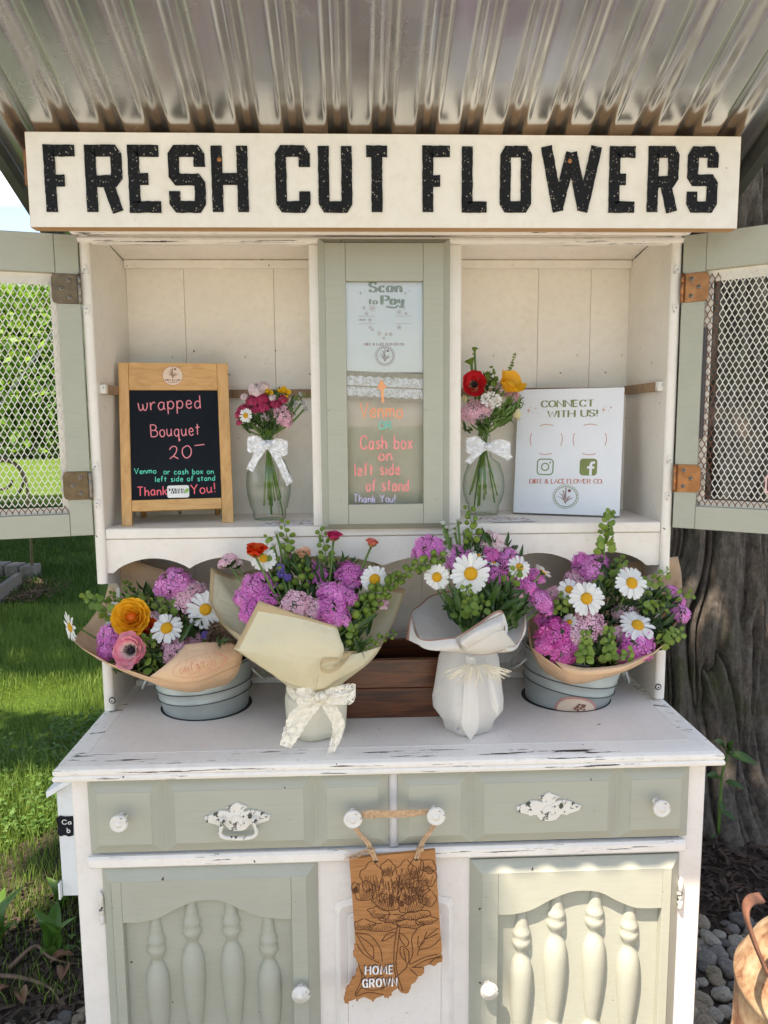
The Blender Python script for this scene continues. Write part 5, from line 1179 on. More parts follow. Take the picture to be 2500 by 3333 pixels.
def chalk(s, p0, p1, cap, mt, wt, hand=.05):
    mb = MB(); ptext(mb, SL, s, c3(*p0), c3(*p1), cap/2.011, wt, hand=hand, h=.0003); return part('chalk_lettering', mb, mt, cbd)
chalk('wrapped', (908, 1282), (1318, 1262), 85, ink_pink, .0020); chalk('Bouquet', (990, 1452), (1308, 1440), 78, ink_pink, .0020)
chalk('20-', (1110, 1595), (1345, 1582), 82, ink_pink, .0020, 0)
chalk('Venmo', (880, 1694), (1022, 1690), 34, ink_teal, .0014); chalk('or cash box on', (1072, 1696), (1398, 1694), 34, ink_teal, .0014)
chalk('left side of stand', (1016, 1746), (1408, 1738), 34, ink_teal, .0014)
chalk('Thank', (900, 1838), (1092, 1832), 58, ink_hot, .0021); chalk('You!', (1252, 1826), (1412, 1816), 62, ink_hot, .0021)

c0, c1 = SL.pix(*c3(1096, 1852)), SL.pix(*c3(1237, 1768))
part('sticker', MB().prism(SL, rrect(c0[0], c1[0], c0[1], c1[1], .004), .0006, .0012), simple('white_sticker', (.82, .82, .80), .4), cbd)
SK = Plane(SL.pt(0, 0, .0012), SL.ex, SL.ey)
mb = MB(); ptext(mb, SK, 'INDIANA', c3(1106, 1805), c3(1206, 1803), 7, .0012, serif=True, sp=2, h=.0002); ptext(mb, SK, 'GROWN', c3(1122, 1823), c3(1206, 1821), 7, .0012, serif=True, sp=2, h=.0002); part('sticker_print', mb, ink_black, cbd)
mb = MB(); mb.prism(SK, [SK.pix(*c3(*p)) for p in ((1210, 1822), (1232, 1812), (1236, 1787), (1212, 1795))][::1], .0002, .0005); part('green_leaf_mark', mb, simple('sticker_green', (.25, .5, .08), .5), cbd)

RD = Plane(CB.pt(0, 0, -.0004), CB.ex, CB.ey); c = RD.pix(*c3(1131, 1053)); r_ = float(abs(RD.pix(*c3(1198, 1053))[0]-c[0]))
part('round_sticker_rim', MB().prism(RD, circ(c, r_, 40)[:-1], .0004, .0008), ink_rust, cbd)
part('round_sticker', MB().prism(RD, circ(c, r_*.965, 40)[:-1], .0009, .0012), paper_s, cbd)
mb = MB(); SK = Plane(RD.pt(0, 0, .0012), RD.ex, RD.ey); sprigmark(mb, SK, (c[0], c[1]+r_*.25), r_*.6, .0003); ptext(mb, SK, 'DIRT & LACE', c3(1083, 1085), c3(1182, 1085), 5, .0008, serif=True, sp=2, h=.0003); ptext(mb, SK, 'FLOWER CO', c3(1103, 1098), c3(1162, 1098), 3, .0004, sp=2, h=.0003)
part('round_sticker_print', mb, ink_brown, cbd)
# ================================================================ CONNECT WITH US CARD
F0 = atz(*c5(348, 1537), 1.2005); F1 = atz(*c5(895, 1557), 1.2005)
ex = F1-F0; ex[2] = 0; W_ = np.linalg.norm(ex); ex /= W_; back = np.array([-ex[1], ex[0], 0]); lean = math.radians(9)
CC = Plane(F0, ex, np.array([0, 0, 1])*math.cos(lean)+back*math.sin(lean)); HT = float(CC.pix(*c5(920, 886))[1])
cw = thing('tabletop_card', 'white printed card in clear slanted stand with green and rust social media print', 'card', tuple(F0))
part('card', MB().prism(CC, [(0, .003), (W_, .003), (W_, HT), (0, HT)], -.0012, 0, bev=.0004), paper_w, cw)
acr, n, b = newmat('clear_acrylic'); b.inputs['Transmission Weight'].default_value = 1; b.inputs['Roughness'].default_value = .02; b.inputs['Base Color'].default_value = (.9, .95, .96, 1)
part('acrylic_foot', MB().prism(CC, [(0, 0), (W_, 0), (W_, .0026), (0, .0026)], -.002, .003).box(0, .0001, 0, .0001, 1.2001, 1.2002), acr, cw) if False else part('acrylic_foot', MB().prism(CC, [(0, 0), (W_, 0), (W_, .0026), (0, .0026)], -.06, .003), acr, cw)
CK = lambda s, p0, p1, cap, mt, wt, nm='print', **k: part(nm, ptext(MB(), CC, s, c5(*p0), c5(*p1), cap/1.58, wt, serif=True, h=.0004, **k), mt, cw)
CK('CONNECT', (494, 988), (762, 983), 32, ink_olive, .0031, 'heading', sp=2.2); CK('WITH US!', (527, 1041), (783, 1034), 32, ink_olive, .0031, 'heading', sp=2)
CK('DIRT & LACE', (434, 1380), (615, 1380), 22, ink_rust, .0017, 'shop_name', sp=1.8); CK('FLOWER CO.', (626, 1380), (810, 1380), 22, ink_rust, .0017, 'shop_name', sp=1.8)
mb = MB(); k_ = 1.5/1.58/FL
for x, y, s_ in ((429, 1006, 17), (465, 994, 10), (814, 1002, 17), (851, 990, 12)): star4(mb, CC, CC.pix(*c5(x, y)), s_*k_)
for x, y in ((442, 988), (453, 1016), (826, 985), (840, 1008)): mb.prism(CC, circ(CC.pix(*c5(x, y)), 2.2*k_, 6)[:-1], .0003, .0005)
part('sparkle_print', mb, ink_rust, cw)
for cx in (518, 742):
    mb = MB(); c = CC.pix(*c5(cx, 1154)); 
    for a in (math.pi/2, math.pi, 0, -math.pi/2): ribbon(mb, CC, circ(c, 84*k_, 10, a-.42, a+.42, 80*k_), lambda t: 3.2*k_)
    part('round_bracket_print', mb, ink_rust, cw)     # codes themselves are left out
mb = MB(); c = CC.pix(*c5(513, 1295)); s_ = 41*k_; rr_ = rrect(c[0]-s_, c[0]+s_, c[1]-s_, c[1]+s_, s_*.45)
ribbon(mb, CC, rr_+[rr_[0]], lambda t: 6.5*k_); ribbon(mb, CC, circ(c, 19*k_, 24), lambda t: 6.5*k_, .0006); mb.prism(CC, circ((c[0]+25*k_, c[1]+23*k_), 5*k_, 10)[:-1], .0004, .0007)
part('camera_icon', mb, simple('icon_green', (.22, .30, .17), .6), cw)
c = CC.pix(*c5(735, 1296)); s_ = 44*k_
part('square_icon', MB().prism(CC, rrect(c[0]-s_, c[0]+s_, c[1]-s_, c[1]+s_, s_*.4), .0003, .0005), simple('icon_olive', (.20, .24, .075), .6), cw)
mb = MB(); ribbon(mb, CC, [(c[0]+12*k_, c[1]-43*k_), (c[0]+12*k_, c[1]+12*k_), (c[0]+17*k_, c[1]+22*k_), (c[0]+33*k_, c[1]+25*k_)], lambda t: 13*k_, .0007); ribbon(mb, CC, [(c[0]-6*k_, c[1]-2*k_), (c[0]+30*k_, c[1]-2*k_)], lambda t: 12*k_, .0009)
part('icon_letter', mb, paper_w, cw)
mb = MB(); c = CC.pix(*c5(618, 1448))
for k in range(22): ribbon(mb, CC, circ((c[0]+61*k_*math.cos(k*.2856), c[1]+57*k_*math.sin(k*.2856)), 7*k_, 7), lambda t: 1.8*k_, .0004+.00005*(k % 3))
ribbon(mb, CC, circ(c, 56*k_, 40, ry=52*k_), lambda t: 2.2*k_, .0006); part('scalloped_rim_print', mb, ink_olive, cw)
mb = MB(); sprigmark(mb, CC, c, 44*k_, .0005); part('flower_emblem', mb, ink_brown, cw)
# business cards on the shelf
def cards(ps_, label, loc):
    t = thing('business_cards', label, 'card', loc)
    for k, (u, v_, a) in enumerate(ps_):
        p = atz(u, v_, 1.2005+.0006*k); M_ = T(p)@Matrix.Rotation(a, 4, 'Z')
        mb = MB().box(-.044, .044, -.0255, .0255, 0, .0004); me, c = mb.mesh('card', simple('card_stock', (.72, .72, .74), .5) if 'card_stock' not in MATS else MATS['card_stock'], (0, 0, 0)); link('card', me, M_, t)
        P_ = Plane((0, 0, .00045), (1, 0, 0), (0, 1, 0)); mb = MB(); text(mb, P_, 'FLOWER CO', (-.025, -.003), (.025, -.003), .005, .001, serif=True)
        for q in range(14): a_ = random.uniform(0, 6.28); mb.prism(P_, circ((.036*math.cos(a_)*random.choice((.95, 1)), .02*math.sin(a_)), .003, 5)[:-1], .0002, .0003)
        me, c = mb.mesh('card_print', ink_rose, (0, 0, 0)); link('card_print', me, M_@T((0, 0, .0003)), t)
cards([(940, 1706, .1), (925, 1703, -.2), (950, 1700, .35)], 'small fan of printed cards in front of the left glass vase', (-.2, .05, 1.2))
cards([(1600, 1688, .2), (1620, 1690, -.15), (1665, 1692, .1)], 'printed cards lying between the right vase and the white card stand', (.25, .05, 1.2))
# ---------------------------------------------------------------- dark wooden box on the counter
bxT = thing('wooden_box', 'dark walnut-stained wooden box at the back of the counter between the two wrapped bouquets', 'box', (.01, 0, .843))
x0, x1 = float(at(1075, 2300, -.05)[0]), float(at(1500, 2300, -.05)[0]); zt_ = float(at(1300, 2141, -.05)[2]); zm = float(at(1300, 2232, -.05)[2])
part('plank', MB().box(x0, x1, -.062, -.050, .8440, zm-.0004, bev=.001), walnut, bxT); part('plank', MB().box(x0, x1, -.0615, -.050, zm+.0004, zt_, bev=.001), walnut, bxT)
for a in (x0, x1-.012): part('end_board', MB().box(a+.0002, a+.0118, -.0495, .075, .8440, zt_-.0008, bev=.001), walnut, bxT)
part('back_board', MB().box(x0, x1, .0755, .0865, .8440, zt_-.002, bev=.001), walnut, bxT)
part('bottom_board', MB().box(x0+.0125, x1-.0125, -.0492, .0752, .8442, .850), walnut, bxT)
part('back_ledge', MB().box(-XI+.001, XI-.001, .135, YB-.0125, .8445, .858, bev=.002), white, cab)
# ================================================================ FLOWER KIT
def floret_head(seed, n_=64):
    rnd = random.Random(seed); mb = MB()
    for k in range(n_):
        t = (k+.5)/n_; z = 1-1.15*t; ph = k*2.39996+rnd.uniform(-.2, .2); r = math.sqrt(max(0, 1-z*z)); rad = rnd.uniform(.80, 1.10)
        nrm = Vector((r*math.cos(ph), r*math.sin(ph), z)).normalized(); nn = (nrm+Vector((rnd.gauss(0, .42), rnd.gauss(0, .42), rnd.gauss(0, .3)+.2))).normalized()
        M_ = basis(nrm*rad*Vector((1, 1, .82)).x, nn, spin=rnd.uniform(0, 6), s=rnd.uniform(.22, .32))
        M_[2][3] *= .8
        for p in range(5):
            a = p*1.2566; vs = []
            for rr, da, zz in ((.05, 0, 0), (.55, -.42, .06), (.98, -.50, .02+rnd.uniform(-.1, .1)), (1.02, -.2, .0), (.86, 0, .05), (1.02, .2, 0), (.98, .50, .02+rnd.uniform(-.1, .1)), (.55, .42, .06)):
                vs.append(M_@Vector((rr*math.cos(a+da), rr*math.sin(a+da), zz)))
            mb.add(vs, [tuple(range(8))])
        c = M_@Vector((0, 0, .05)); mb.add([c+(M_.to_3x3()@Vector((.09*math.cos(q), .09*math.sin(q), 0.03))) for q in np.linspace(0, 5.3, 6)], [tuple(range(6))], 2)
    mb.lathe((0, 0, -.5), [(0, 0), (.3, .1), (.62, .5), (.72, .8), (.5, 1.1), (0, 1.15)], 10, mi=1)
    for k in range(16):
        a = k*.39+rnd.uniform(-.1, .1); mb.tube([(.25*math.cos(a), .25*math.sin(a), -.45), (.62*math.cos(a), .62*math.sin(a), -.25), (.95*math.cos(a), .95*math.sin(a), rnd.uniform(-.1, .1))], [.05, .045, .02], 4, 1)
    me, c = mb.mesh('sweet_william', [P_purple, G_leaf, P_crim], (0, 0, 0)); return me
HEADS = [floret_head(k) for k in range(4)]; HC = {}
def head_mesh(mt):
    k = (mt.name, random.randrange(4))
    if k not in HC: me = HEADS[k[1]].copy(); me.materials[0] = mt; me.materials[2] = P_magenta if mt in (P_purple, P_magenta, P_crim) else P_rose if mt == P_pink else P_pale; HC[k] = me
    return HC[k]
def petal_mesh(name, Lp, wp, cup, mt, notch=.0, curl=0, nx=5, ny=6, ruf=0):
    mb = MB(); rows = []
    for j in range(ny+1):
        t = j/ny; wd = wp*(.22+.78*math.sin(min(1, t*1.15)*math.pi*.55)**.9)*(1 if t < .85 else math.sqrt(max(0, 1-((t-.85)/.19)**2)))
        rows.append([(sx*wd/2, t*Lp-notch*(1-abs(sx))*(t > .95)*.0-(notch*(.5-abs(abs(sx)-.5))*-1 if t > .95 else 0), cup*(sx*sx)*wd*.6+curl*t*t+ruf*math.sin(sx*7+t*5)*t*.04) for sx in np.linspace(-1, 1, nx)])
    mb.grid(rows); me, _ = mb.mesh(name, mt, (0, 0, 0)); return me
PETC = {}
def pmesh(kind, mt):
    if (kind, mt.name) not in PETC:
        a = dict(daisy=(1, .27, .25, .06, -.12, 0), round=(1, 1.05, .55, 0, .10, 1), wide=(1, .95, .35, 0, .22, 1), bud=(1, 1.0, .9, 0, -.30, .5), poppy=(1, 1.25, .5, 0, .12, 2), bell=(1, .55, .7, 0, .1, 0))[kind]
        PETC[(kind, mt.name)] = petal_mesh('petal', a[0], a[1], a[2], mt, a[3], a[4], ruf=a[5])
    return PETC[(kind, mt.name)]
disc_mb = MB().lathe((0, 0, 0), [(1, -.25), (1.02, 0), (.9, .25), (.6, .42), (.25, .42), (0, .36)], 18)
DISC, _ = disc_mb.mesh('daisy_eye', disc_y, (0, 0, 0)); DISCK = mats_mesh(DISC, disc_k)
STEMS = {}
def stem(par, P_, base, r=.0017):
    STEMS.setdefault(par.name, []).append((Vector(P_), Vector(base), r))
def ring_petals(o, M0, kind, mt, n_, phi, ln, jit=.12, off=0, z=0, rad=0):
    """petals around the axis of M0; phi = angle between petal and axis (90 = flat)"""
    me = pmesh(kind, mt)
    for k in range(n_):
        a = off+2*math.pi*k/n_+random.gauss(0, jit*.5); ph_ = math.radians(phi+random.gauss(0, 5))
        M_ = M0@Matrix.Rotation(a, 4, 'Z')@T((0, rad, z))@Matrix.Rotation(math.pi/2-ph_, 4, 'X')@Matrix.Scale(ln*random.uniform(.92, 1.06), 4)
        link('petal', me, M_, o)
def nrm_of(P_, base, cam_w=.7, extra=(0, 0, 0)):
    d = (Vector(P_)-Vector(base)).normalized(); c = (Vector(CP)-Vector(P_)).normalized()
    return (d*(1-cam_w)+c*cam_w+Vector(extra)).normalized()
def m_px(px_, P_): return px_*float(((np.array(P_)-CP)@CF))/FL
def sw(par, base, u, v_, Y, rpx, mt, lab=None, cw=.45, extra=(0, 0, .25)):
    P_ = at(u, v_, Y); n_ = nrm_of(P_, base, cw, extra); R_ = m_px(rpx, P_)*1.05
    o = link('sweet_william', head_mesh(mt), basis(Vector(P_)-n_*R_*.35, n_, s=R_, spin=random.uniform(0, 6)), par)
    if lab: o['label'] = lab
    stem(par, Vector(P_)-n_*R_*.7, base)
def daisy(par, base, u, v_, Y, rpx, nrm=None, lab=None, n_=19, droop=84):
    P_ = at(u, v_, Y); n_v = Vector(nrm).normalized() if nrm else nrm_of(P_, base, .75); R_ = m_px(rpx, P_)
    M0 = basis(P_, n_v, s=1, spin=random.uniform(0, 1))
    o = link('daisy', DISC, M0@Matrix.Scale(R_*.34, 4), par)
    if lab: o['label'] = lab
    me = pmesh('daisy', P_white); droop += random.uniform(-9, 9); fat = random.uniform(.62, .84)
    for k in range(n_):
        a = 2*math.pi*(k+random.uniform(-.22, .22))/n_; M_ = M0@Matrix.Rotation(a, 4, 'Z')@T((0, R_*.24, -.0004-.0007*(k % 2)))@Matrix.Rotation(math.radians(90-droop+random.gauss(0, 5)), 4, 'X')@Matrix.Diagonal((R_*random.uniform(.85, 1.12), R_*random.uniform(.9, 1.1)*fat, R_, 1))
        link('petal', me, M_, o)
    mb = MB().lathe((0, 0, 0), [(.30*R_, -.05*R_), (.26*R_, -.16*R_), (.08*R_, -.26*R_), (.03*R_, -.34*R_)], 12); me2, _ = mb.mesh('calyx', G_leaf, (0, 0, 0)); link('calyx', me2, M0, o)
    stem(par, M0@Vector((0, 0, -.3*R_)), base, .0019)
def ranunc(par, base, u, v_, Y, rpx, mt, mtin, kind='open', nrm=None, lab=None, name='ranunculus'):
    P_ = at(u, v_, Y); n_v = Vector(nrm).normalized() if nrm else nrm_of(P_, base, .7); R_ = m_px(rpx, P_); M0 = basis(Vector(P_)-n_v*R_*.35, n_v, spin=random.uniform(0, 6))
    core = MB().lathe((0, 0, 0), [(0, -.3*R_), (.35*R_, -.2*R_), (.42*R_, .1*R_), (.30*R_, .32*R_), (0, .38*R_)] if kind != 'anemone' else [(0, -.3*R_), (.2*R_, -.2*R_), (.2*R_, .0*R_), (0, .08*R_)], 12); me, _ = core.mesh(name, mtin, (0, 0, 0))
    o = link(name, me, M0, par); o['label'] = lab or name
    if kind == 'open':
        for i, (n_, phi, ln, k_) in enumerate(((5, 4, .50, 'bud'), (6, 12, .58, 'bud'), (7, 22, .66, 'round'), (7, 34, .76, 'round'), (8, 46, .86, 'round'), (8, 58, .95, 'wide'), (8, 70, 1.02, 'wide'))):
            ring_petals(o, M0, k_, mtin if i < 1 else mt, n_, phi, ln*R_, off=i*.5, z=-.25*R_, rad=.05*R_+.035*R_*i)
    elif kind == 'bud':
        for i, (n_, phi, ln) in enumerate(((4, 2, 1.15), (5, 9, 1.25), (5, 17, 1.3), (5, 26, 1.25))): ring_petals(o, M0, 'bud', mtin if i == 0 else mt, n_, phi, ln*R_, off=i*.6, z=-.55*R_, rad=.05*R_+.09*R_*i)
        ring_petals(o, M0, 'bell', G_pod, 5, 58, .85*R_, z=-.62*R_, rad=.18*R_)
    elif kind == 'anemone':
        for i, (n_, phi, ln) in enumerate(((6, 48, .82), (7, 60, .98), (7, 70, 1.05))): ring_petals(o, M0, 'wide', [mtin, mt, mt][i] if False else mt, n_, phi, ln*R_, off=i*.45, z=-.15*R_, rad=.06*R_)
        link('eye', DISCK, M0@T((0, 0, .12*R_))@Matrix.Scale(R_*.2, 4), o)
        mb = MB()
        for k in range(34):
            a = k*2.4; rr = R_*random.uniform(.22, .38); mb.tube([(.1*R_*math.cos(a), .1*R_*math.sin(a), .1*R_), (rr*math.cos(a), rr*math.sin(a), .27*R_)], .012*R_, 4); mb.lathe((rr*math.cos(a), rr*math.sin(a), .25*R_), [(0, 0), (.03*R_, .02*R_), (0, .05*R_)], 5)
        me, _ = mb.mesh('stamens', disc_k, (0, 0, 0)); link('stamens', me, M0, o)
    elif kind == 'poppy':
        ring_petals(o, M0, 'poppy', mt, 4, 52, 1.25*R_, z=-.4*R_)
    stem(par, M0@Vector((0, 0, -.5*R_)), base, .0022); return o
podmb = MB(); 
_pv = [(0, 0, 0)]
for k in range(13):
    a = 2*math.pi*k/13; r = 1-.30*math.exp(-((a-math.pi/2)/.28)**2); _pv.append((r*.86*math.cos(a), r*math.sin(a), 0))
podmb.add([(0, 0, .22)]+_pv[1:], [(0, 1+k, 1+(k+1) % 13) for k in range(13)], 0, True); podmb.add([(0, 0, -.22)]+_pv[1:], [(0, 1+(k+1) % 13, 1+k) for k in range(13)], 0, True)
POD, _ = podmb.mesh('pod', G_pod, (0, 0, 0))
ROUNDPOD, _ = MB().lathe((0, 0, -1), [(0, 0), (.5, .12), (.85, .6), (.9, 1.1), (.6, 1.7), (.15, 2.05), (0, 2.2)], 10).mesh('pod', G_pod, (0, 0, 0))
def sprig(par, pts, n_=14, spx=13, me=None, base=None, spread=1.0, leaf=0):
    me = me or POD; P_ = [at(*p) for p in pts]; C_ = catmull(P_, 8); mb = MB().tube(C_, np.linspace(.0013, .0005, len(C_)), 5); sz0 = m_px(spx, P_[0])
    X_ = []
    for k in range(n_):
        t = .10+.90*(k/(n_-1)); i = min(len(C_)-2, int(t*(len(C_)-1))); c = Vector(C_[i]); d = (Vector(C_[i+1])-c).normalized()
        a = k*2.4+random.uniform(-.3, .3); s_ = d.cross(Vector((0, 1, .2))).normalized(); w_ = d.cross(s_)
        off = (s_*math.cos(a)+w_*math.sin(a))*.9+d*.5; sz = sz0*(1.05-.45*t)*random.uniform(.8, 1.15); q = c+off.normalized()*sz*1.9*spread
        mb.tube([c, c.lerp(q, .6)+Vector((0, 0, .001)), q], .0004, 3, cap=False)
        nn = (Vector((random.gauss(0, .5), -1, random.gauss(0, .5)+.2))).normalized(); X_.append(basis(q, nn, up=off+Vector((0, 0, .01)), s=sz))
    o = part('seed_sprig', mb, G_stem, par)
    for M_ in X_: link('pod', me, M_, o)
    if base is not None: stem(par, P_[0], base, .0012)
    return o
narrow = leaf_mesh('leaf', 1, .20, .25, .3, G_leaf, .7, 6)
def foliage(par, spots, length=.05, mt=None, name='foliage', Wd=.22, base=None):
    """dark narrow leaves clustered round photo positions: (u, v, Y, radius px, count)"""
    V = []; F_ = []; nv = np.array([v.co[:] for v in narrow.vertices]); nf = np.array([p.vertices[:] for p in narrow.polygons]); k = 0
    for u, v_, Y, r, n_ in spots:
        for i in range(n_):
            a = random.uniform(0, 6.28); rr = r*math.sqrt(random.random()); P_ = Vector(at(u+rr*math.cos(a), v_+rr*math.sin(a), Y+random.uniform(-.02, .02)))
            d = (P_-Vector(base)).normalized() if base is not None else Vector((0, 0, 1))
            d = (d+Vector((random.gauss(0, .5), random.gauss(0, .5), random.gauss(0, .4)))).normalized(); nn = Vector((random.gauss(0, .6), -1, .6)); L_ = length*random.uniform(.6, 1.2)
            y = d; z = (nn-d*nn.dot(d)).normalized(); x = y.cross(z); M_ = np.array([[x[j]*L_, y[j]*L_, z[j]*L_] for j in range(3)])
            V.append(nv@M_.T+np.array(P_)-np.array(d)*L_*.5); F_.append(nf+len(nv)*k); k += 1
    return link(name, raw_mesh(name, np.concatenate(V), np.concatenate(F_), mt or G_leaf, True), T((0, 0, 0)), par, kind='stuff')
def finish_stems(par, mt=None, wob=.006):
    mb = MB()
    for p, b_, r in STEMS.get(par.name, []):
        m1 = p.lerp(b_, .4)+Vector((random.uniform(-wob, wob), random.uniform(-wob, wob), -.004)); q = b_+Vector((random.uniform(-.012, .012), random.uniform(-.012, .012), 0))
        mb.tube(catmull([p, m1, p.lerp(b_, .8), q], 3), r, 5)
    part('stem_bundle', mb, mt or G_stem, par)
def collar(par, name, waist, r0, rim, mats, rows=9, k=4, bulge=.0, border=0, ctr_out=1.0, exp=1.0, sharp=False):
    """paper flaring from a waist ring up to a free rim loop"""
    R_ = np.array([at(*p) for p in rim]); W0 = np.array(waist, float); n0 = len(R_)
    loop = np.array([R_[i]+(R_[(i+1) % n0]-R_[i])*t for i in range(n0) for t in np.arange(k)/k]) if sharp else catmull(R_, k, True)
    n_ = len(loop); ang = np.arctan2(loop[:, 1]-W0[1], loop[:, 0]-W0[0]); P_ = []
    base = W0+np.stack([r0*np.cos(ang), r0*np.sin(ang), 0*ang], 1)
    for j in range(rows+1):
        t = j/rows; te = t**exp
        row = base*(1-te)+loop*te; out = np.stack([np.cos(ang), np.sin(ang), 0*ang], 1); row = row+out*(bulge*math.sin(math.pi*t))[..., None] if np.ndim(bulge) else row+out*bulge*math.sin(math.pi*t)
        row = row+out*(.0035*math.sin(math.pi*t)*np.sin(ang*7+1.3))[:, None]
        P_.append(row)
    mb = MB(); o = len(mb.v); mb.grid(P_, 0, True, (lambda i, j: 1 if i >= rows-border else 0), closed=True)
    ob = part(name, mb, mats, par); sm_ = ob.modifiers.new('thickness', 'SOLIDIFY'); sm_.thickness = .0005; return ob
def flap(par, name, rows, mats, k=6, border=None):
    P_ = patch([[at(*p) for p in r] for r in rows], k); R_, C_ = P_.shape[0]-1, P_.shape[1]-1
    f_ = (lambda i, j: 1 if border(i, j, R_, C_) else 0) if border else None
    ob = part(name, MB().grid(P_, 0, True, f_), mats, par); sm_ = ob.modifiers.new('thickness', 'SOLIDIFY'); sm_.thickness = .0005; return ob
Q = lambda cc, x, y, Y: (*cc(x, y), Y)
# ---------------------------------------------------------------- galvanised tubs sunk in the counter
def tub(cx, cy, tiltdeg, label, sticker, loc):
    t = thing('metal_tub', label, 'bucket', (cx, cy, .843)); hole_disc = MB().prism(Pxy, [(cx+.0885*math.cos(a), cy+.0855*math.sin(a)) for a in np.linspace(0, 6.283, 49)[:-1]], .8434, .8437)
    part('cutout_shade_disc', hole_disc, ink_black, cab)  # flat black disc paints the shade of a hole; the counter is uncut
    A = Matrix.Translation(Vector((cx, cy, .843)))@Matrix.Rotation(math.radians(tiltdeg), 4, 'Y')
    prof = [(.070, -.06), (.082, 0), (.088, .030), (.0905, .0315), (.0885, .0335), (.091, .050), (.0935, .0515), (.0915, .0535), (.098, .092), (.101, .0935), (.1015, .096), (.099, .0975), (.0965, .096), (.0955, .090), (.084, .02), (.07, -.05)]
    mb = MB(); seg = 56; vs = []
    for r, z in prof:
        for k in range(seg):
            a = 2*math.pi*k/seg; vs.append(A@Vector((r*math.cos(a), r*math.sin(a)*.965, z)))
    mb.add(vs, [(i*seg+k, i*seg+(k+1) % seg, (i+1)*seg+(k+1) % seg, (i+1)*seg+k) for i in range(len(prof)-1) for k in range(seg)], 0, True)
    part('tub_wall', mb, galv, t)
    for bz, br_ in ((.0315, .0908), (.0515, .0938), (.0935, .1018)):
        part('pressed_band', MB().tube([A@Vector((br_*math.cos(a), br_*math.sin(a)*.965, bz)) for a in np.linspace(0, 6.2832, 60)], .0009, 5), trim, t)
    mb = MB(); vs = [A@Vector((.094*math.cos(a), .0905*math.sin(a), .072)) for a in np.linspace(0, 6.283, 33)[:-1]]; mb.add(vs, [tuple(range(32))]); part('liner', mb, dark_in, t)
    for sx in (-1, 1):
        pts = [A@Vector((sx*(.100+.020*math.sin(a)), .028*math.cos(a), .075-.030*math.sin(a))) for a in np.linspace(0, math.pi, 12)]
        part('side_handle', MB().tube(pts, .0022, 6), galv, t)
    if sticker:
        for nm, w0, w1, dz, mt in (('sticker_scallop', .045, .030, .0009, simple('sticker_pink', (.62, .30, .27), .5)), ('sticker_face', .040, .0255, .0014, paper_s)):
            mb = MB(); rows = []
            for i in range(13):
                row = []
                for j in range(13):
                    uu, vv = (j/12*2-1), (i/12*2-1); rr = math.hypot(uu, vv); s_ = (max(abs(uu), abs(vv))/rr if rr > 0 else 1); a = uu*s_*w0/.09; z = .0+vv*s_*w1; r_ = .082+z*.17+dz+.0006
                    ang = -math.pi/2-.02+a; row.append(A@Vector((r_*math.cos(ang), r_*math.sin(ang)*.965, z)))
                rows.append(row)
            part(nm, MB().grid(rows), mt, t)
        mb = MB(); r_ = .082+.002+.0028
        for (a, z, s_) in ((-.03, .010, .006), (.10, .014, .009), (.05, .008, .005), (-.08, .006, .005), (0, .016, .006), (-.01, .004, .005), (.13, .006, .004)):
            ang = -math.pi/2+a; c = A@Vector((r_*math.cos(ang), r_*math.sin(ang)*.965, z)); mb.disc(c, (math.cos(ang), math.sin(ang), 0), s_*.55, 8)
        part('sticker_print', mb, ink_brown, t)
    return t, A
tubA, MA_ = tub(-.358, .028, -4, 'grey galvanised tub sunk in the counter at left, holding a kraft wrapped bouquet', False, 0)
tubD, MD_ = tub(.360, .030, 9, 'grey galvanised tub with pink sticker sunk in the counter at right', True, 0)
# ---------------------------------------------------------------- bouquet A (left tub)
BA = (-.365, .03, .86)
A_ = thing('flower_bouquet', 'kraft paper wrapped bouquet with orange ranunculus and pink anemone in the left metal tub', 'bouquet', BA)
collar(A_, 'kraft_wrap', (-.362, .03, .885), .055, [Q(q1, 200, 905, -.03), Q(q1, 265, 965, -.075), Q(q1, 480, 1088, -.12), Q(q1, 790, 1195, -.15), Q(q1, 1130, 1240, -.145), Q(q1, 1500, 1095, -.09), Q(q1, 1515, 1000, -.02), Q(q1, 1420, 800, .06), Q(q1, 1180, 500, .075), Q(q1, 900, 365, .085), Q(q1, 545, 250, .085), Q(q1, 450, 600, .06), Q(q1, 330, 770, .02)], [W_kraft], rows=10, k=5, bulge=.012, exp=.8, sharp=True)
flap(A_, 'folded_flap', [[Q(q1, 1085, 940, -.135), Q(q1, 1270, 925, -.135), Q(q1, 1450, 938, -.09)], [Q(q1, 950, 1075, -.155), Q(q1, 1220, 1080, -.165), Q(q1, 1510, 1010, -.10)], [Q(q1, 800, 1190, -.152), Q(q1, 1130, 1241, -.15), Q(q1, 1502, 1094, -.095)]], [W_kraft])
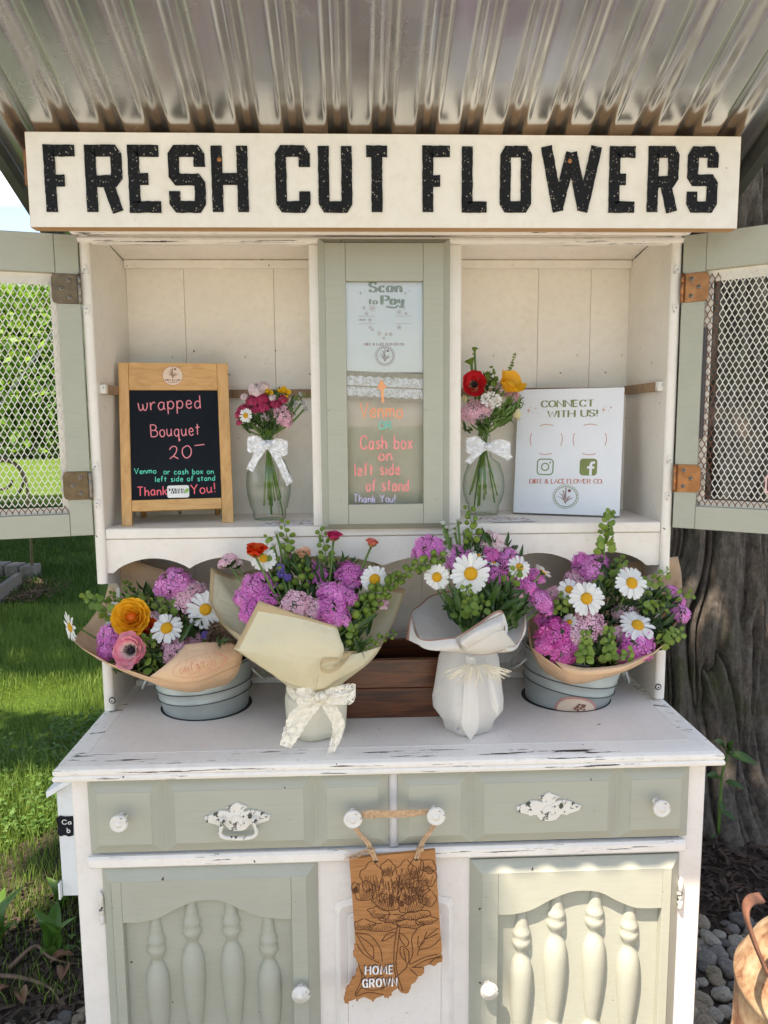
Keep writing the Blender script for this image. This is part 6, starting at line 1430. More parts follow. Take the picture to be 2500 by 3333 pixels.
# stamp printed on the flap
FP = Plane(at(*q1(1180, 1100), -.169), (1, 0, 0), (0, .35, 1)); cst = (0, 0)
mb = MB(); PS = lambda x, y: FP.pix(*q1(x, y)); stc = PS(1180, 1105)
ro = math.radians(14)
def stp(a, b_, rx=205, ry=78):
    kx = rx/2.37/FL*1.24; ky = ry/2.37/FL*1.24; x, y = kx*a, ky*b_; return (stc[0]+x*math.cos(ro)-y*math.sin(ro), stc[1]+x*math.sin(ro)+y*math.cos(ro))
ribbon(mb, FP, [stp(math.cos(a), math.sin(a)) for a in np.linspace(0, 6.283, 50)], lambda t: .0006, .002)
for k in range(44):
    a = k*.1428; 
    if -1.9 < (a-6.283 if a > 3.5 else a) < .9: ribbon(mb, FP, [stp(1.06*math.cos(a)+.05*math.cos(q), 1.10*math.sin(a)+.12*math.sin(q)) for q in np.linspace(0, 6.28, 7)], lambda t: .0005, .002)
    ribbon(mb, FP, [stp(.9*math.cos(a), .9*math.sin(a)), stp(.88*math.cos(a), .88*math.sin(a))], lambda t: .0007, .0021)
text(mb, FP, 'DIRT & LACE', stp(-.72, -.35), stp(.72, -.35), .009, .0009, h=.002, serif=True, sp=3); text(mb, FP, 'FLOWER CO.', stp(-.45, -.75), stp(.45, -.75), .005, .0006, h=.002, serif=True, sp=3)
for k in range(34):
    a = random.uniform(-.55, .55); y = random.uniform(.0, .75); ribbon(mb, FP, [stp(a*(.4+y), y), stp(a*(.4+y)+.05, y+.12)], lambda t: .0006, .0022)
part('stamped_emblem', mb, ink_rust, A_)
b = BA
sw(A_, b, *q1(985, 445), .0, 52, P_purple, 'purple head at the top of the bouquet'); sw(A_, b, *q1(895, 500), .01, 26, P_purple)
sw(A_, b, *q1(1100, 555), -.01, 52, P_pink); sw(A_, b, *q1(1170, 520), .01, 34, P_pink); sw(A_, b, *q1(1010, 600), .0, 32, P_pink)
sw(A_, b, *q1(860, 745), -.02, 36, P_pink); sw(A_, b, *q1(940, 720), .0, 28, P_pink)
sw(A_, b, *q1(500, 860), -.05, 46, P_purple); sw(A_, b, *q1(480, 960), -.07, 38, P_purple)
sw(A_, b, *q1(985, 985), -.09, 44, P_pink, 'pale pink head above the stamped flap'); sw(A_, b, *q1(1140, 905), -.05, 26, P_pink); sw(A_, b, *q1(1130, 780), -.02, 20, P_pink)
ranunc(A_, b, *q1(650, 725), -.07, 56, P_oranger, P_deep, 'open', lab='large golden orange ranunculus')
ranunc(A_, b, *q1(770, 815), -.055, 32, P_deep, P_red, 'open', lab='smaller deep orange ranunculus behind')
ranunc(A_, b, *q1(640, 985), -.12, 58, P_anpink, disc_k, 'anemone', (-.12, -1, .42), lab='pink and white anemone with black eye', name='anemone')
daisy(A_, b, *q1(1230, 672), -.045, 58, (.12, -1, .42)); daisy(A_, b, *q1(930, 815), -.085, 58, (0, -1, .75)); daisy(A_, b, *q1(190, 810), -.03, 50, (-.85, -.62, -.15), 'daisy seen from the side at the far left', droop=70)
sprig(A_, [Q(q1, 540, 730, -.02), Q(q1, 430, 640, -.01), Q(q1, 300, 560, 0)], 20, 15); sprig(A_, [Q(q1, 800, 640, .02), Q(q1, 700, 570, .03), Q(q1, 600, 470, .04)], 16, 12); sprig(A_, [Q(q1, 700, 680, .0), Q(q1, 600, 600, .01), Q(q1, 480, 560, .02)], 13, 12)
sprig(A_, [Q(q1, 1010, 740, -.03), Q(q1, 930, 660, -.03), Q(q1, 830, 610, -.02)], 15, 15); sprig(A_, [Q(q1, 700, 1150, -.12), Q(q1, 800, 1080, -.11), Q(q1, 880, 1020, -.10)], 13, 15); sprig(A_, [Q(q1, 860, 1000, -.09), Q(q1, 800, 930, -.09), Q(q1, 790, 880, -.09)], 9, 14)
sprig(A_, [Q(q1, 900, 720, .02), Q(q1, 790, 640, .03), Q(q1, 780, 560, .04)], 9, 12)
foliage(A_, [(*q1(800, 1070), -.09, 45, 60), (*q1(1000, 700), .0, 70, 60), (*q1(720, 620), .03, 60, 40), (*q1(1130, 860), -.03, 50, 60), (*q1(620, 1050), -.07, 50, 40), (*q1(900, 920), -.05, 60, 50)], .032, base=b)
foliage(A_, [(*q1(1100, 840), -.065, 16, 7), (*q1(1350, 925), -.11, 14, 5)], .045, name='broad_foliage', base=b); foliage(A_, [(*q1(1310, 850), -.06, 30, 26)], .03, petal('bronze_leaf', (.10, .06, .04), (.2, .13, .08)), 'bronze_foliage', base=b)
ranunc(A_, b, *q1(1225, 870), -.07, 14, P_violet, P_violet, 'poppy', lab='small violet delphinium floret', name='delphinium')
finish_stems(A_)
# ---------------------------------------------------------------- bouquet B (cream wrap, lace bow)
BW = tuple(at(1024, 2237, -.150)); BW = (BW[0], -.135, BW[2]); BB = (BW[0], BW[1], BW[2]+.01)
B_ = thing('flower_bouquet', 'cream paper wrapped bouquet tied with lace bow, second from left on the counter', 'bouquet', (BW[0], BW[1], .843))
def bag(par, cx, cy, zw, rw, rm, rb, mt, seg=72, fold=5, fd=.05, seed=1, name='wrapped_base', sy=.86):
    rows = []; 
    for z, r in ((.8442, .0), (.8442, rb*.8), (.8470, rb), (.862, rb*1.08), (.885, rm*.98), (.905, rm), (.930, rm*.97), (zw-.02, (rm+rw)/2), (zw, rw)):
        row = []
        for k in range(seg):
            t = 2*math.pi*k/seg; sq = 1+.07*math.cos(4*(t+.25))*(1 if z < .92 else .4)
            f_ = 1+fd*(abs(((t*fold/(2*math.pi)+.2*z*10+seed*.37) % 1)-.5)*4-1)*(.5+.5*min(1, max(0, (z-.85)/.06)))
            row.append((cx+r*sq*f_*math.cos(t), cy+r*sq*f_*math.sin(t)*sy, z))
        rows.append(row)
    o = part(name, MB().grid(rows, closed=True, smooth=True), mt, par); return o
bag(B_, BW[0]-.0, -.122, BW[2], .046, .054, .047, W_sagew, fold=6, fd=.035, seed=2)
edgeB = lambda i, j, R_, C_: i <= 0 or j <= 0
collar(B_, 'cream_wrap', (BW[0], -.124, BW[2]-.004), .046, [Q(q2, 1040, 1110, -.175), Q(q2, 1180, 1115, -.16), Q(q2, 1330, 1080, -.12), Q(q2, 1430, 880, -.07), Q(q2, 1520, 632, -.03), Q(q2, 1380, 610, .02), Q(q2, 1300, 410, .055), Q(q2, 1165, 148, .075), Q(q2, 790, 350, .07), Q(q2, 600, 440, .06), Q(q2, 300, 500, .05), Q(q2, 160, 525, .03), Q(q2, 15, 468, .0), Q(q2, 0, 720, -.04), Q(q2, 90, 900, -.08), Q(q2, 230, 980, -.12), Q(q2, 400, 1150, -.16), Q(q2, 700, 1180, -.185)], [W_cream, W_creamb], rows=16, k=5, bulge=.006, border=1, exp=.9, sharp=True)
flap(B_, 'front_sheet', [[Q(q2, 385, 722, -.20), Q(q2, 680, 826, -.215), Q(q2, 985, 920, -.205)], [Q(q2, 222, 1040, -.20), Q(q2, 640, 960, -.226), Q(q2, 1015, 1015, -.212)], [Q(q2, 196, 1086, -.20), Q(q2, 630, 1095, -.229), Q(q2, 1040, 1115, -.215)], [Q(q2, 240, 1125, -.20), Q(q2, 660, 1235, -.221), Q(q2, 960, 1260, -.208)], [Q(q2, 588, 1355, -.185), Q(q2, 720, 1400, -.195), Q(q2, 850, 1430, -.19)]], [W_cream, W_creamb], 9, lambda i, j, R_, C_: i <= 1 or (j == 0 and i < R_*.55))
flap(B_, 'right_fold', [[Q(q2, 1000, 1130, -.19), Q(q2, 1100, 1140, -.185), Q(q2, 1330, 1075, -.145)], [Q(q2, 865, 1225, -.215), Q(q2, 1010, 1240, -.205), Q(q2, 1190, 1225, -.17)], [Q(q2, 820, 1420, -.194), Q(q2, 900, 1400, -.19), Q(q2, 1040, 1310, -.175)]], [W_cream, W_creamb], 8)
c_ = [at(*Q(q2, x, y, Y)) for x, y, Y in ((1100, 1130, -.195), (1000, 1165, -.215), (880, 1190, -.225), (862, 1235, -.228), (910, 1272, -.226), (1000, 1235, -.216), (1085, 1150, -.2))]
o_ = strip([Vector(p) for p in c_] if False else c_, [.006, .007, .008, .008, .008, .007, .005], W_creamb, 'curled_edge', B_, (0, .5, .9), 6)
b = BB
ranunc(B_, b, *q2(362, 325), -.14, 33, P_red, P_deep, 'bud', (.1, -.35, 1), lab='tall scarlet ranunculus on bent stem'); ranunc(B_, b, *q2(965, 213), -.06, 24, P_crim, P_crim, 'bud', (.1, -.2, 1), lab='crimson ranunculus bud'); ranunc(B_, b, *q2(1260, 268), -.06, 20, P_coral, P_coral, 'bud', (.2, -.2, 1), lab='small coral ranunculus bud'); ranunc(B_, b, *q2(735, 352), -.08, 25, P_peach, P_peach, 'bud', (0, -.5, 1), lab='peach ranunculus bud')
sw(B_, b, *q2(140, 405), -.04, 30, P_pink, 'light pink head leaning out at the left', .1); sw(B_, b, *q2(210, 440), -.03, 18, P_pale, None, .1)
sw(B_, b, *q2(360, 590), -.10, 52, P_purple); sw(B_, b, *q2(270, 680), -.11, 34, P_purple); sw(B_, b, *q2(320, 790), -.13, 40, P_purple); sw(B_, b, *q2(440, 700), -.13, 34, P_purple)
sw(B_, b, *q2(660, 735), -.15, 47, P_pink); sw(B_, b, *q2(800, 760), -.15, 36, P_pink); sw(B_, b, *q2(930, 780), -.15, 50, P_purple); sw(B_, b, *q2(1010, 830), -.15, 36, P_purple); sw(B_, b, *q2(960, 650), -.12, 45, P_purple); sw(B_, b, *q2(1080, 690), -.12, 32, P_purple)
sw(B_, b, *q2(1090, 500), -.07, 48, P_purple); sw(B_, b, *q2(1100, 580), -.08, 24, P_purple); sw(B_, b, *q2(820, 490), -.06, 42, P_purple); sw(B_, b, *q2(740, 460), -.05, 24, P_purple); sw(B_, b, *q2(600, 385), -.05, 22, P_purple); sw(B_, b, *q2(1330, 715), -.10, 26, P_pink)
daisy(B_, b, *q2(1280, 560), -.105, 54, (.15, -1, .25)); daisy(B_, b, *q2(420, 395), -.10, 44, (.1, -1, .6)); 
for x, y in ((550, 475), (610, 550), (560, 520)): ranunc(B_, b, *q2(x, y), -.10, 15, P_violet, P_violet, 'poppy', lab='violet blue delphinium floret', name='delphinium')
for x, y in ((520, 195), (545, 275), (500, 290), (575, 270)): ranunc(B_, b, *q2(x, y), -.06, 9, P_white, P_pale, 'bud', (0, -.2, 1), lab='tiny white flower bud', name='white_bud')
sprig(B_, [Q(q2, 660, 470, -.07), Q(q2, 620, 300, -.06), Q(q2, 570, 90, -.05)], 20, 14); sprig(B_, [Q(q2, 900, 480, -.06), Q(q2, 895, 330, -.05), Q(q2, 865, 165, -.04)], 16, 13)
sprig(B_, [Q(q2, 1020, 1080, -.14), Q(q2, 1200, 820, -.12), Q(q2, 1400, 600, -.10), Q(q2, 1640, 440, -.09)], 42, 15, ROUNDPOD, spread=1.1); sprig(B_, [Q(q2, 1080, 1000, -.14), Q(q2, 1200, 750, -.13), Q(q2, 1330, 630, -.12), Q(q2, 1480, 540, -.11)], 30, 15, ROUNDPOD)
sprig(B_, [Q(q2, 1020, 1090, -.16), Q(q2, 1220, 1060, -.14), Q(q2, 1450, 965, -.12)], 20, 11, ROUNDPOD); sprig(B_, [Q(q2, 700, 640, -.09), Q(q2, 740, 520, -.09), Q(q2, 740, 430, -.08)], 12, 14, ROUNDPOD); sprig(B_, [Q(q2, 480, 640, -.09), Q(q2, 540, 540, -.09), Q(q2, 500, 400, -.08)], 11, 14, ROUNDPOD); sprig(B_, [Q(q2, 450, 480, -.1), Q(q2, 440, 350, -.09), Q(q2, 460, 230, -.08)], 9, 14)
sprig(B_, [Q(q2, 1000, 1000, -.15), Q(q2, 1120, 900, -.14), Q(q2, 1250, 820, -.12)], 16, 14)
foliage(B_, [(*q2(1050, 930), -.12, 50, 90), (*q2(700, 600), -.07, 90, 120), (*q2(1000, 560), -.05, 70, 50), (*q2(500, 650), -.07, 60, 60), (*q2(1200, 800), -.10, 40, 40)], .036, base=b); foliage(B_, [(*q2(1230, 900), -.13, 18, 6), (*q2(1150, 1080), -.15, 14, 6)], .045, name='broad_foliage', base=b)
finish_stems(B_)
def lace_strip(par, pts, wds, mt, up=(0, 0, 1), name='lace_tail'): 
    P_ = catmull(pts, 7); wv = np.interp(np.linspace(0, 1, len(P_)), np.linspace(0, 1, len(wds)), wds); up = np.array(up, float); up /= np.linalg.norm(up); rows = []
    for f_ in np.linspace(-.5, .5, 9): rows.append([p+up*w_*(f_+(.035*math.sin(i*2.1) if abs(f_) == .5 else 0))+np.array([0, .0012*math.sin(f_*11+i*.6), 0]) for i, (p, w_) in enumerate(zip(P_, wv))])
    return part(name, MB().grid(rows), mt, par)
L2 = lambda x, y, Y: at(*q2(x, y), Y)
rr = [(BW[0]+.0515*math.cos(a), -.124+.0485*math.sin(a), BW[2]-.010-.010*math.sin((a+2.2)*1.0)) for a in np.linspace(-3.4, .4, 20)]
lace_strip(B_, rr, [.018, .02], lace, name='lace_band')
lace_strip(B_, [L2(860, 1470, -.19), L2(780, 1540, -.197), L2(700, 1620, -.197), L2(640, 1740, -.20), L2(590, 1850, -.205)], [.014, .030, .036, .030, .020], lace, (1, 0, -.35))
lace_strip(B_, [L2(870, 1480, -.19), L2(940, 1560, -.197), L2(1000, 1680, -.197), L2(985, 1780, -.20), L2(940, 1900, -.205)], [.012, .022, .022, .020, .014], lace, (1, 0, .25))
lace_strip(B_, [L2(860, 1470, -.192), L2(950, 1440, -.20), L2(1050, 1420, -.20), L2(1130, 1405, -.195), L2(1100, 1470, -.205), L2(980, 1490, -.205), L2(870, 1480, -.195)], [.012, .020, .022, .016, .020, .016, .012], lace, (0, .2, 1), 'lace_loop')
lace_strip(B_, [L2(855, 1470, -.192), L2(760, 1430, -.20), L2(680, 1440, -.2), L2(700, 1500, -.205), L2(860, 1480, -.195)], [.010, .016, .016, .014, .012], lace, (0, .2, 1), 'lace_loop')
part('lace_knot', MB().lathe(tuple(L2(862, 1465, -.199)), [(0, -.010), (.009, -.006), (.011, 0), (.009, .006), (0, .010)], 10), lace, B_)
# ---------------------------------------------------------------- bouquet C (white wrap)
CW_ = at(1545, 2125, -.16); CW = (CW_[0], -.130, CW_[2]); b = (CW[0], CW[1], CW[2]+.0)
C_ = thing('flower_bouquet', 'white paper wrapped bouquet of daisies and sweet william, third from left on the counter', 'bouquet', (CW[0], CW[1], .843))
bag(C_, CW[0]-.004, -.122, CW[2], .044, .060, .040, W_white, fold=5, fd=.03, seed=5)
# overlapping pleats down the front of the white base
for (xa_, ya_, xb_, yb_, w0, w1) in ((735, 1400, 735, 2100, .016, .034), (870, 1420, 960, 1900, .006, .016)):
    p0, p1, p2 = at(*q3(xa_, ya_), -.1775), at(*q3((xa_+xb_)/2, (ya_*.5+yb_*.5)), -.1845), at(*q3(xb_, yb_), -.172); P_ = catmull([p0, p1, p2], 8)
    wv = np.linspace(w0, w1, len(P_)); wv[-4:] *= np.array([1, .85, .55, .1])
    rows = [[p+np.array([w_*f_, .006*abs(f_)*2*(f_*f_)*2-.002*(1-abs(f_*2)), 0]) for p, w_ in zip(P_, wv)] for f_ in (-.5, -.25, 0, .25, .5)]
    part('pleat', MB().grid(rows, smooth=False), W_white, C_)
part('grey_spot', MB().disc(at(*q3(628, 2010), -.168), (0, -1, 0), .0035, 12), simple('grey_sticker', (.3, .3, .3), .5), C_)
collar(C_, 'white_wrap', (CW[0], -.128, CW[2]), .044, [Q(q3, 232, 1022, -.09), Q(q3, 262, 1150, -.13), Q(q3, 320, 1265, -.17), Q(q3, 420, 1278, -.195), Q(q3, 600, 1232, -.215), Q(q3, 800, 1112, -.225), Q(q3, 950, 1012, -.205), Q(q3, 1015, 1030, -.19), Q(q3, 1020, 1170, -.20), Q(q3, 1035, 1300, -.20), Q(q3, 1140, 1270, -.17), Q(q3, 1190, 1100, -.12), Q(q3, 1185, 900, -.06), Q(q3, 1000, 800, -.01), Q(q3, 700, 820, .01), Q(q3, 420, 870, -.01), Q(q3, 300, 960, -.05)], [W_white, W_roseb], rows=16, k=5, bulge=.016, border=1, exp=.75)
flap(C_, 'left_flare', [[Q(q3, 228, 1024, -.10), Q(q3, 300, 1240, -.18), Q(q3, 600, 1235, -.222)], [Q(q3, 205, 1130, -.13), Q(q3, 330, 1320, -.195), Q(q3, 640, 1320, -.235)], [Q(q3, 186, 1250, -.15), Q(q3, 400, 1335, -.20), Q(q3, 680, 1365, -.215)]], [W_white, W_roseb], 7, lambda i, j, R_, C_: j == 0 or i == 0)
flap(C_, 'rolled_fold', [[Q(q3, 640, 1235, -.235), Q(q3, 800, 1135, -.24), Q(q3, 1005, 1030, -.215)], [Q(q3, 650, 1290, -.252), Q(q3, 790, 1190, -.258), Q(q3, 1010, 1100, -.235)], [Q(q3, 690, 1335, -.245), Q(q3, 830, 1250, -.252), Q(q3, 1005, 1170, -.235)]], [W_white, W_roseb], 8, lambda i, j, R_, C_: i == 0)
flap(C_, 'rolled_fold', [[Q(q3, 660, 1300, -.24), Q(q3, 860, 1215, -.25), Q(q3, 1015, 1170, -.235)], [Q(q3, 690, 1350, -.235), Q(q3, 860, 1330, -.24), Q(q3, 1100, 1280, -.20)], [Q(q3, 760, 1378, -.215), Q(q3, 900, 1375, -.21), Q(q3, 1120, 1300, -.185)]], [W_white, W_roseb], 8, lambda i, j, R_, C_: i >= R_-1)
mb = MB()
for k in range(46):
    a = random.uniform(-2.6, -.4); p = np.array([CW[0]+.02*math.cos(a), -.186, CW[2]-.012]); q = p+np.array([.045*math.cos(a), -.004, .036*math.sin(a)*random.uniform(.5, 1.1)]); mb.tube(catmull([p, (p+q)/2+np.array([random.uniform(-.004, .004), -.004, random.uniform(-.003, .003)]), q], 3), .0007, 4)
part('raffia_bow', mb, simple('ivory_raffia', (.80, .72, .56), .8), C_)
sw(C_, b, *q3(370, 450), -.07, 45, P_purple); sw(C_, b, *q3(300, 500), -.06, 26, P_purple); sw(C_, b, *q3(620, 520), -.07, 40, P_purple); sw(C_, b, *q3(540, 510), -.07, 28, P_pale); sw(C_, b, *q3(590, 590), -.09, 26, P_purple); sw(C_, b, *q3(500, 590), -.08, 20, P_pale)
sw(C_, b, *q3(890, 400), -.05, 44, P_pale, 'palest pink head at the top right'); sw(C_, b, *q3(960, 440), -.05, 28, P_pale); sw(C_, b, *q3(1050, 545), -.06, 44, P_purple); sw(C_, b, *q3(900, 520), -.08, 28, P_magenta); sw(C_, b, *q3(960, 700), -.10, 36, P_purple); sw(C_, b, *q3(900, 620), -.08, 22, P_purple)
sw(C_, b, *q3(1200, 770), -.09, 36, P_purple); sw(C_, b, *q3(1130, 850), -.10, 20, P_pink); sw(C_, b, *q3(1330, 900), -.08, 38, P_purple); sw(C_, b, *q3(1370, 960), -.08, 32, P_purple); sw(C_, b, *q3(1290, 700), -.06, 28, P_purple)
daisy(C_, b, *q3(735, 695), -.15, 66, (0, -1, .22), 'largest daisy facing the viewer'); daisy(C_, b, *q3(448, 725), -.14, 48, (-.35, -1, .1)); daisy(C_, b, *q3(1150, 640), -.12, 40, (.35, -1, .45)); daisy(C_, b, *q3(1345, 680), -.09, 36, (.75, .25, .75), 'daisy turned away at the right', droop=60)
daisy(C_, b, *q3(800, 540), -.09, 26, (.1, -.2, 1)); daisy(C_, b, *q3(930, 600), -.09, 24, (.3, -.2, 1))
for x, y, r in ((500, 265, 9), (565, 370, 13), (627, 235, 8), (730, 425, 11), (680, 335, 8), (600, 330, 9), (530, 300, 8)): ranunc(C_, b, *q3(x, y), -.06, r, P_white, P_cream, 'bud', (0, -.3, 1), lab='white bell bud', name='white_bud')
ranunc(C_, b, *q3(852, 795), -.12, 10, P_crim, P_crim, 'bud', lab='small red bud')
sprig(C_, [Q(q3, 740, 470, -.08), Q(q3, 745, 330, -.07), Q(q3, 720, 120, -.06)], 14, 14, ROUNDPOD); sprig(C_, [Q(q3, 560, 430, -.07), Q(q3, 520, 360, -.06), Q(q3, 660, 270, -.05)], 9, 8)
sprig(C_, [Q(q3, 540, 520, -.11), Q(q3, 380, 590, -.13), Q(q3, 200, 690, -.14)], 18, 14, ROUNDPOD); sprig(C_, [Q(q3, 740, 1080, -.17), Q(q3, 730, 950, -.17), Q(q3, 700, 800, -.17)], 18, 14); sprig(C_, [Q(q3, 800, 1060, -.15), Q(q3, 830, 960, -.15), Q(q3, 800, 880, -.15)], 11, 13); sprig(C_, [Q(q3, 640, 1100, -.15), Q(q3, 660, 960, -.15), Q(q3, 640, 840, -.15)], 12, 13); sprig(C_, [Q(q3, 1040, 780, -.12), Q(q3, 1090, 720, -.13), Q(q3, 1150, 640, -.135)], 8, 14)
foliage(C_, [(*q3(820, 960), -.12, 80, 120), (*q3(620, 1000), -.13, 30, 40), (*q3(960, 860), -.11, 50, 60), (*q3(760, 560), -.07, 80, 60), (*q3(1100, 960), -.10, 40, 30), (*q3(1000, 560), -.05, 60, 40)], .036, base=b); foliage(C_, [(*q3(590, 900), -.15, 14, 5), (*q3(1100, 1020), -.13, 24, 9), (*q3(920, 930), -.13, 26, 8)], .055, name='broad_foliage', base=b)
finish_stems(C_)
# ---------------------------------------------------------------- bouquet D (right tub)
b = BD = (.365, .03, .86)
D_ = thing('flower_bouquet', 'kraft wrapped bouquet with daisies and tall green seed sprig in the right metal tub', 'bouquet', BD)
collar(D_, 'kraft_wrap', (.365, .03, .885), .055, [Q(q4, 225, 930, .02), Q(q4, 165, 1000, -.02), Q(q4, 190, 1200, -.08), Q(q4, 300, 1290, -.11), Q(q4, 480, 1405, -.14), Q(q4, 800, 1372, -.15), Q(q4, 1130, 1240, -.12), Q(q4, 1215, 1180, -.09), Q(q4, 1340, 960, -.02), Q(q4, 1352, 740, .03), Q(q4, 1345, 620, .06), Q(q4, 1320, 500, .08), Q(q4, 940, 548, .085), Q(q4, 600, 640, .085), Q(q4, 330, 800, .06)], [W_kraft], rows=10, k=5, bulge=.012, exp=.8, sharp=True)
flap(D_, 'rim_fold', [[Q(q4, 370, 1310, -.125), Q(q4, 600, 1360, -.15), Q(q4, 900, 1330, -.145), Q(q4, 1140, 1235, -.125)], [Q(q4, 420, 1360, -.14), Q(q4, 620, 1385, -.158), Q(q4, 900, 1350, -.155), Q(q4, 1150, 1240, -.13)], [Q(q4, 480, 1410, -.143), Q(q4, 660, 1412, -.158), Q(q4, 900, 1375, -.152), Q(q4, 1120, 1250, -.128)]], [W_kraft])
sw(D_, b, *q4(640, 560), .0, 48, P_purple); sw(D_, b, *q4(560, 490), .01, 30, P_purple); sw(D_, b, *q4(710, 530), .01, 32, P_purple); sw(D_, b, *q4(540, 660), .0, 36, P_pink); sw(D_, b, *q4(880, 610), .0, 24, P_pink)
sw(D_, b, *q4(370, 1090), -.09, 56, P_magenta, 'deep magenta head at lower left'); sw(D_, b, *q4(290, 1180), -.10, 28, P_magenta); sw(D_, b, *q4(440, 1230), -.11, 42, P_magenta); sw(D_, b, *q4(290, 980), -.06, 30, P_magenta); sw(D_, b, *q4(360, 780), -.03, 26, P_pink); sw(D_, b, *q4(320, 890), -.05, 26, P_purple)
sw(D_, b, *q4(620, 1030), -.09, 55, P_pink); sw(D_, b, *q4(540, 1110), -.10, 32, P_pink); sw(D_, b, *q4(1010, 1160), -.10, 54, P_purple); sw(D_, b, *q4(910, 1250), -.12, 34, P_magenta); sw(D_, b, *q4(920, 920), -.04, 38, P_pink); sw(D_, b, *q4(880, 1080), -.08, 24, P_pink)
sw(D_, b, *q4(1340, 920), -.03, 32, P_purple); sw(D_, b, *q4(1280, 760), -.02, 20, P_purple); sw(D_, b, *q4(1330, 830), -.02, 22, P_purple)
daisy(D_, b, *q4(615, 825), -.10, 58, (0, -1, .35)); daisy(D_, b, *q4(480, 755), -.07, 38, (-.2, -1, .5)); daisy(D_, b, *q4(965, 705), -.07, 57, (.15, -1, .5)); daisy(D_, b, *q4(1010, 1030), -.09, 60, (.1, -.8, 1)); daisy(D_, b, *q4(480, 1010), -.085, 32, (-.8, -.6, .5))
sprig(D_, [Q(q4, 750, 520, -.06), Q(q4, 760, 340, -.05), Q(q4, 800, 155, -.04)], 30, 16); sprig(D_, [Q(q4, 1000, 800, -.04), Q(q4, 1120, 700, -.03), Q(q4, 1240, 610, -.02)], 18, 14); sprig(D_, [Q(q4, 1150, 860, -.04), Q(q4, 1280, 800, -.03), Q(q4, 1430, 790, -.02)], 16, 13)
sprig(D_, [Q(q4, 600, 1340, -.14), Q(q4, 600, 1230, -.145), Q(q4, 610, 1080, -.14)], 30, 14, spread=.9); sprig(D_, [Q(q4, 800, 1330, -.13), Q(q4, 790, 1200, -.13), Q(q4, 780, 1050, -.12)], 26, 14, spread=.9); sprig(D_, [Q(q4, 830, 1330, -.13), Q(q4, 900, 1290, -.14), Q(q4, 960, 1230, -.14)], 9, 15)
sprig(D_, [Q(q4, 1140, 1180, -.09), Q(q4, 1250, 1120, -.08), Q(q4, 1360, 1080, -.07)], 24, 15); sprig(D_, [Q(q4, 1000, 900, -.05), Q(q4, 1120, 880, -.05), Q(q4, 1250, 900, -.04)], 24, 12); sprig(D_, [Q(q4, 760, 780, -.03), Q(q4, 720, 690, -.02), Q(q4, 660, 620, -.01)], 16, 15); sprig(D_, [Q(q4, 800, 720, -.02), Q(q4, 820, 620, -.01), Q(q4, 900, 520, .0)], 18, 14); sprig(D_, [Q(q4, 420, 960, -.08), Q(q4, 420, 880, -.08), Q(q4, 440, 800, -.08)], 11, 14)
foliage(D_, [(*q4(800, 850), -.03, 80, 90), (*q4(1150, 950), -.03, 80, 110), (*q4(760, 1250), -.10, 60, 60), (*q4(430, 920), -.05, 40, 40), (*q4(1150, 1080), -.06, 60, 60), (*q4(800, 650), .0, 60, 40)], .034, base=b)
finish_stems(D_)
# ---------------------------------------------------------------- glass vases with posies
def vase(cc, cx, ybot, ytop, ymid, rmid, rneck, rbase, Y, label):
    c = at(*cc(cx, ybot), Y); k = float((np.array(c)-CP)@CF)/FL; sc = 2.011 if cc is c4 else 1.58
    Z = lambda y: (ybot-y)/sc*k; R = lambda p: p/sc*k; H = Z(ytop); zm_ = Z(ymid); base = (float(c[0]), Y, 1.2008)
    prof = [(0, .003), (R(rbase)*.85, .003), (R(rbase), .001), (R(rbase)*1.04, .004), (R(rbase)*1.10, H*.13), (R(rbase)*1.20, H*.145), (R(rmid)*.97, zm_*.72), (R(rmid), zm_), (R(rmid)*.95, zm_+H*.12), (R(rmid)*.75, zm_+H*.26), (R(rneck)*1.25, zm_+H*.33), (R(rneck), H*.83)]
    for i in range(3): z = H*(.85+.05*i); prof += [(R(rneck)*1.0, z), (R(rneck)*1.09, z+H*.012), (R(rneck), z+H*.025)]
    prof += [(R(rneck)*1.02, H*.985), (R(rneck)*.98, H)]
    th_ = .0016; inner = [(prof[-1][0]-.0012, prof[-1][1])]
    t = thing('glass_vase', label, 'vase', base); mb = MB().lathe(base, prof+inner, 40, mod=lambda a, z: 1+(.012*math.cos(14*a) if z < H*.13 else 0), sy=.72)
    part('glass_body', mb, glass, t); return t, base, H, R(rneck), R(rmid), zm_
def posy_stems(par, base, H, rn, rm, zm_, n_, heads):
    mb = MB(); 
    for k in range(n_):
        a = random.uniform(0, 6.28); r1 = rn*random.uniform(0, .55); r2 = rm*random.uniform(.15, .72); a2 = a+math.pi+random.uniform(-.7, .7)
        top = heads[k % len(heads)] if heads else (base[0], base[1], base[2]+H*1.2)
        pts = [(base[0]+r2*math.cos(a2), base[1]+r2*.5*math.sin(a2), base[2]+random.uniform(.008, .35*H)), (base[0]+r2*.5*math.cos(a2), base[1]+r2*.3*math.sin(a2), base[2]+H*.55), (base[0]+r1*math.cos(a), base[1]+r1*.6*math.sin(a), base[2]+H*.92), tuple(top)]
        mb.tube(catmull(pts, 5), .0017, 6)
    part('stem_bundle', mb, G_stem2, par)
